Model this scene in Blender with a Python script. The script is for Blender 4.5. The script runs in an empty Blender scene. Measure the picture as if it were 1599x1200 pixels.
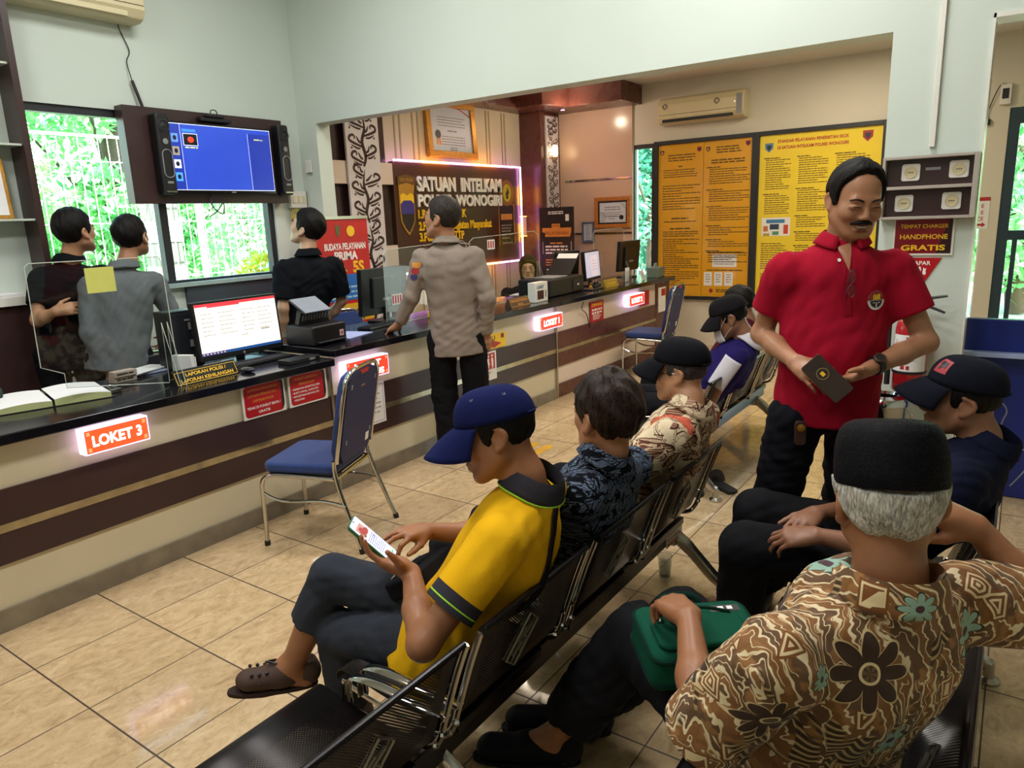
import bpy, bmesh, math, random
import numpy as np
from mathutils import Vector, Matrix, Euler
random.seed(7)
RNG = np.random.RandomState(11)
SC = bpy.context.scene
COL = SC.collection
PI = math.pi
V = Vector

# ------------------------------------------------------------------ materials
def srgb(h):
    if isinstance(h, str):
        h = h.lstrip('#'); c = [int(h[i:i+2], 16)/255 for i in (0, 2, 4)]
    else:
        c = [x/255 for x in h]
    return tuple((x/12.92 if x <= .04045 else ((x+.055)/1.055)**2.4) for x in c)

MATS = {}
class NT:
    """small node-tree writer"""
    def __init__(s, name):
        s.m = bpy.data.materials.new(name); s.m.use_nodes = True
        s.t = s.m.node_tree; s.n = s.t.nodes; s.n.clear()
        s.out = s.n.new('ShaderNodeOutputMaterial')
        s.co = None
    def node(s, ty, ins=None, **kw):
        n = s.n.new('ShaderNode' + ty)
        for k, v in kw.items(): setattr(n, k, v)
        for k, v in (ins or {}).items():
            sock = n.inputs[k]
            if isinstance(v, bpy.types.NodeSocket): s.t.links.new(v, sock)
            elif isinstance(v, (tuple, list)) and len(v) == 3 and sock.type == 'RGBA': sock.default_value = (*v, 1)
            else: sock.default_value = v
        return n
    def coord(s, which='Object'):
        if s.co is None: s.co = s.node('TexCoord')
        return s.co.outputs[which]
    def math(s, op, a, b=0.0, c=None, clamp=False):
        ins = {0: a, 1: b}
        if c is not None: ins[2] = c
        return s.node('Math', ins, operation=op, use_clamp=clamp).outputs[0]
    def vmath(s, op, a, b=(0, 0, 0)):
        n = s.node('VectorMath', {0: a, 1: b}, operation=op)
        return n.outputs['Value'] if op in ('DOT_PRODUCT', 'LENGTH', 'DISTANCE') else n.outputs[0]
    def noise(s, scale=5, detail=3, rough=.5, vec=None, dist=0.0):
        n = s.node('TexNoise', {'Vector': vec if vec is not None else s.coord(), 'Scale': scale, 'Detail': detail, 'Roughness': rough, 'Distortion': dist})
        return n
    def mapping(s, scale=(1, 1, 1), rot=(0, 0, 0), loc=(0, 0, 0), vec=None):
        return s.node('Mapping', {'Vector': vec if vec is not None else s.coord(), 'Scale': scale, 'Rotation': rot, 'Location': loc}).outputs[0]
    def ramp(s, fac, stops, interp='LINEAR'):
        n = s.node('ValToRGB', {'Fac': fac}); cr = n.color_ramp; cr.interpolation = interp
        while len(cr.elements) < len(stops): cr.elements.new(.5)
        for e, (p, c) in zip(cr.elements, stops):
            e.position = p; e.color = (*c, 1) if len(c) == 3 else c
        return n.outputs[0]
    def mix(s, fac, a, b):
        n = s.node('Mix', data_type='RGBA')
        for k, v in ((0, fac), (6, a), (7, b)):
            if isinstance(v, bpy.types.NodeSocket): s.t.links.new(v, n.inputs[k])
            elif k and len(v) == 3: n.inputs[k].default_value = (*v, 1)
            else: n.inputs[k].default_value = v
        return n.outputs[2]
    def bump(s, height, strength=.3, dist=.01):
        return s.node('Bump', {'Height': height, 'Strength': strength, 'Distance': dist}).outputs[0]
    def bsdf(s, **kw):
        names = {'color': 'Base Color', 'rough': 'Roughness', 'metal': 'Metallic', 'spec': 'Specular IOR Level', 'trans': 'Transmission Weight', 'ior': 'IOR',
                 'emit': 'Emission Color', 'estr': 'Emission Strength', 'normal': 'Normal', 'coat': 'Coat Weight', 'coatr': 'Coat Roughness', 'alpha': 'Alpha',
                 'sss': 'Subsurface Weight', 'sheen': 'Sheen Weight', 'aniso': 'Anisotropic'}
        b = s.node('BsdfPrincipled', {names[k]: v for k, v in kw.items()})
        s.t.links.new(b.outputs[0], s.out.inputs[0])
        return s.m

def mat(name, color, rough=.5, metal=0., spec=.5, vary=.06, vscale=9, bump=0., bscale=60, emit=None, estr=0., coat=0., sss=0., sheen=0.):
    """plain material with a little procedural variation in colour and roughness"""
    if name in MATS: return MATS[name]
    c = srgb(color) if isinstance(color, str) or max(color) > 1 else tuple(color)
    w = NT(name)
    nz = w.noise(vscale, 4)
    k = lambda f: tuple(min(1, x*f) for x in c)
    col = w.ramp(nz.outputs[0], [(.3, k(1-vary)), (.7, k(1+vary))])
    ro = w.math('ADD', w.math('MULTIPLY', nz.outputs[0], .12), max(0, rough-.06))
    kw = dict(color=col, rough=ro, metal=metal, spec=spec, coat=coat)
    if sss: kw['sss'] = sss
    if sheen: kw['sheen'] = sheen
    if bump:
        kw['normal'] = w.bump(w.noise(bscale, 3).outputs[0], bump, .004)
    if emit is not None:
        kw['emit'] = srgb(emit) if isinstance(emit, str) or max(emit) > 1 else emit; kw['estr'] = estr
    MATS[name] = w.bsdf(**kw)
    return MATS[name]

# ------------------------------------------------------------------ objects
def tag(o, label=None, cat=None, group=None, kind=None):
    if label: o['label'] = label
    if cat: o['category'] = cat
    if group: o['group'] = group
    if kind: o['kind'] = kind
    return o

def empty(name, loc=(0, 0, 0), rz=0.0, label=None, cat=None, group=None):
    o = bpy.data.objects.new(name, None); COL.objects.link(o)
    o.location = loc; o.rotation_euler = (0, 0, rz); o.empty_display_size = .1
    return tag(o, label, cat, group)

def link(name, me, m=None, parent=None, smooth=True, bevel=0., seg=2):
    o = bpy.data.objects.new(name, me); COL.objects.link(o)
    if m is not None:
        for mm in (m if isinstance(m, (list, tuple)) else [m]): me.materials.append(mm)
    if parent is not None: o.parent = parent
    if smooth and len(me.polygons):
        me.polygons.foreach_set('use_smooth', np.ones(len(me.polygons), bool))
    if bevel:
        b = o.modifiers.new('bevel', 'BEVEL'); b.width = bevel; b.segments = seg; b.limit_method = 'ANGLE'; b.angle_limit = .6
        b.harden_normals = True
    return o

def frame(u, v, o):
    u = V(u).normalized(); v = V(v).normalized(); n = u.cross(v)
    return Matrix(((u.x, v.x, n.x, o[0]), (u.y, v.y, n.y, o[1]), (u.z, v.z, n.z, o[2]), (0, 0, 0, 1)))
def T(x=0, y=0, z=0): return Matrix.Translation((x, y, z))
def RX(a): return Matrix.Rotation(a, 4, 'X')
def RY(a): return Matrix.Rotation(a, 4, 'Y')
def RZ(a): return Matrix.Rotation(a, 4, 'Z')

_FONT = {}
def glyphs(s, bold):
    key = (s, bold)
    if key not in _FONT:
        cu = bpy.data.curves.new('lettering', 'FONT'); cu.body = s; cu.size = 1; cu.offset = bold; cu.resolution_u = 3
        o = bpy.data.objects.new('lettering', cu); COL.objects.link(o)
        dg = bpy.context.evaluated_depsgraph_get()
        me = bpy.data.meshes.new_from_object(o.evaluated_get(dg))
        vs = [tuple(v.co) for v in me.vertices]; fs = [tuple(p.vertices) for p in me.polygons]
        bpy.data.objects.remove(o); bpy.data.curves.remove(cu); bpy.data.meshes.remove(me)
        _FONT[key] = (vs, fs)
    return _FONT[key]

class MB:
    """mesh builder: collects shapes, then build() links them as ONE object"""
    def __init__(s, M=None):
        s.v = []; s.f = []; s.mi = []; s.M = M or Matrix.Identity(4)
    def add(s, vs, fs, M=None, mi=0):
        b = len(s.v); X = s.M @ M if M is not None else s.M
        s.v += [tuple(X @ V(p)) for p in vs]
        s.f += [tuple(b+i for i in f) for f in fs]; s.mi += [mi]*len(fs)
        return s
    def box(s, lo, hi, M=None, mi=0):
        x0, y0, z0 = lo; x1, y1, z1 = hi
        vs = [(x0,y0,z0),(x1,y0,z0),(x1,y1,z0),(x0,y1,z0),(x0,y0,z1),(x1,y0,z1),(x1,y1,z1),(x0,y1,z1)]
        return s.add(vs, [(0,3,2,1),(4,5,6,7),(0,1,5,4),(1,2,6,5),(2,3,7,6),(3,0,4,7)], M, mi)
    def prism(s, pts, z0, z1, M=None, mi=0):
        n = len(pts)
        vs = [(x, y, z0) for x, y in pts]+[(x, y, z1) for x, y in pts]
        return s.add(vs, [tuple(range(n-1, -1, -1)), tuple(range(n, 2*n))]+[(i, (i+1) % n, n+(i+1) % n, n+i) for i in range(n)], M, mi)
    def poly(s, pts, M=None, mi=0, z=0.):
        return s.add([(x, y, z) for x, y in pts], [tuple(range(len(pts)))], M, mi)
    def rect(s, x0, y0, x1, y1, z=0., M=None, mi=0):
        return s.poly([(x0,y0),(x1,y0),(x1,y1),(x0,y1)], M, mi, z)
    def lathe(s, prof, n=24, M=None, mi=0, close=True):
        vs = []; fs = []
        for r, z in prof:
            for k in range(n): a = 2*PI*k/n; vs.append((r*math.cos(a), r*math.sin(a), z))
        for i in range(len(prof)-1):
            for k in range(n):
                k2 = (k+1) % n; fs.append((i*n+k, i*n+k2, (i+1)*n+k2, (i+1)*n+k))
        if close:
            fs.append(tuple(range(n-1, -1, -1))); b = (len(prof)-1)*n; fs.append(tuple(range(b, b+n)))
        return s.add(vs, fs, M, mi)
    def cyl(s, a, b, r, n=16, mi=0, r2=None):
        return s.tube([a, b], [r, r if r2 is None else r2], n, mi)
    def tube(s, pts, r, n=10, mi=0, flat=1., closed=False, up=None):
        pts = [V(p) for p in pts]; m = len(pts)
        rs = r if isinstance(r, (list, tuple)) else [r]*m
        vs = []; fs = []; prev = None
        for i, p in enumerate(pts):
            if closed: d = pts[(i+1) % m]-pts[i-1]
            else: d = pts[min(i+1, m-1)]-pts[max(i-1, 0)]
            d = d.normalized() if d.length > 1e-9 else V((0, 0, 1))
            if prev is None:
                h = V(up) if up is not None else (V((0, 0, 1)) if abs(d.z) < .9 else V((1, 0, 0)))
                x = d.cross(h).normalized()
            else:
                x = (prev-d*prev.dot(d)).normalized()
            prev = x; y = d.cross(x)
            for k in range(n):
                a = 2*PI*k/n; vs.append(tuple(p+x*(rs[i]*math.cos(a))+y*(rs[i]*flat*math.sin(a))))
        for i in range(m if closed else m-1):
            for k in range(n):
                k2 = (k+1) % n; j = (i+1) % m; fs.append((i*n+k, i*n+k2, j*n+k2, j*n+k))
        if not closed:
            fs.append(tuple(range(n-1, -1, -1))); fs.append(tuple(range((m-1)*n, m*n)))
        return s.add(vs, fs, None, mi)
    def grid(s, fn, nu, nv, thick=0., M=None, mi=0):
        vs = [tuple(fn(i/nu, j/nv)) for j in range(nv+1) for i in range(nu+1)]
        fs = [(j*(nu+1)+i, j*(nu+1)+i+1, (j+1)*(nu+1)+i+1, (j+1)*(nu+1)+i) for j in range(nv) for i in range(nu)]
        return s.add(vs, fs, M, mi)
    def ball(s, c, r, n=16, mi=0, M=None):
        rx, ry, rz = r if isinstance(r, (tuple, list)) else (r, r, r)
        prof = []; vs = []; fs = []
        k = n//2
        for i in range(k+1):
            th = PI*i/k
            for j in range(n):
                a = 2*PI*j/n; vs.append((c[0]+rx*math.sin(th)*math.cos(a), c[1]+ry*math.sin(th)*math.sin(a), c[2]-rz*math.cos(th)))
        for i in range(k):
            for j in range(n):
                j2 = (j+1) % n; fs.append((i*n+j, i*n+j2, (i+1)*n+j2, (i+1)*n+j))
        return s.add(vs, fs, M, mi)
    def text(s, t, x, y, size, M=None, mi=0, z=.001, align='C', bold=.012, sx=1., width=None):
        vs, fs = glyphs(t, bold)
        if not vs: return s
        x0 = min(v[0] for v in vs); x1 = max(v[0] for v in vs); w = (x1-x0)
        if width is not None: sx = width/(w*size)
        off = {'C': -(x0+x1)/2, 'L': -x0, 'R': -x1}[align]
        return s.add([((v[0]+off)*size*sx+x, v[1]*size+y, z) for v in vs], fs, M, mi)
    def build(s, name, m=None, parent=None, smooth=False, bevel=0., seg=2, solid=0.):
        me = bpy.data.meshes.new(name); me.from_pydata(s.v, [], s.f)
        o = link(name, me, m, parent, False, bevel, seg)
        if any(s.mi): me.polygons.foreach_set('material_index', s.mi)
        if smooth:
            try: me.shade_auto = None
            except Exception: pass
            me.polygons.foreach_set('use_smooth', np.ones(len(me.polygons), bool))
            me.set_sharp_from_angle(angle=.7)
        if solid:
            k = o.modifiers.new('solid', 'SOLIDIFY'); k.thickness = solid; k.offset = 0
        me.update()
        return o

def copy_tree(o, parent=None):
    c = o.copy(); COL.objects.link(c); c.parent = parent
    for ch in list(o.children): copy_tree(ch, c)
    return c

def bez(p0, p1, p2, p3, n=12):
    p0, p1, p2, p3 = map(V, (p0, p1, p2, p3))
    return [p0*(1-t)**3+p1*3*t*(1-t)**2+p2*3*t*t*(1-t)+p3*t**3 for t in (i/n for i in range(n+1))]
def smooth_path(pts, n=6):
    P = [V(p) for p in pts]; out = []
    for i in range(len(P)-1):
        a = P[max(i-1, 0)]; b = P[i]; c = P[i+1]; d = P[min(i+2, len(P)-1)]
        for k in range(n):
            t = k/n
            out.append(.5*((2*b)+(c-a)*t+(2*a-5*b+4*c-d)*t*t+(3*b-a-3*c+d)*t**3))
    out.append(P[-1]); return out
def rrect(x0, y0, x1, y1, r, n=5):
    pts = []
    for cx, cy, a0 in ((x1-r, y0+r, -PI/2), (x1-r, y1-r, 0), (x0+r, y1-r, PI/2), (x0+r, y0+r, PI)):
        for k in range(n+1): a = a0+PI/2*k/n; pts.append((cx+r*math.cos(a), cy+r*math.sin(a)))
    return pts
def dashes(mb, x0, y0, x1, n, pitch, h, rnd=random, M=None, mi=0, z=.001, gap=.15, ragged=.3, word=6):
    """illegible fine print: rows of small word-sized bars running down from y0"""
    W = x1-x0
    for i in range(n):
        y = y0-i*pitch; x = x0; end = x1-(rnd.random()*ragged*W if rnd.random() < .45 else 0)
        while x < end:
            w = min(h*word*(.35+rnd.random()*.9), end-x)
            if w > h*.6: mb.rect(x, y-h, x+w, y, z, M, mi)
            x += w+h*.7
# ================================================================== camera
cam = bpy.data.cameras.new('camera'); camo = bpy.data.objects.new('camera', cam); COL.objects.link(camo)
camo.location = (0, 0, 1.6); camo.rotation_euler = (1.34567474, .0378275309, -.964488071)
cam.sensor_fit = 'HORIZONTAL'; cam.sensor_width = 36; cam.lens = 1128.0/1599*36; cam.clip_start = .05; cam.clip_end = 200
SC.camera = camo
SC.view_settings.view_transform = 'Standard'; SC.view_settings.look = 'None'; SC.view_settings.gamma = 1; SC.view_settings.use_curve_mapping = False
SC.view_settings.exposure = -0.12
SC.cycles.use_denoising = True
SC.cycles.max_bounces = 8; SC.cycles.transparent_max_bounces = 16; SC.cycles.sample_clamp_indirect = 6
SC.cycles.caustics_reflective = False; SC.cycles.caustics_refractive = False

# ================================================================== shared materials
M = {}
M['wall'] = mat('painted_wall', '#cdd8cf', .55, vary=.025, vscale=1.3, bump=.05, bscale=120)
M['wall_cream'] = mat('painted_wall_cream', '#d6d0bf', .5, vary=.03, vscale=1.5, bump=.04, bscale=120)
M['ceil'] = mat('ceiling_paint', '#dcd9cf', .7, vary=.02)
M['brown'] = mat('brown_laminate', '#3d2a29', .32, vary=.1, vscale=6, spec=.4)
M['brown_red'] = mat('red_brown_laminate', '#5a322a', .28, vary=.12, vscale=4, spec=.45)
M['cream'] = mat('cream_laminate', '#cfc4a8', .35, vary=.05, vscale=2)
M['cream_pink'] = mat('pale_pink_laminate', '#dccabd', .3, vary=.03, vscale=2)
M['pink'] = mat('pink_beige_panel', '#cfae98', .22, vary=.04, vscale=1.5, spec=.5)
M['chrome'] = mat('chrome', '#c9c7c4', .09, metal=1., vary=.03)
M['chrome_dull'] = mat('brushed_steel', '#b6b3ad', .24, metal=1., vary=.05)
M['gold'] = mat('gold_frame', '#c08a3a', .35, metal=.6, vary=.2, vscale=40)
M['black'] = mat('black_plastic', '#141417', .4, vary=.1)
M['black_gloss'] = mat('black_gloss', '#0c0c0f', .12, vary=.05)
M['dark'] = mat('dark_metal_frame', '#23252a', .4, vary=.08)
M['white'] = mat('white_plastic', '#e4e2da', .35, vary=.03)
M['ac_white'] = mat('aged_white_plastic', '#d8cda6', .4, vary=.04, vscale=3)
M['paper'] = mat('white_paper', '#e9e9ea', .7, vary=.02)
M['grey'] = mat('grey_plastic', '#8b8d90', .4)
M['red'] = mat('sign_red', '#b3141d', .35, vary=.06)
M['red_dark'] = mat('sign_dark_red', '#7d0f1b', .3, vary=.1)
M['yellow'] = mat('sign_yellow', '#f0c41c', .4, vary=.03)
M['ink'] = mat('print_black', '#1d1a16', .6)
M['ink_red'] = mat('print_red', '#b0262a', .5)
M['ink_white'] = mat('print_white', '#f3f1ec', .5)
M['ink_yellow'] = mat('print_yellow', '#f5c524', .45)
M['ink_orange'] = mat('print_orange', '#d98e3a', .5)
M['ink_grey'] = mat('print_grey', '#8d8a86', .6)
M['ink_brown'] = mat('print_brown', '#6a5212', .6)
M['blue_cloth'] = mat('blue_upholstery', '#15336f', .8, vary=.12, vscale=20, bump=.15, bscale=400, sheen=.2)
M['blue_back'] = mat('blue_chair_back', '#16214f', .6, vary=.08)
M['rubber'] = mat('black_rubber', '#15120f', .7)
M['navy'] = mat('navy_laminate', '#14297c', .3, vary=.06)

def glass_mat(name, tint='#eef6f4', gloss=1.0, alpha=.92):
    w = NT(name)
    tr = w.node('BsdfTransparent', {'Color': (*srgb(tint), 1)})
    gl = w.node('BsdfGlossy', {'Color': (1, 1, 1, 1), 'Roughness': .02})
    lw = w.node('LayerWeight', {'Blend': .5})
    k = w.math('MULTIPLY', w.math('ADD', .04, w.math('MULTIPLY', w.math('POWER', lw.outputs['Facing'], 4.0), .9)), gloss, clamp=True)
    mx = w.node('MixShader', {0: k}); w.t.links.new(tr.outputs[0], mx.inputs[1]); w.t.links.new(gl.outputs[0], mx.inputs[2])
    w.t.links.new(mx.outputs[0], w.out.inputs[0]); return w.m
M['glass'] = glass_mat('window_glass', '#e9f4f1', .35)
M['acrylic'] = glass_mat('clear_acrylic', '#e6ebea', .8)
M['acrylic_edge'] = mat('acrylic_edge', '#c9d2c6', .15, vary=.03)
M['cup_plastic'] = glass_mat('clear_cup_plastic', '#e2e6e6', 1.0)

def floor_mat():
    w = NT('polished_floor_tiles'); S = .4240
    co = w.coord()
    sx = w.node('SeparateXYZ', {0: co})
    u = w.math('DIVIDE', w.math('SUBTRACT', sx.outputs[0], .9306), S); v = w.math('DIVIDE', w.math('SUBTRACT', sx.outputs[1], 3.352), S)
    fu = w.math('FRACT', u); fv = w.math('FRACT', v)
    du = w.math('MINIMUM', fu, w.math('SUBTRACT', 1, fu)); dv = w.math('MINIMUM', fv, w.math('SUBTRACT', 1, fv))
    line = w.math('MAXIMUM', w.math('LESS_THAN', du, .0075), w.math('LESS_THAN', dv, .0058))
    cell = w.node('CombineXYZ', {0: w.math('FLOOR', u), 1: w.math('FLOOR', v)})
    wn = w.node('TexWhiteNoise', {'Vector': cell.outputs[0]})
    off = w.vmath('ADD', co, w.vmath('SCALE', wn.outputs['Color']))
    sc = off.node; sc2 = w.node('VectorMath', {0: wn.outputs['Color'], 'Scale': 9.0}, operation='SCALE')
    off = w.vmath('ADD', co, sc2.outputs[0])
    vein = w.noise(7, 6, .62, w.mapping((1, 1.7, 1), (0, 0, .6), vec=off), 2.2)
    fleck = w.noise(38, 4, .6, w.mapping((1, 1.3, 1), (0, 0, .35), vec=off), 1.6)
    base = w.ramp(vein.outputs[0], [(.25, srgb('#a48a66')), (.45, srgb('#bea47d')), (.6, srgb('#c8ae88')), (.8, srgb('#d5c09e'))])
    base = w.mix(w.math('MULTIPLY', w.ramp(fleck.outputs[0], [(.57, (0, 0, 0)), (.68, (1, 1, 1))]), .32), base, srgb('#8a6f4a'))
    base = w.mix(w.math('MULTIPLY', w.ramp(fleck.outputs[0], [(.3, (1, 1, 1)), (.38, (0, 0, 0))]), .35), base, srgb('#e8d9bb'))
    tint = w.node('HueSaturation', {'Color': base, 'Value': w.math('ADD', .93, w.math('MULTIPLY', wn.outputs['Value'], .14))})
    col = w.mix(line, tint.outputs[0], srgb('#43352a'))
    ro = w.math('ADD', w.math('MULTIPLY', line, .5), w.math('ADD', .045, w.math('MULTIPLY', vein.outputs[0], .07)))
    nm = w.bump(w.math('SUBTRACT', 1, line), .25, .002)
    return w.bsdf(color=col, rough=ro, spec=.5, normal=nm)
M['floor'] = floor_mat()

def struct(name, mb, m, label, bevel=0.):
    o = mb.build(name, m, None, bevel=bevel)
    return tag(o, label, name.split('_')[0], None, 'structure')

# ================================================================== shell
YT, XB, XF, YS = 5.2, 4.33, 8.5, 5.4
struct('floor', MB().box((-2.6, -3.1, -.12), (8.64, 5.55, 0)), M['floor'], 'cream polished stone tile floor with dark joints')
struct('ceiling_front', MB().box((-2.6, -3.1, 3.9), (XB+.15, 5.4, 4.05)), M['ceil'], 'high pale ceiling of the front hall')
struct('ceiling_back', MB().box((XB+.15, -3.1, 3.1), (8.64, 5.55, 3.25)), M['ceil'], 'lower ceiling over the rear hall')
w = MB()
WX0, WX1, WZ0, WZ1 = 2.16, 4.0, 1.2, 2.43
w.box((-2.6, YT, 0), (WX0, YT+.15, 3.9)).box((WX1, YT, 0), (XB+.15, YT+.15, 3.9)).box((WX0, YT, 0), (WX1, YT+.15, WZ0)).box((WX0, YT, WZ1), (WX1, YT+.15, 3.9))
struct('wall_left', w, M['wall'], 'pale wall behind the counter with the television and windows')
w = MB()
w.box((XB, 4.97, 0), (XB+.15, YT, 3.9)).box((XB, .215, 2.44), (XB+.15, 4.97, 3.9)).box((XB, .215, 0), (XB+.15, .637, 2.44))
w.box((XB, -3.1, 2.45), (XB+.15, .215, 3.9)).box((XB, -3.1, 0), (XB+.15, -1.6, 2.45))
struct('wall_middle', w, M['wall'], 'white wall above the wide opening with its pier')
tr = MB().box((XB-.012, .205, 0), (XB+.16, .2149, 2.45)).box((XB-.012, -1.6, 2.43), (XB+.16, .2149, 2.4499))
struct('trim_1', tr, M['white'], 'bright white edge trim round the right doorway')
w = MB()
w.box((XF, .53, 0), (XF+.14, 3.75, 3.1)).box((XF, 4.04, 0), (XF+.14, 5.55, 3.1)).box((XF, 3.75, 2.42), (XF+.14, 4.04, 3.1)).box((XF, 3.75, 0), (XF+.14, 4.04, .62))
w.box((XF, .22, 0), (XF+.14, .36, 2.43)).box((XF, -1.2, 2.43), (XF+.14, .53, 3.1)).box((XF, -3.1, 0), (XF+.14, -1.2, 3.1)).box((XF, .36, 1.62), (XF+.14, .53, 2.43)).box((XF, .36, 0), (XF+.14, .53, .2))
struct('wall_far', w, M['wall_cream'], 'cream wall behind the yellow boards at the far end')
struct('wall_back', MB().box((XB+.15, YS, 0), (8.64, YS+.14, 3.1)), M['cream'], 'beige panelled wall behind the unit sign')
struct('wall_right', MB().box((-2.6, -3.22, 0), (8.64, -3.1, 3.9)), M['wall'], 'plain wall on the right side of the hall')
struct('wall_near', MB().box((-2.72, -3.22, 0), (-2.6, 5.35, 3.9)), M['wall'], 'plain wall at the near end of the hall')
# vertical grooves in the beige wall
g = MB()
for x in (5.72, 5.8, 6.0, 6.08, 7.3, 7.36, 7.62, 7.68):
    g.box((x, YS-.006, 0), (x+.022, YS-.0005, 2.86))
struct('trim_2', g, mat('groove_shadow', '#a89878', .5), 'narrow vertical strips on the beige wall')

# window behind the counter: frame, mullion, panes
def pane_frame(name, lab, x0, x1, z0, z1, y, muls, fw=.05, depth=.07, m=None):
    f = MB()
    f.box((x0, y, z0), (x0+fw, y+depth, z1)).box((x1-fw, y, z0), (x1, y+depth, z1)).box((x0+fw, y, z1-fw), (x1-fw, y+depth, z1)).box((x0+fw, y, z0), (x1-fw, y+depth, z0+fw*.8))
    for a in muls: f.box((a-.03, y+.001, z0+fw*.8), (a+.03, y+depth-.001, z1-fw))
    o = struct(name, f, m or M['dark'], lab)
    p = MB(); xs = [x0+fw]+list(muls)+[x1-fw]
    for a, b in zip(xs, xs[1:]): p.box((a, y+.03, z0+fw*.8), (b, y+.036, z1-fw))
    p.build('glass_pane', M['glass'], o)
    return o
pane_frame('window_1', 'dark framed window behind the counter with greenery outside', WX0, WX1, WZ0, WZ1, YT+.02, [3.03])
s = MB().box((3.1, YT-.035, .0), (WX1+.06, YT-.0005, 1.19)); struct('trim_3', s, mat('slate_panel', '#3f4650', .35), 'slate coloured panel below the window')
struct('trim_4', MB().box((2.1, YT-.06, 1.192), (WX1+.06, YT-.0005, 1.222)), mat('sill_stone', '#9fb5b2', .25), 'pale window sill behind the counter')
# narrow window on the far wall
f = MB(); y0, y1, z0, z1 = 3.752, 4.038, .62, 2.418
f.box((XF+.005, y0, z0), (XF+.06, y0+.05, z1)).box((XF+.005, y1-.012, z0), (XF+.06, y1, z1)).box((XF+.005, y0+.05, z1-.05), (XF+.06, y1-.012, z1)).box((XF+.005, y0+.05, z0), (XF+.06, y1-.012, z0+.04))
o = struct('window_2', f, M['dark'], 'narrow window beside the yellow boards showing trees')
MB().box((XF+.03, y0+.05, z0+.04), (XF+.036, y1-.012, z1-.05)).build('glass_pane', M['glass'], o)
f = MB(); y0, y1, z0, z1 = .362, .528, .2, 1.62
f.box((XF+.05, y0, z0), (XF+.09, y0+.012, z1)).box((XF+.05, y1-.012, z0), (XF+.09, y1, z1)).box((XF+.05, y0+.012, z1-.03), (XF+.09, y1-.012, z1)).box((XF+.05, y0+.012, z0), (XF+.09, y1-.012, z0+.03))
o = struct('window_3', f, M['white'], 'narrow bright sidelight between the pier and the glass door')
MB().box((XF+.065, y0+.012, z0+.03), (XF+.071, y1-.012, z1-.03)).build('glass_pane', M['glass'], o)
# glass door at far right
f = MB(); y0, y1, z1 = -1.19, .22, 2.425
f.box((XF+.01, y1-.09, 0), (XF+.09, y1, z1)).box((XF+.01, y0, 0), (XF+.09, y0+.09, z1)).box((XF+.01, y0+.09, z1-.14), (XF+.09, y1-.09, z1))
f.box((XF+.02, y0+.09, 1.22), (XF+.08, y1-.09, 1.31)).box((XF+.02, y0+.09, 0), (XF+.08, y1-.09, .18)).box((XF+.02, y1-.17, .18), (XF+.08, y1-.128, 1.22))
o = struct('door_1', f, mat('blue_grey_frame', '#2c3f4c', .35), 'dark framed glass door standing in bright daylight')
MB().box((XF+.045, y0+.09, .18), (XF+.051, y1-.09, 1.22)).box((XF+.045, y0+.09, 1.31), (XF+.051, y1-.09, z1-.14)).build('glass_pane', M['glass'], o)
MB().cyl((XF-.03, y0+.2, .95), (XF-.03, y0+.2, 1.35), .014).cyl((XF-.03, y0+.2, 1.0), (XF+.02, y0+.2, 1.0), .01).cyl((XF-.03, y0+.2, 1.3), (XF+.02, y0+.2, 1.3), .01).build('door_handle', M['chrome'], o, True)

# pink panels with chrome strips, on the far wall behind the counter
struct('trim_5', MB().box((XF-.03, 4.045, 0), (XF-.0005, YS-.001, 2.9)), M['pink'], 'pink beige wall panel beside the narrow window', bevel=.003)
c = MB()
for z in (1.36, 2.03): c.box((XF-.037, 4.05, z), (XF-.0305, YS-.4, z+.025))
struct('trim_6', c, M['chrome'], 'slim chrome strips across the pink panel')
# brown soffit: band over the sign wall and drop over the pink panel
sf = MB().prism([(4.49, YS-.002), (4.49, 5.1), (7.55, 5.1), (7.55, 4.75), (7.95, 4.62), (7.95, 3.93), (XF-.001, 3.93), (XF-.001, YS-.002)], 2.88, 3.099)
struct('trim_7', sf, M['brown_red'], 'red brown timber soffit above the unit sign', bevel=.004)

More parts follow.
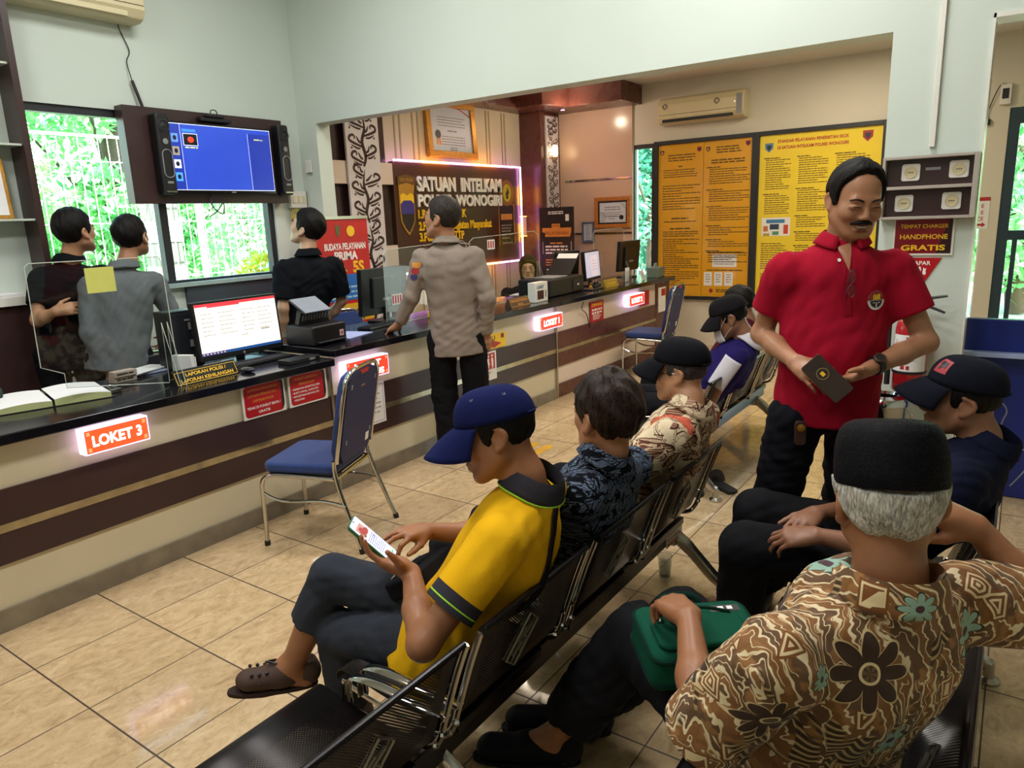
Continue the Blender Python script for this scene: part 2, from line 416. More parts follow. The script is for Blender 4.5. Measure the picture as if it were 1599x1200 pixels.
def lattice(mb, x0, x1, z0, z1, seed, M_=None):
    """swirling cut-out pattern as raised strokes on a panel: curls and leaves branching off a wavy stem, mirrored every tile"""
    rnd = random.Random(seed); w_ = x1-x0
    def stroke(pts, wd):
        P = smooth_path([(p[0], p[1], 0) for p in pts], 5); n = len(P); L = []; R = []
        for i, p in enumerate(P):
            d = (P[min(i+1, n-1)]-P[max(i-1, 0)]); d = d.normalized() if d.length > 0 else V((1, 0, 0))
            q = V((-d.y, d.x, 0)); t = i/(n-1); r = wd*max(.12, math.sin(PI*min(1, .12+t*.9))**.6)
            L.append((p.x+q.x*r, p.y+q.y*r, 0)); R.append((p.x-q.x*r, p.y-q.y*r, 0))
        vs = L+R; mb.add(vs, [(i, i+1, n+i+1, n+i) for i in range(n-1)], M_)
    H = w_*1.35; z = z0; k = 0
    while z < z1-.05:
        h = min(H, z1-z); cx = (x0+x1)/2; s = 1 if k % 2 else -1
        def X(u, t): return (cx+s*u*w_*.5, z+t*h)
        stroke([X(-.05, .02), X(.12, .2), X(-.06, .45), X(.16, .7), X(.02, .97)], w_*.05)
        for (u0, t0, side, L, curl) in ((.08, .2, 1, .8, 1), (-.02, .36, -1, .85, 1), (.04, .55, 1, .85, 1), (.1, .7, -1, .9, 1), (.08, .85, 1, .7, 1), (0, .08, -1, .75, 1)):
            e = side*L
            stroke([X(u0, t0), X(u0+.35*e, t0+.03), X(e, t0+.1), X(e*1.02, t0+.17), X(e*.75, t0+.2), X(e*.62, t0+.155), X(e*.74, t0+.135)], w_*.035)
            stroke([X(u0+.1*e, t0+.07), X(u0+.3*e, t0+.1), X(e*.5, t0+.19)], w_*.03)
            stroke([X(u0+.2*e, t0-.03), X(u0+.5*e, t0-.02), X(e*.95, t0+.035)], w_*.025)
            a = X(e*.9, t0-.02); mb.add([(a[0]+w_*.03*math.cos(q*PI/4), a[1]+w_*.03*math.sin(q*PI/4), 0) for q in range(8)], [tuple(range(8))], M_)
        z += H; k += 1

M['lat_white'] = mat('white_cutout_panel', '#d9d2d6', .4, vary=.02)
# brown backing + pale blocks + lattice, left of the unit sign
o = tag(MB().box((4.49, YS-.05, 0), (5.52, YS-.001, 2.87)).build('wall_cladding', M['brown'], bevel=.002), 'dark brown wall cladding with pale blocks left of the unit sign', 'wall panel')
b = MB()
MB().box((4.55, YS-.11, 1.98), (5.55, YS-.051, 2.19)).build('pale_block', M['cream_pink'], o, bevel=.003)
MB().box((4.55, YS-.11, 1.16), (5.55, YS-.051, 1.38)).build('pale_block', M['cream_pink'], o, bevel=.003)
o = tag(MB().box((4.93, YS-.135, .5), (5.36, YS-.112, 2.86)).build('cutout_panel', M['lat_white']), 'white panel with swirling leaf cutouts left of the unit sign', 'decorative panel')
m = MB(); lattice(m, 4.95, 5.34, .55, 2.85, 3, frame((1, 0, 0), (0, 0, 1), (0, YS-.1365, 0))); m.build('leaf_pattern', M['brown'], o)
# corner column with lattice
o = tag(MB().box((8.02, 5.08, 0), (8.469, YS-.001, 2.879)).build('corner_pillar', M['brown_red'], bevel=.003), 'red brown corner pillar beside the pink wall panel', 'pillar')
o['kind'] = 'structure'
o = tag(MB().box((8.12, 5.055, .9), (8.4, 5.079, 2.84)).build('cutout_panel', M['lat_white']), 'white panel with swirling leaf cutouts on the corner pillar', 'decorative panel')
m = MB(); lattice(m, 8.135, 8.385, .92, 2.82, 4, frame((1, 0, 0), (0, 0, 1), (0, 5.0535, 0))); m.build('leaf_pattern', M['brown'], o)

# ================================================================== outdoors
def leaf_mat(name, c1, c2, c3):
    w = NT(name)
    nz = w.noise(1.7, 3); n2 = w.noise(23, 2)
    f = w.math('ADD', w.math('MULTIPLY', nz.outputs[0], .55), w.math('MULTIPLY', n2.outputs[0], .45))
    col = w.ramp(f, [(.35, srgb(c1)), (.5, srgb(c2)), (.66, srgb(c3))])
    d = w.node('BsdfDiffuse', {'Color': col}); t = w.node('BsdfTranslucent', {'Color': col}); g = w.node('BsdfGlossy', {'Roughness': .35})
    m1 = w.node('MixShader', {0: .35, 1: d.outputs[0], 2: t.outputs[0]}); m2 = w.node('MixShader', {0: .06, 1: m1.outputs[0], 2: g.outputs[0]})
    w.t.links.new(m2.outputs[0], w.out.inputs[0]); return w.m
M['leaf'] = leaf_mat('green_leaves', '#4fa268', '#83cf80', '#cdf0a0')
M['leaf_dark'] = leaf_mat('dark_leaves', '#3c8a7a', '#62b08a', '#a8dcae')
M['leaf_warm'] = leaf_mat('croton_leaves', '#4fa030', '#b8cf2e', '#e0563a')
M['bark'] = mat('tree_bark', '#5b4a3a', .9, vary=.2)
def leaves(name, blobs, n, size, m, seed, parent=None):
    r = np.random.RandomState(seed); tot = sum(b[3]*b[4]*b[5] for b in blobs); V_ = []
    for cx, cy, cz, rx, ry, rz in blobs:
        k = int(n*rx*ry*rz/tot)
        d = r.normal(size=(k, 3)); d /= np.linalg.norm(d, axis=1)[:, None]
        p = np.array([cx, cy, cz])+d*np.array([rx, ry, rz])*(.55+.5*r.rand(k, 1)**.6)
        a = r.normal(size=(k, 3)); a /= np.linalg.norm(a, axis=1)[:, None]
        b = np.cross(a, r.normal(size=(k, 3))); b /= np.linalg.norm(b, axis=1)[:, None]
        s = size*(.6+.8*r.rand(k, 1))
        V_.append(np.stack([p-a*s, p+b*s*.38, p+a*s, p-b*s*.38], 1).reshape(-1, 3))
    v = np.concatenate(V_); f = np.arange(len(v)).reshape(-1, 4)
    me = bpy.data.meshes.new(name); me.from_pydata(v.tolist(), [], f.tolist())
    return link(name, me, m, parent, False)
def tree(name, label, x, y, h, rad, n, size, m, seed, group='trees and shrubs outside the windows', cat='tree'):
    rnd = random.Random(seed); o = empty(name, (x, y, -.1), 0, label, cat, group)
    t = MB().tube(smooth_path([(0, 0, 0), (rnd.uniform(-.1, .1), rnd.uniform(-.1, .1), h*.3), (rnd.uniform(-.2, .2), rnd.uniform(-.2, .2), h*.7)]), .05+.02*h)
    for k in range(5):
        a = rnd.uniform(0, 2*PI); z = h*rnd.uniform(.25, .6); t.tube([(0, 0, z), (math.cos(a)*rad*.5, math.sin(a)*rad*.5, z+h*.2), (math.cos(a)*rad*.8, math.sin(a)*rad*.8, z+h*.3)], [.03, .02, .008], 6)
    t.build('trunk', M['bark'], o, True)
    bl = [(rnd.uniform(-.5, .5)*rad, rnd.uniform(-.4, .4)*rad, h*rnd.uniform(.2, .9), rad*rnd.uniform(.4, .7), rad*rnd.uniform(.4, .7), rad*rnd.uniform(.35, .6)) for _ in range(9)]
    leaves('foliage', bl, n, size, m, seed+1, o)
    return o
struct('ground_outside', MB().box((-3, 5.56, -.3), (22, 22, -.12)).box((8.65, -14, -.3), (22, 5.56, -.12)), mat('pale_paving', '#b9b2a4', .8, vary=.15, vscale=3), 'pale paving outside the windows')
tree('leafy_tree', 'bright green leafy tree filling the left window above the fence', 4.6, 9.0, 4.2, 1.15, 9000, .07, M['leaf'], 1)
tree('leafy_tree', 'bushy green tree outside the left edge of the window', 2.75, 8.6, 3.6, .95, 7000, .07, M['leaf'], 5)
tree('leafy_tree', 'tall green tree behind the striped gate post', 6.6, 11.2, 4.2, 1.2, 8000, .075, M['leaf'], 9)
tree('leafy_tree', 'distant round tree behind the parked car', 9.6, 13.4, 4.4, 1.8, 7000, .09, M['leaf'], 13)
tree('croton_shrub', 'yellow and red leaved shrub under the right end of the window', 4.75, 6.35, 1.5, .42, 2600, .05, M['leaf_warm'], 17, cat='shrub')
tree('leafy_tree', 'dark blue green tree outside the narrow window', 11.2, 4.9, 3.8, 1.3, 9000, .07, M['leaf_dark'], 21)
tree('leafy_tree', 'large green tree beyond the glass door', 13.5, .0, 4.6, 2.1, 9000, .09, M['leaf'], 25)
tree('leafy_tree', 'pale green tree far beyond the street gate', 16.5, 3.5, 4.8, 2.2, 7000, .1, M['leaf'], 29)
# wire mesh fence
fo = empty('mesh_fence', (2.0, 7.0, 0), 0, 'white welded wire mesh fence outside the counter window', 'fence')
wi = MB()
for i in range(46):
    x = .3+i*.088; wi.box((x-.003, -.003, -.1), (x+.003, .003, 2.47))
for z in (.3, .75, 1.16, 1.7, 2.25): wi.box((.3, -.004, z-.004), (4.3, .004, z+.004))
wi.box((.3, -.008, 2.46), (4.3, .008, 2.485)); wi.build('wire_mesh', M['white'], fo)
for x in (.5, 2.47, 4.3):
    MB().cyl((x, .03, -.12), (x, .03, 2.55), .028).build('post', M['white'], fo, True)
o = empty('gate_pillar', (4.22, 7.35, 0), 0, 'grey and white banded gate pillar seen through the window', 'pillar')
MB().box((-.13, -.13, -.12), (.13, .13, 2.3)).build('pillar_shaft', mat('grey_masonry', '#77736c', .8), o)
for z in (.6, 1.05, 1.5): MB().box((-.137, -.137, z), (.137, .137, z+.2)).build('white_band', M['white'], o)
# parked car
def car():
    o = empty('parked_car', (7.4, 8.3, -.12), math.radians(10), 'blue grey car parked outside behind the shrub', 'car')
    prof = [(-1.9, .35), (-1.95, .75), (-1.75, .92), (-1.0, 1.0), (-.45, 1.45), (.75, 1.5), (1.5, 1.0), (1.9, .9), (1.95, .4), (1.8, .28), (-1.8, .28)]
    X = Matrix(((1, 0, 0, 0), (0, 0, -1, 0), (0, 1, 0, 0), (0, 0, 0, 1)))
    MB().prism(prof, -.78, .78, X).build('body', mat('car_paint', '#3d5f80', .2, metal=.3), o, bevel=.06, seg=3)
    win = MB()
    for s in (-.795, .785): win.prism([(-.85, 1.02), (-.4, 1.38), (.7, 1.42), (1.25, 1.02)], s, s+.01, X)
    win.box((-.02, -.6, 0), (0, .6, .5), T(-.93, 0, 1.0) @ RY(.88)).build('window', M['black_gloss'], o)
    for x in (-1.2, 1.25):
        for y in (-.72, .72):
            MB().cyl((x, y-.09, .31), (x, y+.09, .31), .31, 24).build('wheel', M['rubber'], o, True)
    for y in (-.55, .55): MB().ball((-1.9, y, .72), (.06, .16, .09)).build('headlamp', M['white'], o, True)
car()
# ================================================================== the place's fixed things, measured on their own planes
_F = 1128.0; _R = Euler((1.34567474, .0378275309, -.964488071)).to_matrix(); _C = V((0, 0, 1.6))
def at(px, py, ax, val):
    """point on the plane ax = val that the photograph shows at pixel (px, py)"""
    d = _R @ V(((px-799.5)/_F, -(py-600)/_F, -1)); i = 'xyz'.index(ax)
    return _C+d*((val-_C[i])/d[i])
FY = lambda x, y, z: frame((1, 0, 0), (0, 0, 1), (x, y, z))       # sheet that faces the hall from a wall along x
FX = lambda x, y, z: frame((0, -1, 0), (0, 0, 1), (x, y, z))      # sheet on a wall along y

def sheet(name, label, cat, Mx, w, h, t, m, group=None, bevel=0.):
    """flat board with its back lower-left corner at Mx and its face t in front"""
    o = MB().box((0, 0, 0), (w, h, t), Mx).build(name, m, None, bevel=bevel)
    return tag(o, label, cat, group)
def letters(o, name, Mx, t, lines, m):
    mb = MB(Mx)
    for l in lines:
        s, x, y, size = l[:4]; kw = l[4] if len(l) > 4 else {}
        mb.text(s, x, y, size, z=t+.0012, **kw)
    return mb.build(name, m, o)

M['em_red'] = mat('emblem_red', '#a3282a', .4); M['em_dark'] = mat('emblem_blackish', '#2c2b33', .4); M['em_blue'] = mat('emblem_sky', '#4f86a8', .4)
def emis(name, c, s): return mat(name, c, .2, emit=c, estr=s, vary=.05)
# ------------------------------------------------------------------ service counter
def counter(label, x0, x1, zt, right, y0=3.325):
    o = empty('service_counter', (x0, y0, 0), 0, label, 'counter', 'counter sections')
    L = x1-x0
    MB().box((0, .012, .0), (L, .62, zt-.046)).build('body', M['cream_pink'] if right else M['cream'], o, bevel=.002)
    tb = MB().box((-.002, -.055, zt-.045), (L+(.06 if right else 0), .68, zt)); tb.build('worktop', M['top'], o, bevel=.006)
    if not right:
        bands = [(.455, .6), (.285, .42)]; ch = (.42, .455)
    else:
        bands = [(.445, .6), (.285, .415), (0, .125)]; ch = (.415, .445)
    for z0, z1 in bands: MB().box((.003, 0, z0), (L-.003, .0118, z1)).build('brown_band', M['brown'] if not right else M['brown_red'], o)
    MB().box((.003, -.002, ch[0]), (L-.003, .0117, ch[1])).build('chrome_strip', M['strip'], o)
    if not right: MB().box((.003, -.004, 0), (L-.003, .0118, .095)).build('plinth', M['plinth'], o)
    MB().box((L-.014, -.008, 0), (L+.004, .02, zt-.047)).build('joint_strip', M['chrome_dull'], o)
    if right: MB().box((L-.36, -.004, .126), (L-.015, .0117, zt-.047)).build('end_board', M['brown_red'], o)
    return o
M['top'] = mat('dark_granite_top', '#121117', .13, vary=.25, vscale=60, spec=.5)
M['strip'] = mat('worn_chrome_strip', '#b5a98c', .2, metal=.85, vary=.25, vscale=12)
M['plinth'] = mat('grey_marble_plinth', '#7f7565', .15, vary=.22, vscale=7)
counter('left counter section with the lowest dark top, under the third window sign', -1.6, 2.83, .835, False)
counter('middle counter section with cream face and grey marble plinth', 2.835, 5.42, .885, False)
counter('far counter section with pale pink face and red brown bands', 5.425, 7.93, .885, True)

# lit number signs
def loket(label, x0, z0, w_, h_, lines, face='lit_red'):
    o = empty('lit_counter_sign', (x0, 3.3225, z0), 0, label, 'sign', 'lit window number signs')
    MB().box((0, -.06, 0), (w_, 0, h_)).build('housing', M['lit_white'], o, bevel=.002)
    F = frame((1, 0, 0), (0, 0, 1), (0, -.0605, 0))
    MB(F).rect(.006, .006, w_-.006, h_-.006, .0005).build('face', M[face], o)
    b = MB(F)
    for ix in (0, 1):
        for iy in (0, 1):
            cx = .014 if ix == 0 else w_-.014; cy = .014 if iy == 0 else h_-.014; sx = 1 if ix == 0 else -1; sy = 1 if iy == 0 else -1
            for k in range(3):
                b.rect(min(cx, cx+sx*.014), min(cy+sy*k*.006, cy+sy*(k*.006+.0025)), max(cx, cx+sx*.014), max(cy+sy*k*.006, cy+sy*(k*.006+.0025)), .0012)
    b.build('corner_ornament', M['lit_cream'], o)
    t = MB(F)
    for s, x, y, size, kw in lines: t.text(s, x, y, size, z=.0014, **kw)
    t.build('lettering', M['lit_text'], o)
    return o
M['lit_white'] = mat('lit_sign_side', '#efe6ff', .4, emit='#e3c9ff', estr=2.2)
M['lit_red'] = mat('lit_sign_face', '#d8402a', .3, emit='#e2432c', estr=1.1)
M['lit_cream'] = mat('lit_sign_ornament', '#ffe2a0', .3, emit='#ffd98a', estr=.9)
M['lit_text'] = mat('lit_sign_letters', '#ffffff', .3, emit='#fff4ee', estr=4.5)
M['lit_orange'] = mat('lit_sign_orange_face', '#d8552a', .3, emit='#e2582c', estr=1.0)
loket('lit orange sign numbered three on the left counter section', 1.385, .66, .29, .115, [('LOKET 3', .145, .034, .066, dict(width=.22, bold=.03))], 'lit_orange')
loket('lit sign above the nearer blue chair, second line half hidden', 2.9, .665, .36, .13, [('LOKET', .18, .072, .05, dict(width=.22, bold=.03)), ('KHUSUS', .19, .016, .05, dict(width=.25, bold=.03))])
loket('lit red sign numbered one at the middle of the counter', 5.06, .665, .37, .12, [('LOKET 1', .185, .034, .07, dict(width=.25, bold=.035))])
loket('lit red sign numbered two at the far end of the counter', 6.76, .665, .37, .12, [('LOKET 2', .185, .034, .07, dict(width=.25, bold=.035))])

# notices on the counter face
YC = 3.3245
def notice(label, x0, z0, w_, h_, m, t=.006, name='notice_plate', cat='sign', y=YC):
    Mx = FY(x0, y, z0); o = sheet(name, label, cat, Mx, w_, h_, t, m); return o, Mx, t
def red_notice(label, x0, heads, rest):
    o, Mx, t = notice(label, x0, .6, .275, .185, M['white'])
    MB(Mx).poly(rrect(.012, .008, .26, .178, .02), z=t+.0006).build('red_field', M['red'], o)
    MB(Mx).prism([(.262, .03), (.266, .05), (.266, .15), (.262, .178), (.232, .178), (.25, .16), (.25, .03), (.235, .008)], t+.0007, t+.0011).build('dark_edge', M['black'], o)
    letters(o, 'heading', Mx, t, heads, M['ink_orange']); letters(o, 'lettering', Mx, t, rest, M['ink_white'])
red_notice('red and white notice about free lost item reports on the counter', 2.215,
    [('LAPORAN KEHILANGAN', .13, .148, .02, dict(width=.19, bold=.02)), ('LAPORAN PENGADUAN /', .13, .118, .02, dict(width=.19, bold=.02)), ('LAPORAN POLISI', .13, .088, .02, dict(width=.13, bold=.02))],
    [('TIDAK DI PUNGUT BIAYA /', .132, .052, .02, dict(width=.215, bold=.02)), ('GRATIS', .13, .024, .02, dict(width=.075, bold=.02))])
red_notice('red and white notice of report requirements beside the joint strip', 2.515,
    [('SYARAT LAPORAN /', .13, .148, .02, dict(width=.17, bold=.02)), ('PENGADUAN', .13, .118, .02, dict(width=.11, bold=.02))],
    [('• MEMBAWA IDENTITAS DIRI', .022, .094, .015, dict(align='L', width=.2, bold=.015)), ('• BUKTI AWAL, SURAT/FC', .022, .073, .015, dict(align='L', width=.19, bold=.015)), ('• MENGETAHUI KRONOLOGI', .022, .052, .015, dict(align='L', width=.19, bold=.015)), ('KEJADIAN', .034, .031, .015, dict(align='L', width=.07, bold=.015))])
o, Mx, t = notice('white framed poster half hidden behind the nearer blue chair', 3.02, .34, .24, .27, M['paper'], .003, 'paper_poster', 'poster')
MB(Mx).rect(.012, .012, .228, .258, t+.0006).build('border', M['ink_grey'], o); MB(Mx).rect(.016, .016, .224, .254, t+.001).build('inner_sheet', M['paper'], o)
d = MB(Mx); dashes(d, .04, .2, .2, 5, .03, .008, z=t+.0015); d.build('fine_print', M['ink_grey'], o)
o, Mx, t = notice('yellow direction notice with red arrow right of the policeman', 4.12, .615, .52, .115, M['yellow'], .003)
letters(o, 'lettering', Mx, t, [('SANPATDU', .21, .064, .05, dict(width=.33, bold=.03))], M['ink'])
MB(Mx).poly([(.12, .012), (.35, .012), (.35, .003), (.46, .032), (.35, .062), (.35, .052), (.12, .052)], z=t+.0006).build('red_arrow', M['red'], o)
letters(o, 'arrow_lettering', Mx, t+.0006, [('DISINI SEKARANG', .24, .022, .026, dict(width=.17, bold=.02))], M['ink_white'])
MB(Mx).rect(.455, .07, .495, .105, t+.0006).build('emblem', M['red_dark'], o)
o, Mx, t = notice('white and red priority notice with wheelchair pictogram on the counter', 4.2, .375, .3, .225, M['paper'], .003)
MB(Mx).rect(.018, .085, .282, .212, t+.0006).build('red_field', M['red'], o)
pic = MB(Mx)
def person_icon(mb, x, z0, stick=None, z=.0):
    mb.poly([(x+.011*math.cos(a*PI/5), .19+.011*math.sin(a*PI/5)) for a in range(10)], z=z)
    mb.poly([(x-.012, .172), (x+.012, .172), (x+.009, .135), (x+.007, .1), (x-.007, .1), (x-.009, .135)], z=z)
    if stick: mb.poly([(x+stick, .098), (x+stick+.003, .098), (x+stick*.6+.003, .16), (x+stick*.6, .16)], z=z)
zz = t+.0012
person_icon(pic, .055, 0, -.02, zz)
pic.poly([(.125+.011*math.cos(a*PI/5), .19+.011*math.sin(a*PI/5)) for a in range(10)], z=zz)
ring = [(.128+.026*math.cos(a), .122+.026*math.sin(a)) for a in [PI*.55+i*PI*1.5/14 for i in range(15)]]+[(.128+.019*math.cos(a), .122+.019*math.sin(a)) for a in [PI*2.05-i*PI*1.5/14 for i in range(15)]]
n_ = 15
pic.add([(x, y, zz) for x, y in ring], [(i, i+1, 2*n_-2-i, 2*n_-1-i) for i in range(n_-1)])
pic.poly([(.12, .178), (.13, .178), (.134, .142), (.153, .142), (.162, .11), (.155, .108), (.147, .134), (.122, .134)], z=zz)
person_icon(pic, .195, 0, None, zz); pic.poly([(.206, .14), (.215, .13), (.21, .12), (.204, .125)], z=zz)
person_icon(pic, .245, 0, .016, zz)
pic.build('pictograms', M['ink_white'], o)
letters(o, 'lettering', Mx, t, [('LOKET KHUSUS /', .15, .052, .024, dict(width=.17, bold=.012)), ('PRIORITAS', .15, .024, .024, dict(width=.1, bold=.012))], M['ink_red'])
d = MB(Mx)
for x in (.05, .12, .19, .24): d.rect(x-.012, .091, x+.018, .094, t+.0014)
d.build('fine_print', M['ink_white'], o)
o, Mx, t = notice('small upright red notice between the two red number signs', 6.04, .6, .27, .195, M['red'], .003)
letters(o, 'heading', Mx, t, [('STOP PUNGLI', .135, .15, .035, dict(width=.22, bold=.03))], M['ink_yellow'])
d = MB(Mx); dashes(d, .03, .125, .24, 2, .03, .018, z=t+.001, ragged=.1, word=3); dashes(d, .05, .07, .22, 4, .014, .006, z=t+.001); d.build('fine_print', M['ink_white'], o)
o, Mx, t = notice('red notice tucked beside the sign numbered two', 7.14, .625, .24, .16, M['red'], .003)
d = MB(Mx); dashes(d, .04, .13, .2, 5, .024, .009, z=t+.001); d.build('fine_print', M['red_dark'], o)
o, Mx, t = notice('white notice on the brown end board behind the far chair', 7.62, .5, .2, .28, M['paper'], .003, 'notice_sheet', y=3.32)
MB(Mx).rect(.08, .18, .19, .26, t+.0006).build('red_field', M['red'], o)

# ------------------------------------------------------------------ television wall
def screw(mb, c, n=12): mb.ball(c, .008, 8)
bx0, bx1, bz0, bz1, by = 2.77, 4.08, 1.8, 2.455, 5.1
tag(MB().box((bx0, by, bz0), (bx1, YT-.001, bz1)).build('mounting_board', M['brown'], bevel=.004), 'large brown mounting board behind the television and speakers', 'board')
tv = empty('television', (3.47, 5.06, 2.12), 0, 'flat television showing a blue media menu', 'television')
x0, x1, z0, z1 = -.45, .45, -.25, .25
MB().box((x0, -.02, z0), (x1, .036, z1)).build('bezel', M['black_gloss'], tv, bevel=.006)
F = frame((1, 0, 0), (0, 0, 1), (0, -.0212, 0))
MB(F).rect(x0+.018, z0+.022, x1-.018, z1-.016).build('screen', emis('screen_blue', '#2b47b8', .9), tv)
MB(F).rect(x0+.018, z0+.022, x0+.112, z1-.016, .0006).build('menu_column', emis('screen_blue_dark', '#2238a0', .8), tv)
MB(F).rect(.225, z0+.022, x1-.018, z1-.05, .0006).build('side_column', emis('screen_blue_dark', '#2238a0', .8), tv)
ln = MB(F)
for a, b, c, d_ in ((x0+.018, z1-.019, x1-.018, z1-.015), (x0+.018, z0+.022, x1-.018, z0+.026), (x0+.018, z0+.022, x0+.021, z1-.016), (x1-.021, z0+.022, x1-.018, z1-.016), (x0+.112, z0+.022, x0+.1145, z1-.016), (.2235, z0+.022, .226, z1-.05)): ln.rect(a, b, c, d_, .001)
ln.build('menu_lines', emis('screen_white', '#dfe6ff', 1.1), tv)
for k, c in enumerate(('#5f8fd0', '#9a8f7d', '#d9dde6', '#4f9fe0')):
    zc = .135-.09*k
    MB(F).rect(x0+.04, zc-.03, x0+.092, zc+.03, .0012).build('menu_icon', emis('icon_%d' % k, c, .9), tv)
    MB(F).ball((x0+.066, zc, .002), (.015, .018, .0004), 10).build('icon_mark', emis('icon_dark', '#1c2036', .4), tv)
th = MB(F).rect(x0+.13, .085, x0+.245, .17, .0012).build('thumbnail_frame', emis('screen_white', '#dfe6ff', 1.1), tv)
MB(F).rect(x0+.134, .089, x0+.241, .166, .0016).build('thumbnail', emis('thumb_dark', '#10131c', .3), tv)
MB(F).ball((x0+.19, .127, .002), (.026, .022, .0005), 12).build('thumbnail_mark', emis('thumb_red', '#d0432c', .8), tv)
MB(F).rect(x0+.128, .18, x0+.235, .2, .0012).build('menu_tab', emis('tab_blue', '#3d86d8', .9), tv)
t_ = MB(F); dashes(t_, x0+.14, .077, x0+.24, 1, .02, .009, z=.0014, ragged=0); t_.rect(.28, .155, .33, .163, .0014); t_.text('REC', .35, .153, .015, z=.0014); 
t_.build('menu_lettering', emis('screen_yellow', '#d8dd8a', .9), tv)
MB().box((.03, -.022, z0+.006), (.07, -.02, z0+.014)).build('maker_badge', M['grey'], tv)
for sx, lab, side in ((2.99, 'tall black speaker left of the television', 0), (4.015, 'tall black speaker right of the television', 1)):
    s = empty('wall_speaker', (sx, 5.0, 2.135), 0, lab, 'speaker', 'speakers beside the television')
    w_ = .052; MB().box((-w_, -.0, -.275), (w_, .098, .275)).build('cabinet', M['black'], s, bevel=.02, seg=3)
    F2 = frame((1, 0, 0), (0, 0, 1), (0, -.001, 0))
    MB(F2).lathe([(.042, 0), (.044, .005), (.036, .006), (.03, -.004), (.012, .0), (.0, .004)], 24, T(0, .19, 0), close=False).build('woofer', M['dark'], s, True)
    MB(F2).lathe([(.014, 0), (.02, .004), (.012, .004), (.0, .006)], 16, T(0, .085, 0), close=False).build('tweeter', M['grey'], s, True)
    P = [(p[0], p[1], .003) for p in rrect(-.036, -.16, .036, .03, .035, 6)]
    MB(F2).tube(P, .004, 6, closed=True).build('port_ring', M['grey'], s, True)
    MB(F2).rect(-.022, -.2, .022, -.185, .0015).build('badge', M['grey'], s)
    MB(F2).box((-.04, -.262, 0), (.04, -.25, .004)).build('base_trim', M['chrome_dull'], s)
cb = empty('camera_bar', (3.44, 5.06, 2.385), 0, 'black camera bar on top of the television', 'camera')
MB().box((-.13, -.03, 0), (.13, .03, .03)).box((-.09, -.045, .03), (.06, .02, .05)).build('housing', M['black'], cb, bevel=.006)
MB().tube(smooth_path([(-.03, 0, .05), (-.02, 0, .085), (.02, 0, .085), (.03, 0, .05)]), .004, 6).build('wire_loop', M['black'], cb, True)
wa = empty('wall_antenna', (2.93, 5.17, 2.45), 0, 'thin black antenna stick with a wire up to the air conditioner', 'antenna')
MB().tube([(.03, -.02, -.04), (-.02, 0, .18)], .011, 8).build('stick', M['black'], wa, True)
MB().tube(smooth_path([(-.02, .0, .18), (-.03, .015, .3), (.0, .018, .38), (-.05, .018, .52), (-.06, .015, .66)]), .0035, 6).build('wire', M['ink'], wa, True)
wr = MB().tube(smooth_path([(3.36, 5.09, 1.87), (3.34, 5.07, 1.78), (3.42, 5.07, 1.72), (3.43, 5.06, 1.8), (3.38, 5.08, 1.74), (3.3, 5.06, 1.7)]), .005, 6).build('loose_cable', M['black'], None, True)
tag(wr, 'black cable looping down below the television', 'cable')
# sockets at the corner
o = empty('wall_socket', (XB-.001, 5.085, 2.1), 0, 'white wall socket high beside the opening', 'socket')
MB(FX(-.012, 0, 0)).box((-.035, -.05, -.0), (.035, .05, .012)).build('plate', M['white'], o, bevel=.003); MB(FX(-.0125, 0, 0)).rect(-.012, -.015, .012, .015, .0012).build('switch_rocker', M['grey'], o)
o = empty('junction_box', (4.22, YT-.001, 1.83), 0, 'white junction box with yellow cable beside the mounting board', 'socket')
MB().box((-.08, -.05, -.07), (.09, 0, .07)).build('box_body', M['white'], o, bevel=.005)
for k in range(3): MB().box((-.06+k*.05, -.056, -.03), (-.03+k*.05, -.0505, .03)).build('switch', M['ac_white'], o)
c = MB()
for k in range(3): c.tube([(-.03+.045*math.cos(a)+.01*k, -.03-.008*k, -.14+.06*math.sin(a)-.015*k) for a in [i*PI/8 for i in range(17)]], .005, 6)
c.tube(smooth_path([(0, -.03, -.07), (.02, -.03, -.14), (.03, -.03, -.24)]), .005, 6); c.build('cable_coil', mat('yellow_cable', '#cdb83a', .5), o, True)
MB().box((.1, -.03, -.08), (.125, 0, .07)).build('charger', M['black'], o, bevel=.003)
cd = MB().box((4.345, YT-.022, 2.46), (4.37, YT-.0005, 3.89)); tag(cd.build('cable_conduit', M['white'], bevel=.003), 'white cable conduit running up the wall corner', 'conduit')
cd = MB().box((XB-.02, .41, 1.87), (XB-.0005, .435, 3.89)); tag(cd.build('cable_conduit', M['white'], bevel=.003), 'white cable conduit above the phone charging rack', 'conduit')

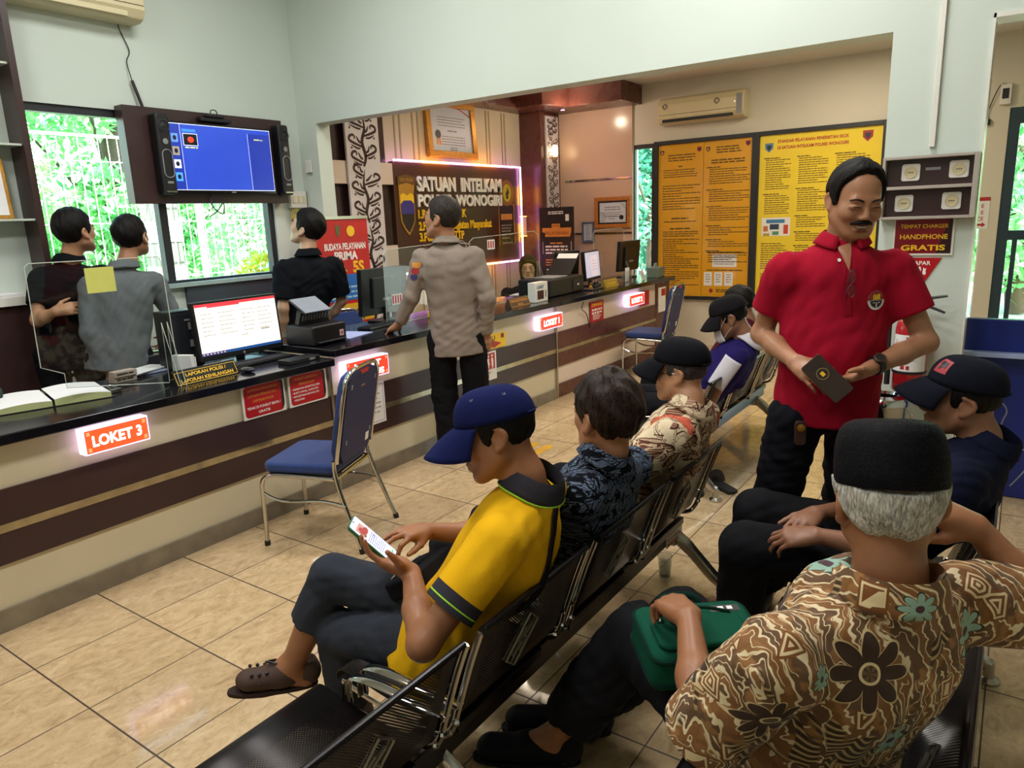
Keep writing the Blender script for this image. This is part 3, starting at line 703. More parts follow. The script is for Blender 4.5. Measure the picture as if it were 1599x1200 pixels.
# air conditioners
def aircon(label, loc, w_, Mx, m, parts):
    o = empty('air_conditioner', loc, 0, label, 'air conditioner'); h, d = .29, .2
    prof = [(0, 0), (.0, h), (.13, h), (.17, h-.02), (d, h-.08), (d, .07), (.165, .015), (.12, 0)]
    B = Mx @ Matrix(((0, 0, 1, -w_/2), (0, 1, 0, 0), (-1, 0, 0, 0), (0, 0, 0, 1))) @ Matrix(((-1, 0, 0, 0), (0, 1, 0, 0), (0, 0, -1, 0), (0, 0, 0, 1)))
    # extrude the profile along the unit's width
    vs = []; n = len(prof)
    for x in (-w_/2, w_/2):
        for dd, z in prof: vs.append((x, z, dd))
    mb = MB(Mx); mb.add(vs, [tuple(range(n)), tuple(range(2*n-1, n-1, -1))]+[(i, n+i, n+(i+1) % n, (i+1) % n) for i in range(n)])
    mb.build('casing', m, o, bevel=.012, seg=3)
    MB(Mx).box((-w_/2+.05, .018, .168), (w_/2-.12, .06, .188), None).build('louver', M['black'] if parts == 'far' else m, o, bevel=.004)
    MB(Mx).box((-w_/2+.012, .095, d), (w_/2-.012, .099, d+.003)).build('panel_seam', M['ac_shadow'], o)
    if parts == 'far':
        for x in (-.41, .2): 
            k = MB(Mx); 
            for a in range(4): k.tube([(x+.032*math.cos(b)*(1 if a % 2 else .6)+.0, .19+.032*math.sin(b)*(.6 if a % 2 else 1), d+.002) for b in [i*PI/8+a*PI/4 for i in range(16)]], .003, 5, closed=True)
            k.build('sticker', M['ink_grey'], o, True)
        MB(Mx).box((w_/2-.08, .03, d), (w_/2-.02, .24, d+.004)).build('control_strip', M['grey'], o)
        MB(Mx).ball((w_/2-.1, .16, d+.002), .006, 8).build('indicator', emis('lamp_white', '#ffffff', 1.5), o)
    else:
        MB(Mx).box((-.05, .245, d-.035), (.18, .262, d-.028), None).build('display_strip', M['dark'], o)
    return o
M['ac_shadow'] = mat('ac_seam', '#5c5647', .6)
aircon('old cream air conditioner at the top left above the window', (2.55, YT-.001, 2.985), .86, frame((1, 0, 0), (0, 0, 1), (0, 0, 0)), M['ac_white'], 'near')
aircon('cream air conditioner with stickers above the yellow boards', (XF-.001, 3.14, 2.6), 1.0, FX(0, 0, 0), M['ac_white'], 'far')

# display cabinet at the left edge
o = empty('display_cabinet', (1.36, 5.0, 0), 0, 'white display cabinet with dark edge and glass shelves at the left', 'cabinet')
MB().box((-.7, .0, 1.25), (-.66, .199, 3.1)).box((-.66, .18, 1.25), (.72, .199, 3.1)).box((-.66, 0, 3.06), (.72, .18, 3.1)).build('cabinet_body', M['wall'], o)
MB().box((.72, -.01, 1.25), (.76, .199, 3.1)).build('side_panel', M['brown'], o, bevel=.002)
MB().box((-.7, -.03, 1.2), (.78, .199, 1.25)).build('counter_ledge', M['white'], o)
MB().box((-.7, 0, 0), (.76, .199, 1.2)).build('base_cupboard', M['brown'], o, bevel=.003)
for x in (-.2, .3): MB().box((x, -.012, .5), (x+.015, -.0005, .66)).build('door_handle', M['chrome'], o)
for z in (1.7, 2.14, 2.6): MB().box((-.658, .01, z), (.718, .179, z+.012)).build('glass_shelf', M['acrylic_edge'], o)
f = empty('framed_certificate', (1.87, 5.09, 1.7125), 0, 'gold framed certificate standing on the glass shelf', 'certificate')
MB(RX(-.08)).box((-.13, 0, 0), (.13, .02, .36)).build('frame_border', M['gold'], f, bevel=.006); MB(RX(-.08)).box((-.105, -.003, .025), (.105, -.0005, .335)).build('certificate_sheet', M['paper'], f)
f = empty('paper_stack', (1.82, 5.07, 1.2505), 0, 'white papers lying on the cabinet ledge', 'papers')
for k in range(3): MB(RZ(.1*k)).box((-.15, -.08, .006*k), (.12, .1, .006*k+.005)).build('sheet', M['paper'], f)

# ------------------------------------------------------------------ sign wall
Y2 = 5.3
o = empty('unit_sign_board', (5.56, Y2, 1.09), 0, 'large brown unit sign board outlined by a glowing strip', 'sign')
W_, H_ = 2.26, 1.12
MB().box((0, 0, 0), (W_, .06, H_)).build('board', M['brown_sign'] if 'brown_sign' in M else mat('brown_sign_board', '#4a2d23', .3, vary=.08), o, bevel=.004)
F = frame((1, 0, 0), (0, 0, 1), (0, -.001, 0))
t = MB(F).text('SATUAN  INTELKAM', 1.095, .835, .205, width=1.52, bold=.035, z=.012).text('POLRES  WONOGIRI', 1.095, .675, .17, width=1.52, bold=.035, z=.012)
t.build('title_lettering', M['ink_white'], o, solid=.02)
t = MB(F).text('1.Penerbitan SKCK', .33, .55, .125, align='L', width=.82, bold=.025, z=.01).text('2.Pengawasan Kegiatan Masyarakat', .33, .425, .125, align='L', width=1.3, bold=.025, z=.01).text('3.Penerbitan STTP', .33, .31, .125, align='L', width=.76, bold=.025, z=.01)
t.build('list_lettering', M['ink_yellow'], o, solid=.012)
sh = MB(F).prism([(.06, .95), (.3, .93), (.3, .88), (.28, .8), (.29, .66), (.28, .52), (.23, .44), (.18, .38), (.12, .44), (.07, .52), (.06, .66)], .0, .008); e = sh.build('shield_emblem', mat('emblem_gold', '#b8862e', .4), o)
MB(F).prism([(.075, .79), (.12, .81), (.18, .785), (.23, .81), (.275, .79), (.275, .7), (.075, .7)], .008, .011).build('shield_top', M['ink_yellow'], e)
MB(F).prism([(.075, .7), (.12, .735), (.23, .735), (.277, .7), (.277, .6), (.075, .6)], .0081, .0112).build('shield_middle', mat('emblem_violet', '#3a3186', .4), e)
MB(F).prism([(.08, .6), (.272, .6), (.27, .53), (.22, .455), (.18, .41), (.13, .455), (.085, .53)], .0082, .0111).build('shield_base', mat('emblem_dark', '#241a1c', .4), e)
MB(F).prism([(.05, .97), (.18, 1.0), (.31, .97), (.315, .885), (.18, .915), (.045, .885)], .0085, .012).build('shield_ribbon', mat('emblem_brown', '#6b4a24', .4), e)
MB(F).text('JAWA TENGAH', .18, .925, .05, width=.2, z=.0125, bold=.02).build('ribbon_lettering', M['gold'], e)
X = F @ T(1.98, .82, 0)
e = MB(X).lathe([(.155, 0), (.155, .006), (0, .006)], 32, close=False).build('round_emblem', mat('emblem_ring', '#8a5a2a', .4), o, True)
MB(X @ T(0, 0, .0065)).lathe([(.1, 0), (.1, .003), (0, .003)], 32, Matrix.Diagonal((.85, 1.05, 1, 1)), close=False).build('emblem_centre', mat('emblem_lime', '#c3b42a', .4), e, True)
MB(X @ T(0, 0, .0105)).poly([(-.02, -.07), (.025, -.07), (.02, -.02), (.045, .0), (.02, .06), (-.0, .075), (.0, .03), (-.03, .0)]).build('emblem_figure', M['emblem_dark'] if 'emblem_dark' in M else mat('emblem_dark', '#241a1c', .4), e)
pn = MB(F).prism([(1.8, .2), (2.12, .2), (2.12, .68), (1.8, .68)], 0, .004).build('poster', mat('poster_dark', '#2a1c16', .4), o)
d = MB(F); dashes(d, 1.84, .44, 2.08, 3, .035, .015, z=.005); dashes(d, 1.84, .33, 2.08, 3, .04, .022, z=.005); d.rect(1.85, .21, 2.08, .25, .005); d.build('poster_print', M['ink_grey'], pn)
MB(F).rect(1.84, .5, 2.08, .57, .005).build('poster_title', M['ink_orange'], pn)
P = [(1.8, .2), (2.12, .2), (2.12, .68), (1.8, .68)]
MB(F).tube([(x, y, .004) for x, y in P], .004, 5, closed=True).build('poster_edge', M['ink_orange'], pn)
M['led'] = mat('glow_strip', '#ffd9b0', .3, emit='#ffa85a', estr=34)
M['led2'] = mat('glow_strip_violet', '#f0b0ff', .3, emit='#e79cf0', estr=14)
pts = [(0, H_+.012), (W_+.012, H_+.012), (W_+.012, -.012), (0, -.012)]
for a, b in zip(pts, pts[1:]):
    n = 5; a, b = V((*a, .02)), V((*b, .02))
    for k in range(n):
        MB(F).tube([a.lerp(b, k/n), a.lerp(b, (k+1)/n)], .009, 6).build('glow_strip', M['led'] if k % 2 else M['led2'], o, True)
# big framed certificate above it
def framed(name, label, Mx, w_, h_, fw, t=.03, m=None):
    o = tag(MB(Mx).box((0, 0, 0), (w_, h_, t*.6)).build(name, m or M['gold'], None), label, 'certificate')
    b = MB(Mx)
    for a in ((0, 0, w_, fw), (0, h_-fw, w_, h_), (0, fw, fw, h_-fw), (w_-fw, fw, w_, h_-fw)): b.box((a[0], a[1], t*.6), (a[2], a[3], t+.012))
    b.build('frame_border', m or M['gold'], o, bevel=.006)
    s = MB(Mx).rect(fw, fw, w_-fw, h_-fw, t*.6+.002).build('certificate_sheet', M['cert'], o)
    return o, t*.6+.003
M['cert'] = mat('certificate_paper', '#cfd6e2', .4, vary=.02)
p0 = at(672, 245, 'y', 5.33); p1 = at(748, 168, 'y', 5.33)
w_, h_ = .86, .62
Mx = FY(p0.x, 5.37, p0.z) @ RX(-.06)
o, zz = framed('framed_certificate', 'large gold framed certificate hung above the unit sign', Mx, w_, h_, .075)
MB(Mx).poly([(.08, .545), (.35, .555), (.6, .535), (.785, .46), (.785, .475), (.6, .55), (.35, .57), (.08, .56)], z=zz).build('red_ribbon_print', M['ink_red'], o)
d = MB(Mx); dashes(d, .2, .44, .68, 4, .03, .009, z=zz); dashes(d, .36, .3, .52, 1, .03, .014, z=zz, ragged=0); dashes(d, .24, .235, .66, 4, .028, .009, z=zz); dashes(d, .38, .12, .5, 2, .022, .012, z=zz); d.build('fine_print', M['ink_grey'], o)
MB(Mx @ T(.19, .25, zz)).lathe([(.045, 0), (.045, .003), (0, .003)], 20, close=False).build('seal', M['dark'], o)
MB(Mx).poly([(.16, .21), (.185, .22), (.18, .13), (.165, .145), (.15, .13)], z=zz).poly([(.195, .22), (.22, .21), (.235, .13), (.215, .145), (.2, .13)], z=zz).build('seal_ribbon', M['ink_orange'], o)
# certificates on the pink panel
p0 = at(929, 357, 'x', XF-.05); p1 = at(985, 306, 'x', XF-.05)
Mx = FX(XF-.031, p0.y, p0.z); w_ = p0.y-p1.y; h_ = p1.z-p0.z
o, zz = framed('framed_certificate', 'orange wooden framed certificate on the pink panel by the narrow window', Mx, w_, h_, .05, .025, mat('orange_wood', '#b5712c', .35, vary=.2, vscale=30))
b = MB(Mx)
for a in ((.05, .05, w_-.05, .07), (.05, h_-.07, w_-.05, h_-.05), (.05, .07, .07, h_-.07), (w_-.07, .07, w_-.05, h_-.07)): b.rect(*a, z=zz)
b.build('dark_mount', M['dark'], o)
d = MB(Mx); dashes(d, .14, h_-.12, w_-.14, 2, .03, .012, z=zz, ragged=0); dashes(d, .12, h_-.19, w_-.12, 3, .024, .008, z=zz); dashes(d, .2, .15, w_-.2, 2, .03, .01, z=zz); d.build('fine_print', M['ink_grey'], o)
MB(Mx @ T(w_-.13, .13, zz)).lathe([(.03, 0), (.03, .002), (0, .002)], 16, close=False).build('seal', M['dark'], o)
s = MB(Mx)
for k in range(3): s.tube(smooth_path([(.08+.02*k, .08, zz), (.1+.03*k, .13, zz), (.075+.015*k, .2, zz)]), .003, 5)
for k in range(2): s.tube(smooth_path([(w_-.12-.02*k, h_-.08, zz), (w_-.1, h_-.1-.02*k, zz), (w_-.08, h_-.11-.03*k, zz)]), .003, 5)
s.build('corner_flourish', M['ink_grey'], o)
p0 = at(909, 379, 'x', XF-.05); p1 = at(927, 346, 'x', XF-.05)
Mx = FX(XF-.031, p0.y, p0.z); w_ = p0.y-p1.y; h_ = p1.z-p0.z
o, zz = framed('framed_notice', 'small blue grey framed notice left of the orange framed certificate', Mx, w_, h_, .025, .015, mat('blue_grey_trim', '#5d6b86', .4))
d = MB(Mx); dashes(d, .05, h_-.05, w_-.05, 8, .026, .01, z=zz); d.build('fine_print', M['ink_grey'], o)

# roll-up banners
o = empty('roll_up_banner', (4.28, 4.72, 0), 0, 'red, blue, yellow and green roll up banner beside the wall end', 'banner')
MB().box((-.32, -.06, 0), (.32, .06, .06)).build('base_case', M['chrome_dull'], o, bevel=.01)
MB().cyl((0, .03, .06), (0, .03, 1.66), .01).build('support_pole', M['chrome_dull'], o, True)
F = frame((1, 0, 0), (0, 0, 1), (0, -.004, 0)); H = 1.65
MB().box((-.3, -.003, .06), (.3, .001, H)).build('banner_sheet', M['red_banner'] if 'red_banner' in M else mat('banner_red', '#c01a1c', .4), o)
MB().box((-.305, -.012, H), (.305, .012, H+.025)).build('top_bar', M['chrome_dull'], o)
MB(F).rect(-.3, .97, .3, 1.19, .0008).build('blue_band', mat('banner_blue', '#2667b5', .4, vary=.2, vscale=3), o)
MB(F).rect(-.3, .78, .3, .94, .0008).build('yellow_band', mat('banner_yellow', '#d9a92c', .4), o)
MB(F).rect(-.3, .1, .3, .76, .0008).build('green_band', mat('banner_green', '#128a35', .4), o)
t = MB(F).text('BUDAYA PELAYANAN', .03, 1.4, .075, width=.46, bold=.03).text('PRIMA', .03, 1.315, .095, width=.26, bold=.035); t.build('title_lettering', M['ink_white'], o)
t = MB(F).text('5S', .16, 1.205, .13, width=.13, bold=.04).text('KITA', -.03, 1.25, .035, width=.07).text('AKAN', -.02, 1.21, .035, width=.09); t.build('number_lettering', M['ink_yellow'], o)
MB(F @ T(.1, 1.55, .001)).lathe([(.045, 0), (.045, .002), (0, .002)], 20, close=False).build('round_emblem', M['ink_yellow'], o)
MB(F).prism([(-.07, 1.6), (-.02, 1.6), (-.02, 1.55), (-.04, 1.5), (-.06, 1.52)], .001, .003).build('shield_emblem', mat('emblem_mixed', '#57603c', .4), o)
d = MB(F); dashes(d, -.26, 1.09, .27, 3, .042, .016, z=.0016, ragged=.4); dashes(d, -.26, .36, .27, 6, .04, .014, z=.0016); dashes(d, -.26, .69, .27, 3, .04, .012, z=.0016); d.build('pale_print', mat('print_pale_blue', '#9fc2dd', .5), o)
d = MB(F); dashes(d, -.26, .885, .27, 3, .04, .016, z=.0016, ragged=.2); d.build('dark_print', M['ink'], o)
p0 = at(842, 325, 'x', 7.9); p1 = at(896, 323, 'x', 7.9)
wb = p0.y-p1.y; o = empty('roll_up_banner', (7.9, (p0.y+p1.y)/2, 0), 0, 'black roll up banner with orange blocks behind the seated woman', 'banner')
MB().box((-.05, -wb/2, 0), (.05, wb/2, .05)).build('base_case', M['dark'], o, bevel=.01)
MB().box((-.002, -wb/2, .05), (.002, wb/2, p0.z)).build('banner_sheet', mat('banner_black', '#1b1512', .45), o)
MB().cyl((.02, 0, .05), (.02, 0, p0.z), .01).build('support_pole', M['dark'], o, True)
F = FX(-.003, 0, 0); zt = p0.z
MB(F).prism([(-.07, zt-.2), (.05, zt-.2), (.05, zt-.25), (.21, zt-.25), (.21, zt-.3), (.19, zt-.36), (-.17, zt-.36), (-.17, zt-.31), (-.21, zt-.3), (-.21, zt-.25), (-.07, zt-.25)], 0, .003).build('orange_blocks', M['ink_orange'], o)
MB(F).text('APLIKASI', -.01, zt-.235, .034, z=.0035, bold=.02, width=.09).text('PELAYANAN', 0, zt-.335, .06, z=.0035, bold=.02, width=.34).build('block_lettering', mat('dark_orange_print', '#8a4b16', .5), o)
d = MB(F); dashes(d, -.12, zt-.05, .1, 2, .022, .012, z=.001, ragged=0); dashes(d, -.17, zt-.47, .17, 3, .04, .02, z=.001, ragged=.15); dashes(d, -.16, zt-.76, .16, 6, .04, .018, z=.001)
for s in (-1, 1): d.rect(min(s*.21, s*.205), zt-.57, max(s*.21, s*.205), zt-.42, .001)
d.rect(.13, zt-.17, .18, zt-.09, .001); d.build('white_print', M['ink_white'], o)
d = MB(F); dashes(d, -.1, zt-.43, .1, 1, .03, .016, z=.0012, ragged=0); dashes(d, -.17, zt-.64, .17, 3, .032, .013, z=.001); d.build('orange_print', M['ink_orange'], o)
# lit niche block on the wall at the right end of the sign
o = tag(MB().box((7.84, 5.33, 1.38), (8.015, YS-.001, 1.62)).build('lit_wall_block', M['cream_pink'], bevel=.003), 'pale wall block edged with glowing lines beside the corner pillar', 'wall panel')
for z in (1.374, 1.623): MB().box((7.84, 5.325, z-.004), (8.015, 5.335, z+.003)).build('glow_line', mat('glow_amber', '#ffcf70', .3, emit='#ffc35c', estr=5), o)
lamp = empty('pillar_lamp', (8.24, 5.05, 2.42), 0, 'small glowing wall lamp on the pillar panel', 'lamp')
MB().lathe([(.0, .0), (.025, .0), (.035, .03), (.035, .11), (.025, .14), (0, .14)], 16, T(0, -.04, -.07), close=False).build('lamp_shade', mat('lamp_glow', '#fff0d0', .3, emit='#ffe2b0', estr=9), lamp, True)
MB().cyl((0, -.04, -.09), (0, -.04, -.07), .02).cyl((0, -.04, -.085), (0, .003, -.085), .008).build('bracket', M['gold'], lamp, True)
dl = empty('soffit_downlight', (8.1, 4.8, 2.879), 0, 'small violet downlight set in the brown soffit', 'lamp')
MB().lathe([(.03, 0), (.045, 0), (.045, -.008), (.03, -.004)], 20, close=False).build('ring', M['chrome'], dl, True); MB().lathe([(.0, -.002), (.03, -.002)], 20, close=False).build('lens', M['led2'], dl)

# ------------------------------------------------------------------ yellow boards at the far wall
def emblem(mb_shield, x, y, s, F, par, c1, c2, z):
    a = MB(F).poly([(x-s, y+s), (x+s, y+s), (x+s*.95, y-s*.3), (x, y-s*1.2), (x-s*.95, y-s*.3)], z=z).build('shield_emblem', c1, par)
    MB(F).poly([(x-s*.55, y+s*.5), (x+s*.55, y+s*.5), (x+s*.5, y-s*.2), (x, y-s*.75), (x-s*.5, y-s*.2)], z=z+.0006).build('shield_field', c2, a)
M['board_yellow'] = mat('board_deep_yellow', '#e0a423', .16, vary=.04, vscale=2, coat=.3)
M['board_lemon'] = mat('board_lemon_yellow', '#f1d43c', .18, vary=.03, vscale=2, coat=.2)
fr = MB(); XBd = XF-.03
for y0, y1 in ((3.7, 3.755), (2.5, 2.58), (1.21, 1.27)): fr.box((XF-.05, y0, .56), (XF-.0005, y1, 2.43))
for a, b in ((2.58, 3.7), (1.27, 2.5)):
    fr.box((XF-.05, a, 2.385), (XF-.0005, b, 2.43)).box((XF-.05, a, .56), (XF-.0005, b, .6))
tag(fr.build('board_frame', M['dark'], bevel=.003), 'dark metal frame round the three yellow information boards', 'frame')
random.seed(5)
def board(label, y1, y0, m):
    z0, z1 = .6, 2.385
    Mx = FX(XF-.0005, y1, z0); o = sheet('information_board', label, 'board', Mx, y1-y0, z1-z0, .022, m, 'yellow information boards'); return o, Mx, y1-y0, z1-z0, .0235
o, Mx, w_, h_, zz = board('deep yellow information board next to the narrow window', 3.699, 3.145, M['board_yellow'])
emblem(None, .045, h_-.09, .025, Mx, o, M['em_dark'], M['ink_orange'], zz); emblem(None, w_-.05, h_-.08, .028, Mx, o, M['em_red'], M['em_dark'], zz)
d = MB(Mx)
dashes(d, .12, h_-.12, w_-.1, 3, .03, .014, z=zz, ragged=.1); dashes(d, .25, h_-.25, .3, 1, .03, .012, z=zz); dashes(d, .06, h_-.29, w_-.04, 4, .026, .01, z=zz, ragged=.15, word=5)
for a, n in ((.5, 10), ): dashes(d, .05, h_-.47, w_-.03, n, .03, .011, z=zz, ragged=.5, word=6)
dashes(d, .17, h_-.85, w_-.17, 1, .03, .017, z=zz, ragged=0); dashes(d, .07, h_-.89, w_-.07, 1, .03, .011, z=zz, ragged=0); dashes(d, .15, h_-.97, w_-.15, 1, .03, .017, z=zz, ragged=0)
dashes(d, .06, h_-1.01, w_-.05, 3, .025, .011, z=zz, ragged=.1); dashes(d, .06, h_-1.1, w_-.03, 22, .026, .011, z=zz, ragged=.7); d.build('fine_print', M['ink_brown'], o)
o, Mx, w_, h_, zz = board('deep yellow information board with white boxes low down, left of the frame post', 3.14, 2.581, M['board_yellow'])
emblem(None, .05, h_-.09, .025, Mx, o, M['em_dark'], M['ink_orange'], zz); emblem(None, w_-.05, h_-.06, .028, Mx, o, M['em_red'], M['em_dark'], zz)
d = MB(Mx)
dashes(d, .15, h_-.07, w_-.12, 3, .028, .014, z=zz, ragged=.2); dashes(d, .09, h_-.21, w_-.08, 2, .028, .016, z=zz, ragged=0)
y = h_-.29
for n in (7, 5, 6, 4, 3, 5):
    dashes(d, .04, y, .24, 1, .02, .012, z=zz); dashes(d, .07, y-.025, w_-.02, n, .026, .01, z=zz, ragged=.6); y -= .03*n+.04
dashes(d, .06, .53, w_-.06, 1, .02, .014, z=zz, ragged=0); dashes(d, .06, .32, w_-.06, 1, .02, .014, z=zz, ragged=0); dashes(d, .18, .09, .32, 2, .022, .014, z=zz); d.build('fine_print', M['ink_brown'], o)
for a in ((.13, .35, .42, .5), (.03, .13, .13, .29), (.155, .13, .255, .29), (.28, .13, .38, .29)):
    s = MB(Mx).rect(*a, z=zz).build('white_box', M['paper'], o); d = MB(Mx); dashes(d, a[0]+.02, a[3]-.025, a[2]-.02, 4, .028, .01, z=zz+.0006); d.build('box_print', M['ink_grey'], s)
MB(Mx @ T(.12, .07, zz)).lathe([(.025, 0), (.02, .002), (0, .002)], 12, close=False).build('round_mark', M['em_red'], o)
o, Mx, w_, h_, zz = board('lemon yellow information board with red heading behind the man in red', 2.499, 1.271, M['board_lemon'])
emblem(None, .1, h_-.13, .045, Mx, o, M['em_blue'], M['em_dark'], zz); emblem(None, w_-.14, h_-.09, .05, Mx, o, M['em_red'], M['em_dark'], zz)
letters(o, 'heading', Mx, zz-.001, [('STANDAR PELAYANAN PENERBITAN SKCK', .55, h_-.09, .045, dict(width=.72, bold=.03)), ('DI SATUAN INTELKAM POLRES WONOGIRI', .55, h_-.155, .045, dict(width=.72, bold=.03))], M['ink_red'])
d = MB(Mx)
for xa, xb, segs in ((.05, .34, (14, 9, 4)), (.4, .72, (12, 10, 5, 4, 6, 12, 14)), (.78, 1.12, (7, 10, 12, 9, 14))):
    y = h_-.24
    for n in segs:
        dashes(d, xa, y, xa+(xb-xa)*.6, 1, .02, .011, z=zz); dashes(d, xa+.02, y-.022, xb, n, .0235, .0085, z=zz, ragged=.35, word=5); y -= .0235*n+.055
dashes(d, .05, .62, .34, 12, .025, .009, z=zz); dashes(d, .05, .28, .34, 9, .025, .009, z=zz); d.build('fine_print', M['ink_brown'], o)
MB(Mx).rect(.05, .7, .36, .9, zz+.0003).build('picture_box', M['paper'], o)
for k, (c, a) in enumerate((('#3f7fb0', (.1, .84, .3, .88)), ('#30405c', (.14, .77, .24, .83)), ('#c8743a', (.07, .75, .12, .81)), ('#c84a3a', (.29, .72, .34, .82)), ('#5a9a6a', (.17, .71, .24, .75)), ('#b8a03a', (.07, .7, .14, .73)))):
    MB(Mx).rect(*a, z=zz+.0009).build('picture_patch', mat('picture_tint_%d' % k, c, .5), o)

# ------------------------------------------------------------------ charging rack on the pier and what hangs below it
o = empty('charging_rack', (XB-.001, .63, 1.52), 0, 'wall rack with four round power sockets in two dark rows', 'socket rack')
F = FX(0, 0, 0); W_, H_, D_ = .42, .31, .075
MB(F).box((0, 0, 0), (W_, H_, .02)).build('back_board', M['brown'], o)
fr = MB(F)
for a in ((0, 0, .014, H_), (W_-.022, 0, W_, H_), (.014, 0, W_-.022, .014), (.014, H_-.014, W_-.022, H_), (.014, .148, W_-.022, .164)): fr.box((a[0], a[1], .0), (a[2], a[3], D_))
fr.build('rack_frame', mat('pale_taupe_board', '#b0a79d', .4), o, bevel=.002)
for (x, y) in ((.125, .232), (.335, .236), (.105, .08), (.315, .085)):
    s = MB(F).prism(rrect(x-.042, y-.042, x+.042, y+.042, .012), .0205, .03).build('socket_plate', M['white'], o, bevel=.003)
    MB(F @ T(x, y, .03)).lathe([(.0, .0012), (.023, .0012), (.025, .0045), (.029, .0045), (.03, .0005)], 24, close=False).build('socket_well', M['ac_white'], s, True)
    h = MB(F)
    for dx in (-.009, 0, .009): h.ball((x+dx, y, .0316), (.0032, .0032, .001), 8)
    h.build('socket_holes', M['black'], s)
MB(F).box((.19, .238, .0205), (.255, .252, .024)).build('label_tag', M['grey'], o)
Mx = FX(XB-.001, .565, 1.335)
o = sheet('charging_sign', 'dark red free phone charging sign with yellow lettering', 'sign', Mx, .275, .19, .008, M['white'])
zz = .0086
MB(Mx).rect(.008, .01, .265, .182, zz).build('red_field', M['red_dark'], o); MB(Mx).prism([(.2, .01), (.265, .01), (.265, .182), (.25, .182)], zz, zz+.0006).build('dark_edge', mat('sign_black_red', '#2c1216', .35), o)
letters(o, 'lettering', Mx, zz, [('TEMPAT CHARGER', .14, .138, .028, dict(width=.215, bold=.012)), ('HANDPHONE', .14, .083, .034, dict(width=.215, bold=.02)), ('GRATIS', .14, .026, .038, dict(width=.2, bold=.03))], M['ink_yellow'])
Mx = FX(XB-.001, .42, 1.17)
o = tag(MB(Mx).prism([(0, 0), (.085, .152), (-.085, .152)], 0, .004).build('extinguisher_sign', M['red']), 'red triangle sign pointing down at the fire extinguisher', 'sign')
letters(o, 'lettering', Mx, .004, [('APAR', 0, .115, .03, dict(width=.075, bold=.015))], M['ink_white'])
p = MB(Mx); p.rect(-.016, .06, -.004, .1, .0052).rect(-.014, .1, -.006, .107, .0052).poly([(.004, .07), (.012, .064), (.02, .07), (.017, .085), (.02, .1), (.012, .095), (.006, .104)], z=.0052).poly([(-.004, .045), (.004, .045), (.004, .028), (.01, .028), (0, .012), (-.01, .028), (-.004, .028)], z=.0052); p.build('pictogram', M['ink_white'], o)
o = empty('fire_extinguisher', (XB-.1, .43, .635), 0, 'red fire extinguisher mounted on the pier', 'fire extinguisher')
r = .078
MB().lathe([(.0, 0), (r-.01, 0), (r, .012), (r, .33), (r*.92, .365), (r*.6, .392), (.026, .405), (.024, .42)], 32).build('cylinder', mat('extinguisher_red', '#b0141e', .22, coat=.4), o, True)
MB().cyl((0, 0, .42), (0, 0, .45), .02).box((-.018, -.015, .45), (.018, .015, .475)).build('valve', M['chrome_dull'], o)
MB().tube([(0, 0, .47), (-.01, -.06, .49), (-.015, -.145, .505)], [.01, .008, .006], 8).build('handle', M['black'], o, True)
MB().tube([(0, 0, .455), (-.01, -.06, .452), (-.015, -.14, .42)], [.009, .008, .006], 8).build('lever', M['black'], o, True)
MB().tube(smooth_path([(0, .02, .455), (0, .07, .45), (-.01, .1, .38), (-.02, .1, .2), (-.02, .098, .1)]), .009, 8).cyl((-.02, .098, .03), (-.02, .098, .11), .014).build('hose', M['rubber'], o, True)
lb = MB(); n = 20; rr = r+.0008
for k in range(n):
    a0 = PI*.62+k*(PI*.76)/n; a1 = a0+PI*.76/n
    lb.add([(rr*math.cos(a0), rr*math.sin(a0), .115), (rr*math.cos(a1), rr*math.sin(a1), .115), (rr*math.cos(a1), rr*math.sin(a1), .305), (rr*math.cos(a0), rr*math.sin(a0), .305)], [(0, 1, 2, 3)])
l = lb.build('label_sheet', M['paper'], o)
lp = MB(); lr = MB(); rr = r+.0014
def cyl_rect(mb, a0, a1, z0, z1):
    a0, a1 = PI+a0, PI+a1; m_ = 4
    for k in range(m_):
        b0 = a0+(a1-a0)*k/m_; b1 = a0+(a1-a0)*(k+1)/m_
        mb.add([(rr*math.cos(b0), rr*math.sin(b0), z0), (rr*math.cos(b1), rr*math.sin(b1), z0), (rr*math.cos(b1), rr*math.sin(b1), z1), (rr*math.cos(b0), rr*math.sin(b0), z1)], [(0, 1, 2, 3)])
cyl_rect(lr, -.2, .25, .285, .295); cyl_rect(lr, .75, 1.0, .27, .3); cyl_rect(lr, -.9, -.85, .15, .28); cyl_rect(lr, -.45, -.2, .125, .145); cyl_rect(lr, -.1, .1, .125, .145)
for k in range(4): cyl_rect(lp, -.25, -.05, .25-.028*k, .262-.028*k); cyl_rect(lp, .15, .4, .256-.028*k, .259-.028*k)
cyl_rect(lp, .5, .51, .17, .3)
lr.build('label_red_print', M['ink_red'], l); lp.build('label_dark_print', M['ink_grey'], l)
lb = MB().lathe([(r+.001, .1), (r+.004, .102), (r+.004, .112), (r+.001, .114)], 32, close=False).box((.06, -.012, .09), (.099, .012, .125)).build('wall_bracket', M['black'], o, True)
o = empty('waste_bin', (4.1, .52, 0), 0, 'shiny steel waste bin standing before the pier', 'bin')
MB().lathe([(0, .01), (.1, .01), (.102, .02), (.112, .58)], 32, close=False).build('bin_body', M['chrome_dull'], o, True)
MB().lathe([(.112, .58), (.12, .585), (.12, .61), (.11, .625), (.075, .635), (.07, .62)], 32, close=False).build('rim', M['chrome'], o, True)
MB().lathe([(0, .59), (.072, .6)], 24, close=False).build('inner_liner', mat('maroon_liner', '#35141c', .5), o)
MB().lathe([(0, 0), (.106, 0), (.106, .014), (.1, .016)], 32, close=False).build('base_ring', M['rubber'], o, True)
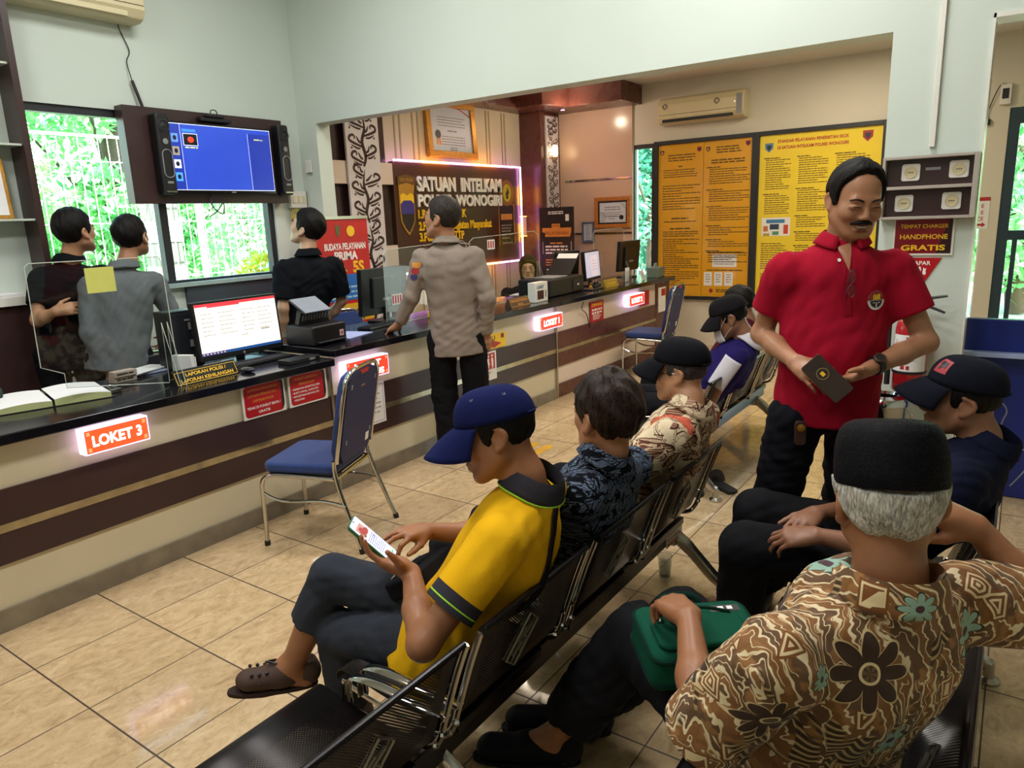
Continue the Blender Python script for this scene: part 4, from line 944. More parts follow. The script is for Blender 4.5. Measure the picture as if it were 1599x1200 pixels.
MB().tube([(-.03, -.116, .56), (-.03, -.135, .55), (-.02, -.135, .48), (-.02, -.114, .47)], .006, 6).build('carry_handle', M['chrome'], o, True)

# right end: controller, exit notice, navy desk
o = empty('door_controller', (XF-.001, .265, 2.46), 0, 'white door controller box with trailing wire above the glass door', 'controller')
MB(FX(0, 0, 0)).box((-.045, 0, 0), (.045, .18, .05)).build('box_body', M['white'], o, bevel=.006); MB(FX(-.0505, 0, 0)).rect(-.028, .05, .025, .14, .001).build('display', M['dark'], o)
MB().tube(smooth_path([(-.03, .0, .18), (-.03, .05, .17), (-.02, .1, .05), (-.015, .13, -.06), (-.015, .12, -.12)]), .005, 6).build('wire', M['black'], o, True); MB().box((-.03, .1, -.17), (0, .14, -.12)).build('plug', M['black'], o)
Mx = FX(XF-.0005, .6, 1.33)
o = sheet('wall_notice', 'white and red notice partly hidden behind the pier edge', 'sign', Mx, .3, .3, .004, M['paper']); MB(Mx).rect(0, .265, .3, .3, .0046).build('red_header', M['ink_red'], o)
letters(o, 'lettering', Mx, .004, [('E', .245, .2, .05, {}), ('E', .245, .14, .05, {}), ('CE', .23, .08, .05, {})], M['ink_red'])
MB(Mx).poly([(.2, .03), (.25, .03), (.25, .015), (.28, .04), (.25, .065), (.25, .05), (.2, .05)], z=.0048).build('arrow', M['ink_red'], o)
o = empty('navy_desk', (4.6, -.08, 0), 0, 'navy blue desk with pale ledge beside the doorway', 'desk')
MB().box((0, -.5, 0), (.5, .26, .79)).build('desk_body', M['navy'], o, bevel=.008)
MB().box((-.1, -.52, .79), (.52, .3, .815)).build('pale_ledge', mat('pale_blue_laminate', '#9fb0d8', .3), o, bevel=.004)
MB().box((-.04, -.52, .815), (.02, .3, .985)).build('upper_panel', M['navy'], o, bevel=.006)

# floor: stickers and the cup
for k, (px, py, lab) in enumerate(((835, 701, 'yellow foot sticker on the floor before the middle counter section'), (1012, 608, 'yellow foot sticker on the floor near the far blue chair'))):
    p = at(px, py, 'z', 0); o = empty('floor_sticker', (p.x, p.y, .001), .3*k, lab, 'sticker', 'yellow floor stickers')
    for s in (-1, 1):
        MB(T(0, .06*s, 0)).prism([(-.1, -.03), (-.06, -.042), (0, -.03), (.06, -.04), (.11, -.03), (.12, 0), (.1, .035), (.04, .04), (-.05, .03), (-.1, .025)], 0, .001).build('foot_mark', mat('worn_yellow_vinyl', '#d9a41c', .4, vary=.2, vscale=30), o)
p = at(1038, 900, 'z', 0)
o = empty('plastic_cup', (p.x, p.y, .001), 0, 'clear plastic cup of water on the floor behind the bench', 'cup')
MB().lathe([(.0, .002), (.024, .002), (.025, .0), (.034, .1), (.036, .102), (.034, .1), (.0235, .004)], 24, close=False).build('cup_wall', M['cup_plastic'], o, True)
MB().lathe([(0, .004), (.0236, .004), (.029, .062), (0, .062)], 24, close=False).build('water', M['acrylic'], o, True)
# ------------------------------------------------------------------ perforated metal benches
def perf_mat():
    w = NT('perforated_black_steel'); co = w.coord('UV'); P = .0088
    s = w.node('SeparateXYZ', {0: co})
    u = w.math('DIVIDE', s.outputs[0], P); v = w.math('DIVIDE', s.outputs[1], P*.5)
    row = w.math('FLOOR', v); u2 = w.math('ADD', u, w.math('MULTIPLY', w.math('MODULO', row, 2), .5))
    fu = w.math('SUBTRACT', w.math('FRACT', u2), .5); fv = w.math('MULTIPLY', w.math('SUBTRACT', w.math('FRACT', v), .5), .5)
    r = w.math('SQRT', w.math('ADD', w.math('MULTIPLY', fu, fu), w.math('MULTIPLY', fv, fv)))
    inside = w.math('MULTIPLY', w.math('LESS_THAN', w.math('ABSOLUTE', w.math('SUBTRACT', s.outputs[0], .25)), .19), w.math('LESS_THAN', w.math('ABSOLUTE', w.math('SUBTRACT', s.outputs[1], .175)), .135))
    hole = w.math('MULTIPLY', w.math('LESS_THAN', r, .2), inside)
    b = w.node('BsdfPrincipled', {'Base Color': (*srgb('#1f1b1c'), 1), 'Metallic': .55, 'Roughness': .33})
    t = w.node('BsdfTransparent'); mx = w.node('MixShader', {0: hole, 1: b.outputs[0], 2: t.outputs[0]})
    w.t.links.new(mx.outputs[0], w.out.inputs[0]); return w.m
M['perf'] = perf_mat()
M['bench_black'] = mat('black_powder_coat', '#18161a', .3, metal=.4)
M['bench_logo'] = mat('bench_emblem_grey', '#8d8a80', .35, metal=.5)
def panel_mesh(name, prof, w_, m, par, loc, nx=2):
    """bent sheet: profile of (y, z) swept across w_; uv in metres"""
    pr = smooth_path([(0, a, b) for a, b in prof], 4); n = len(pr)
    L = [0]
    for a, b in zip(pr, pr[1:]): L.append(L[-1]+(b-a).length)
    vs = []; uv = []
    for i, p in enumerate(pr):
        for k in range(nx+1): vs.append((-w_/2+w_*k/nx, p.y, p.z)); uv.append((w_*k/nx, L[i]))
    fs = [(i*(nx+1)+k, i*(nx+1)+k+1, (i+1)*(nx+1)+k+1, (i+1)*(nx+1)+k) for i in range(n-1) for k in range(nx)]
    me = bpy.data.meshes.new(name); me.from_pydata(vs, [], fs); ul = me.uv_layers.new(name='uv')
    for lp in me.loops: ul.data[lp.index].uv = uv[lp.vertex_index]
    o = link(name, me, m, par, True); o.location = loc
    s = o.modifiers.new('solid', 'SOLIDIFY'); s.thickness = .0025; s.offset = 0
    return o
PITCH = .56
def bench(label, x0, yroot, n, plate=False, legs=None, foot_x=None):
    """airport bench facing +y; x0 = left end of the beam"""
    o = empty('waiting_bench', (x0, yroot, 0), 0, label, 'bench', 'black perforated waiting benches')
    L = n*PITCH
    MB().box((.02, .0, .24), (L-.02, .085, .315)).build('beam', M['bench_black'], o, bevel=.004)
    for k in range(n):
        cx = (k+.5)*PITCH; W_ = .485
        s = panel_mesh('seat', [(-.03, .375), (.04, .362), (.16, .36), (.27, .375), (.345, .385), (.375, .372), (.38, .345)], W_, M['perf'], o, (cx, 0, 0))
        b = panel_mesh('backrest', [(-.045, .385), (-.07, .45), (-.105, .55), (-.14, .65), (-.152, .678), (-.162, .684), (-.17, .675)], W_, M['perf'], o, (cx, 0, 0))
        lg = MB(); Bm = frame((1, 0, 0), (0, -.318, .948), (0, -.094, .5))     # plate lying on the backrest, front and rear
        for zo in (-.0075, .0035):
            P = [(.0, .085), (.055, .02), (0, -.085), (-.055, -.02)]
            lg.tube([Bm @ V((x, y, zo)) for x, y in [(.004, .09), (.06, .04), (-.004, -.09), (-.06, -.04)]], .0042, 5, closed=True)
            for dx in (-.015, .015): lg.tube([Bm @ V((x+dx, y, zo)) for x, y in [(.018, .04), (-.012, .012), (.012, -.008), (-.016, -.04)]], .005, 5)
        lo = lg.build('backrest_emblem', M['bench_logo'], b); 
        MB().tube([(-W_/2, -.164, .681), (W_/2, -.164, .681)], .006, 8).build('top_rail', M['bench_black'], b, True)
        for sd in (-1, 1):
            x = cx+sd*(W_/2+.012)
            P = smooth_path([(x, -.16, .672), (x, -.125, .58), (x, -.085, .46), (x, -.055, .375), (x, -.01, .338), (x, .09, .335), (x, .24, .345), (x, .34, .362)], 5)
            MB().tube(P, .009, 8, flat=.45, up=(1, 0, 0)).build('side_frame', M['chrome_dull'], o, True)
            A = smooth_path([(x, -.085, .45), (x, -.02, .455), (x, .1, .458), (x, .2, .452), (x, .245, .435), (x, .262, .4), (x, .262, .35)], 5)
            MB().tube(A, .017, 8, flat=.3, up=(0, 0, 1)).build('armrest', M['chrome'], o, True)
            MB().ball((x, -.07, .4), .011, 8).ball((x, -.045, .36), .011, 8).build('bolt', M['chrome'], o, True)
        MB().box((cx-.2, -.03, .31), (cx+.2, .14, .34)).build('seat_bracket', M['bench_black'], o, bevel=.004)
    for lx in (legs or (PITCH*.5, L-PITCH*.5)):
        l = MB(); 
        for pts in ([(lx, .04, .25), (lx, -.04, .2), (lx, -.16, .085), (lx, -.2, .06)], [(lx, .04, .25), (lx, .12, .2), (lx, .3, .085), (lx, .35, .06)]):
            l.tube(smooth_path(pts, 5), [.034]*6+[.03]*5+[.026]*5 if len(smooth_path(pts, 5)) == 16 else .03, 10, flat=.55, up=(1, 0, 0))
        l.box((lx-.03, .005, .2), (lx+.03, .08, .33))
        lo = l.build('leg', M['chrome_dull'], o, True)
        for y in (-.2, .35):
            MB().lathe([(0, 0), (.036, 0), (.036, .01), (.018, .02), (.016, .07), (0, .07)], 20, T(lx, y, 0), close=False).build('foot', M['chrome_dull'], lo, True)
    if plate:
        Mx = frame((1, 0, 0), (0, 0, 1), (L-.2, -.001, .235))
        p = MB(Mx).box((0, 0, 0), (.16, .085, .003)).build('inventory_plate', M['paper'], o)
        MB(Mx).text('BRI', .05, .045, .04, z=.0035, bold=.03, width=.06).build('plate_lettering', mat('bank_blue', '#1c3f86', .4), p)
        d = MB(Mx); dashes(d, .01, .035, .15, 2, .018, .01, z=.0036, word=2); d.rect(.09, .05, .15, .075, .0036); d.rect(0, .0, .16, .005, .0036); d.build('plate_print', mat('plate_orange', '#c8643a', .5), p)
    return o
bench('near bench of black perforated seats carrying the yellow shirted man', .58, 1.1, 4, True, (.62, 2.18))
bench('bench of black perforated seats under the man in patterned brown shirt', .58, .155, 4, False, (.62, 2.1))
bench('further bench of black perforated seats carrying the man in violet shirt', 3.72, 1.49, 3, False, (.06, 1.5))

# ------------------------------------------------------------------ blue banquet chairs
def blue_chair(label, loc, rz):
    o = empty('banquet_chair', loc, rz, label, 'chair', 'blue banquet chairs')
    s = MB(); pts = rrect(-.205, -.2, .205, .2, .05, 6)
    MB().prism(pts, .395, .45).build('seat', M['blue_cloth'], o, True, bevel=.02, seg=3)
    MB().prism(rrect(-.19, -.185, .19, .185, .04), .38, .396).build('seat_base', M['black'], o)
    Bm = T(0, -.215, .46) @ RX(.2)
    B = Bm @ Matrix(((1, 0, 0, 0), (0, 0, -1, 0), (0, 1, 0, 0), (0, 0, 0, 1)))
    out = [(-.15, -.02), (.15, -.02), (.19, .05), (.185, .38), (.16, .43), (.1, .445), (-.1, .445), (-.16, .43), (-.185, .38), (-.19, .05)]
    b = MB(B).prism(out, -.045, -.008).build('backrest', M['blue_cloth'], o, True, bevel=.012, seg=3)
    bp = MB(B).prism([(x*.99, y) for x, y in out], -.0079, .012).build('back_shell', M['blue_back'], o, bevel=.004)
    sc = MB(B)
    for x, y in ((-.14, .38), (.14, .38), (-.14, .09), (.14, .09)): sc.box((x-.005, y-.011, .0122), (x+.005, y+.011, .016))
    sc.build('clip', M['ink_grey'], bp); MB(B).rect(-.025, .36, .02, .367, .0125).build('maker_badge', M['gold'], bp); MB(B).rect(.1, .03, .14, .075, .0125).build('paper_tag', M['paper'], bp)
    MB(B).prism([(-.05, .446), (.05, .446), (.035, .428), (-.035, .428)], .0, .014).build('grip', M['red'], bp)
    fr = MB(); P = [(-.2, .0), (-.205, .06), (-.2, .37), (-.175, .43), (-.11, .462), (.11, .462), (.175, .43), (.2, .37), (.205, .06), (.2, .0)]
    fr.tube(smooth_path([B @ V((x, y, 0)) for x, y in P], 4), .011, 10); fr.build('back_frame', M['chrome'], o, True)
    for sx in (-1, 1):
        x = sx*.2
        l = MB().tube(smooth_path([(x*1.0, -.2, .47), (x, -.2, .4), (x*1.03, -.23, .28), (x*1.12, -.32, .02)], 5), .0115, 10); lo = l.build('leg', M['chrome'], o, True)
        MB().cyl((x*1.125, -.325, 0), (x*1.12, -.319, .025), .0145, 12).build('foot_cap', M['rubber'], lo, True)
        l = MB().tube(smooth_path([(x, -.19, .375), (x, .08, .385), (x, .17, .378), (x*1.02, .205, .34), (x*1.02, .21, .25), (x*1.02, .215, .02)], 5), .0115, 10); lo = l.build('leg', M['chrome'], o, True)
        MB().cyl((x*1.02, .216, 0), (x*1.02, .215, .025), .0145, 12).build('foot_cap', M['rubber'], lo, True)
        MB().tube(smooth_path([(x*1.02, .21, .29), (x*1.03, .1, .25), (x*1.05, -.12, .26), (x*1.06, -.25, .24)], 4), .008, 8).build('side_stretcher', M['chrome'], o, True)
    MB().tube([(-.2, -.2, .375), (.2, -.2, .375)], .009, 8).build('cross_bar', M['chrome'], o, True)
    return o
blue_chair('nearer blue banquet chair with chrome legs pulled back from the counter', (2.36, 2.94, 0), math.radians(22))
blue_chair('farther blue banquet chair with chrome legs beside the red number two sign', (6.72, 3.02, 0), math.radians(6))
blue_chair('blue banquet chair behind the counter before the striped roll up banner', (4.02, 4.28, 0), math.radians(172))
def office_chair(label, loc, rz):
    o = empty('office_chair', loc, rz, label, 'chair')
    MB().prism(rrect(-.23, -.22, .23, .22, .06), .43, .5).build('seat', M['black'], o, True, bevel=.02, seg=3)
    MB(T(0, -.22, .55) @ RX(.12)).prism(rrect(-.21, .0, .21, .07, .03), 0, .42).build('backrest', mat('black_mesh_cloth', '#1c1a1c', .8), o, True, bevel=.03, seg=3)
    MB().cyl((0, 0, .12), (0, 0, .43), .025).build('gas_lift', M['chrome'], o, True)
    for k in range(5):
        a = 2*PI*k/5; l = MB().tube([(0, 0, .13), (.26*math.cos(a), .26*math.sin(a), .07)], [.025, .016], 8).build('leg', M['black'], o, True)
        MB().ball((.26*math.cos(a), .26*math.sin(a), .03), .03, 10).build('caster', M['rubber'], l, True)
    return o
office_chair('black office chair behind the counter left of the seated woman', (5.55, 4.35, 0), math.radians(160))
o = empty('metal_chair', (2.35, 4.15, 0), math.radians(175), 'dark chair with bright tube frame behind the left counter section', 'chair')
MB().prism(rrect(-.21, -.2, .21, .2, .04), .43, .47).build('seat', M['black'], o, bevel=.01)
MB(T(0, -.2, .5) @ RX(.15)).box((-.19, 0, .1), (.19, .03, .36)).build('backrest', M['black'], o, bevel=.01)
MB().tube(smooth_path([(-.22, -.2, .45), (-.22, -.26, .8), (-.18, -.27, .86), (.18, -.27, .86), (.22, -.26, .8), (.22, -.2, .45)], 4), .011, 8).build('back_frame', M['chrome'], o, True)
for sx in (-.21, .21):
    for sy in (-.19, .19): MB().cyl((sx, sy, 0), (sx, sy, .43), .011, 8).build('leg', M['chrome'], o, True)

# ------------------------------------------------------------------ on the counter
ZL, ZR = .8355, .8855
def flat_monitor(label, x, y, z, rz, w_, h_, on=False, name='computer_monitor', lift=.085, tilt=-.08):
    o = empty(name, (x, y, z), rz, label, 'monitor', 'computer monitors on the counter')
    MB().prism(rrect(-.11, -.08, .11, .09, .03), 0, .012).build('foot_plate', M['black'], o, bevel=.003)
    MB().box((-.025, .02, .012), (.025, .045, lift+.12)).build('stand_neck', M['black'], o, bevel=.004)
    B = T(0, .0, lift) @ RX(tilt)
    MB(B).box((-w_/2, -.012, 0), (w_/2, .03, h_)).box((-w_*.3, .03, h_*.15), (w_*.3, .05, h_*.8)).build('casing', M['black'], o, bevel=.005)
    F = B @ frame((1, 0, 0), (0, 0, 1), (0, -.0125, 0))
    if on == 'form':
        MB(F).rect(-w_/2+.014, .03, w_/2-.014, h_-.014, .0003).build('screen', emis('screen_page', '#efe9df', 1.0), o)
        MB(F).rect(-w_/2+.014, h_-.03, w_/2-.014, h_-.014, .0008).rect(-w_/2+.09, h_-.038, -w_/2+.3, h_-.03, .0008).build('title_bar', emis('screen_red', '#d03a44', .9), o)
        MB(F).rect(-w_/2+.014, .03, w_/2-.014, .046, .0008).build('task_bar', emis('screen_task', '#1f4a86', .8), o)
        d = MB(F); rn = random.Random(3)
        for xa, xb in ((-.24, -.16), (-.13, -.02), (.02, .11), (.13, .23)): dashes(d, xa, h_-.07, xb, 6, .024, .004, rnd=rn, z=.001)
        d.rect(.14, .13, .2, .138, .001); d.rect(.0, .115, .05, .119, .001)
        d.build('page_print', emis('screen_print', '#a7a29a', .7), o)
        ic = MB(F)
        for k in range(7): ic.rect(-w_/2+.02+.022*k, .034, -w_/2+.03+.022*k, .042, .0012)
        ic.build('task_icons', emis('screen_icons', '#e6a090', .9), o)
        MB(F).ball((0, .014, .001), (.008, .008, .0006), 10).build('maker_mark', M['grey'], o)
    elif on == 'pale':
        MB(F).rect(-w_/2+.014, .03, w_/2-.014, h_-.014, .0003).build('screen', emis('screen_pale', '#b7b3c6', .85), o)
        MB(F).rect(-w_*.1, .04, w_*.32, h_-.05, .0008).build('page', emis('screen_page_grey', '#c9bcc4', .85), o)
        d = MB(F); dashes(d, -.02, h_-.1, .12, 4, .03, .004, z=.0012); d.build('page_print', emis('screen_print_dark', '#8a8594', .7), o)
    else:
        MB(F).rect(-w_/2+.014, .02, w_/2-.014, h_-.014, .0003).build('screen', M['black_gloss'], o)
        MB(B).box((-.05, .0501, h_*.3), (.05, .053, h_*.36)).build('rear_sticker', M['grey'], o)
    return o
p0 = at(314, 564, 'y', 3.8)
flat_monitor('switched on monitor showing a red edged form on the left counter section', 2.545, 3.74, ZL, .0, .565, .335, 'form', lift=.04)
o = empty('computer_tower', (2.27, 4.06-.2, ZL), math.radians(2), 'black computer tower behind the left desk name plate', 'computer')
MB().box((-.105, .0, 0), (.1, .12, .33)).build('case', M['black'], o, bevel=.005); MB().box((-.1, -.004, .02), (.095, -.0005, .315)).build('front_panel', M['dark'], o)
for z in (.12, .22): MB().box((.02, -.007, z), (.07, -.0045, z+.04)).build('sticker', M['ink_grey'], o)
MB().box((.0, -.007, .27), (.08, -.0045, .28)).build('drive_slot', M['grey'], o)
o = empty('document_folder', (2.2, 3.72, ZL), .4, 'white ring folder leaning beside the computer tower', 'folder')
MB().box((-.03, -.02, 0), (.0, .1, .1)).box((.004, -.02, 0), (.014, .1, .085)).build('folder_body', M['paper'], o)

def name_plate(label, x, y, z, rz, w_, lines, mface, mtext, border=True):
    o = empty('desk_name_plate', (x, y, z), rz, label, 'name plate', 'desk name plates on the counter')
    P = [(-.03, 0), (.04, 0), (.012, .075), (.004, .075)]
    X = Matrix(((0, 0, 1, -w_/2), (1, 0, 0, 0), (0, 1, 0, 0), (0, 0, 0, 1)))
    MB(X).prism(P, 0, w_).build('prism_body', mface, o)
    F = frame((1, 0, 0), (0, .034, .075), (0, -.0302, 0))
    if border:
        b = MB(F); h = .076
        for a in ((-w_/2+.006, .005, w_/2-.006, .0075), (-w_/2+.006, h-.0075, w_/2-.006, h-.005), (-w_/2+.006, .0075, -w_/2+.0085, h-.0075), (w_/2-.0085, .0075, w_/2-.006, h-.0075)): b.rect(*a, z=.0008)
        b.build('gold_border', mtext, o)
    t = MB(F)
    for s, y_, size, wd in lines: t.text(s, 0, y_, size, z=.001, bold=.015, width=wd)
    t.build('lettering', mtext, o); return o
name_plate('black desk name plate for police and loss reports on the left counter section', 2.12, 3.47, ZL, .05, .37, [('LAPORAN POLISI /', .044, .026, .24), ('LAPORAN KEHILANGAN', .013, .026, .31)], M['black_gloss'], M['ink_yellow'])
name_plate('brown desk name plate for registration near the sign numbered one', 4.98, 3.42, ZR, .03, .3, [('PENDAFTARAN', .044, .024, .25), ('SKCK', .013, .024, .08)], mat('brown_plate', '#4a3a2a', .3), M['ink_orange'])
name_plate('yellow topped desk name plate near the sign numbered two', 6.68, 3.44, ZR, .03, .3, [('SKCK ONLINE', .026, .032, .2)], mat('olive_plate', '#8f7a35', .3), M['ink_yellow'])

o = empty('open_ledger', (1.47, 3.76, ZL), math.radians(-14), 'open ledger book lying on the left counter section', 'book')
for s in (-1, 1):
    n = 10; mb = MB()
    def f(u, v, s=s): return (s*(.005+u*.235), -.17+.34*v, .012+.022*math.sin(PI*(.25+.6*u))*(1 if s < 0 else 1.3))
    mb.grid(f, n, 2)
    edge = mb; b = MB()
    top = [f(i/n, 0) for i in range(n+1)]
    b.add([(p[0], y, p[2]) for y in (-.17, .17) for p in top]+[(p[0], y, .003) for y in (-.17, .17) for p in top],
          [(i, i+1, 2*(n+1)+i+1, 2*(n+1)+i) for i in range(n)]+[(n+1+i+1, n+1+i, 3*(n+1)+i, 3*(n+1)+i+1) for i in range(n)]+[(n, 2*n+1, 4*n+3, 3*n+2)])
    b.build('page_block', mat('page_edges', '#c3c98f', .7), o); mb.build('page', M['paper'], o, True)
MB().box((-.255, -.18, 0), (.255, .18, .003)).build('cover', M['black'], o)
o = empty('bulldog_clip', (1.72, 3.62, ZL), .2, 'small metal clip on the ledger edge', 'clip'); MB().box((-.03, -.012, 0), (.03, .012, .02)).build('clip_body', M['chrome_dull'], o, bevel=.004); MB().tube([(-.015, .01, .02), (-.01, .035, .035), (.01, .035, .035), (.015, .01, .02)], .002, 5).build('wire_arm', M['chrome'], o)
for k, (x, y) in enumerate(((1.885, 3.86), (1.885, 3.86))):
    o = empty('staple_box', (x, y-.01*k, ZL+.0305*k), .05, ('lower' if k == 0 else 'upper')+' small pale printed box in the stack by the acrylic screen', 'box', 'small boxes stacked on the counter')
    MB().box((-.06, -.03, 0), (.06, .03, .03)).build('carton', mat('pale_carton', '#b9a79c', .5), o, bevel=.002); d = MB(frame((1, 0, 0), (0, 0, 1), (-.05, -.0305, 0))); dashes(d, 0, .02, .09, 1, .01, .008, z=.0006, ragged=0); d.build('carton_print', M['ink'], o)
o = empty('paper_stack', (2.06, 3.97, ZL), .1, 'stacked papers and magazines behind the acrylic screen', 'papers')
for k in range(4): MB(RZ(.12*k-.1)).box((-.15, -.07, .006*k), (.13, .07, .006*k+.005)).build('sheet', M['paper'] if k % 2 else mat('magazine_blue', '#5b6f92', .3), o)
# printer
def printer(label, x, y, z, rz, s=1., paper=True, m=None):
    o = empty('printer', (x, y, z), rz, label, 'printer', 'black printers on the counter')
    MB().box((-.2*s, -.17*s, 0), (.2*s, .17*s, .17*s)).build('printer_body', m or M['black'], o, bevel=.015, seg=3)
    MB().box((-.16*s, -.2*s, .02*s), (.16*s, -.165*s, .035*s)).build('output_tray', M['dark'], o, bevel=.004)
    X = T(0, .05*s, .17*s) @ RX(.35)
    MB(X).box((-.17*s, -.03*s, 0), (.17*s, .03*s, .13*s)).build('scanner_unit', m or M['black'], o, bevel=.01)
    v = MB(X)
    for k in range(9): v.box((-.15*s+k*.033*s, -.031*s, .05*s), (-.135*s+k*.033*s, -.0302*s, .1*s))
    v.build('vent_slots', M['grey'], o)
    MB(X).box((-.16*s, -.035*s, .131*s), (.16*s, .19*s, .14*s), RX(.2)).build('lid', M['dark'], o, bevel=.003)
    if paper: MB(X).box((-.15*s, -.03*s, .1415*s), (.15*s, .18*s, .146*s), RX(.2)).build('paper_feed', mat('grey_lid', '#8b93a0', .35), o)
    k = MB().rect(0, 0, .05*s, .055*s, 0, frame((1, 0, 0), (0, 0, 1), (.11*s, -.1705*s, .05*s))).build('sticker', mat('pink_sticker', '#d9b3b0', .5), o)
    MB(frame((1, 0, 0), (0, 0, 1), (.135*s, -.171*s, .077*s))).ball((0, 0, .0005), (.011*s, .014*s, .0004), 10).build('sticker_mark', M['red'], k)
    return o
printer('black printer with sloping paper lid left of the blue white sheet', 2.985, 3.6, ZR, .08, .72)
def flat_sheet(label, x, y, z, rz, w_, h_, m, name='paper_sheet'):
    return tag(MB(T(x, y, z) @ RZ(rz)).box((-w_/2, -h_/2, 0), (w_/2, h_/2, .004)).build(name, m), label, 'paper')
flat_sheet('blue white sheet of paper beside the printer', 3.27, 3.62, ZR+.0005, .25, .28, .2, mat('bluish_paper', '#aab6e6', .5))
o = empty('scanner_box', (2.66, 3.4, ZL), .03, 'low black device on the left counter section near the joint', 'scanner'); MB().box((-.1, -.05, 0), (.13, .05, .025)).build('device_body', M['black'], o, bevel=.004); MB().rect(.03, -.0505, .1, -.0504, .0255).box((.05, -.052, .006), (.09, -.0505, .018)).build('device_label', M['grey'], o)
o = empty('computer_mouse', (2.34, 3.42, ZL), .2, 'dark mouse with cable before the switched on monitor', 'mouse'); MB().ball((0, 0, .014), (.028, .048, .0139), 14).build('mouse_body', M['dark'], o, True); MB().tube(smooth_path([(0, .045, .01), (.05, .12, .004), (.14, .12, .004), (.2, .2, .004)]), .003, 6).build('mouse_cable', M['black'], o, True)
for (x, y, z, rz, lab) in ((2.55, 3.62, ZL, .03, 'black keyboard before the switched on monitor'), (3.68, 3.72, ZR, .1, 'black keyboard on the counter left of the policeman')):
    o = empty('keyboard', (x, y, z), rz, lab, 'keyboard', 'black keyboards'); MB().box((-.2, -.06, 0), (.2, .06, .014)).build('keyboard_base', M['black'], o, bevel=.004)
    kb = MB()
    for i in range(15):
        for j in range(5): kb.box((-.188+i*.0252, -.052+j*.021, .014), (-.167+i*.0252, -.035+j*.021, .019))
    kb.build('keys', M['dark'], o)
# monitor turned away, left of the policeman
flat_monitor('dark monitor seen from behind left of the policeman', 3.9, 3.92, ZR, PI+.04, .5, .34, lift=.06, tilt=-.05)
o = empty('tape_dispenser', (4.18, 3.66, ZR), .3, 'yellow tape dispenser on the counter behind the policeman', 'tape dispenser')
MB().box((-.06, -.03, 0), (.08, .03, .05)).build('dispenser_base', M['ink_yellow'], o, bevel=.01); MB(T(0, .02, .055) @ RX(PI/2)).lathe([(.025, 0), (.045, 0), (.045, .03), (.025, .03)], 20).build('tape_roll', mat('tape_amber', '#c99a3a', .3), o, True)
# acrylic screens
def acrylic(label, px, y, foot=True, seed=0, zc=ZR):
    P = [at(a, b, 'y', y) for a, b in px]
    o = empty('acrylic_screen', (sum(p.x for p in P)/len(P), y, zc), 0, label, 'screen', 'clear acrylic counter screens')
    x0 = o.location.x; pts = [(p.x-x0, max(.001, p.z-zc)) for p in P]
    F = frame((1, 0, 0), (0, 0, 1), (0, .002, 0)); n = len(pts)
    vs = [(x, yy, .0) for x, yy in pts]; MB(F).add(vs, [tuple(range(n))]).build('clear_panel', M['acrylic'], o)
    MB(F).tube([(x, yy, 0) for x, yy in pts], .0022, 5, closed=True).build('polished_edge', M['acrylic_edge'], o)
    if foot:
        xr = max(p[0] for p in pts)-.06 if foot == 1 else min(p[0] for p in pts)+.1
        for dx in (0, .03):
            q = [(xr+dx, -.1, 0), (xr+dx, .0, .32), (xr+dx, .002, .0)]
            f = MB().add([(a, b, c) for a, b, c in q], [(0, 1, 2)]).build('support_fin', M['acrylic'], o)
            MB().tube(q, .002, 5, closed=True).build('fin_edge', M['acrylic_edge'], f)
    return o, F
o, F = acrylic('clear acrylic screen with a yellow sticker at the left end of the counter', [(105, 606), (101, 584), (64, 575), (38, 418), (44, 412), (246, 401), (252, 408), (277, 568), (284, 604)], 3.53, 1, zc=ZL)
s0 = at(137, 459, 'y', 3.53); s1 = at(176, 416, 'y', 3.53); x0 = o.location.x
MB(F).rect(s0.x-x0, s0.z-ZL, s1.x-x0, s1.z-ZL, .0035).build('plain_sticker', mat('pale_lime_sticker', '#d9dc74', .5), o)
o, F = acrylic('clear acrylic screen left of the policeman', [(606, 519), (598, 398), (604, 390), (722, 376), (728, 380), (735, 497)], 3.72, 0)
s0 = at(612, 477, 'y', 3.72); s1 = at(627, 458, 'y', 3.72); x0 = o.location.x
st = MB(F).rect(s0.x-x0, s0.z-ZR, s1.x-x0, s1.z-ZR, .0035).build('red_sticker', M['paper'], o)
mm = MB(F); w_ = (s1.x-s0.x); h_ = s1.z-s0.z
for k in range(4): mm.rect(s0.x-x0+w_*(.08+.24*k), s0.z-ZR+h_*.12, s0.x-x0+w_*(.2+.24*k), s0.z-ZR+h_*.88, .0042)
mm.build('sticker_print', M['ink_red'], st)
o, F = acrylic('clear acrylic screen right of the policeman with a red sticker', [(738, 510), (733, 378), (739, 372), (834, 361), (840, 366), (846, 488)], 3.7, 1)
s0 = at(761, 390, 'y', 3.7); s1 = at(772, 374, 'y', 3.7); x0 = o.location.x; w_ = (s1.x-s0.x); h_ = s1.z-s0.z
st = MB(F).rect(s0.x-x0, s0.z-ZR, s1.x-x0, s1.z-ZR, .0035).build('red_sticker', M['paper'], o)
mm = MB(F)
for k in range(3): mm.rect(s0.x-x0+w_*(.1+.3*k), s0.z-ZR+h_*.12, s0.x-x0+w_*(.28+.3*k), s0.z-ZR+h_*.85, .0042)
mm.build('sticker_print', M['ink_red'], st)
acrylic('clear acrylic screen behind the pale screened monitor', [(932, 450), (926, 366), (930, 360), (970, 356), (974, 360), (976, 436)], 3.74, 1)
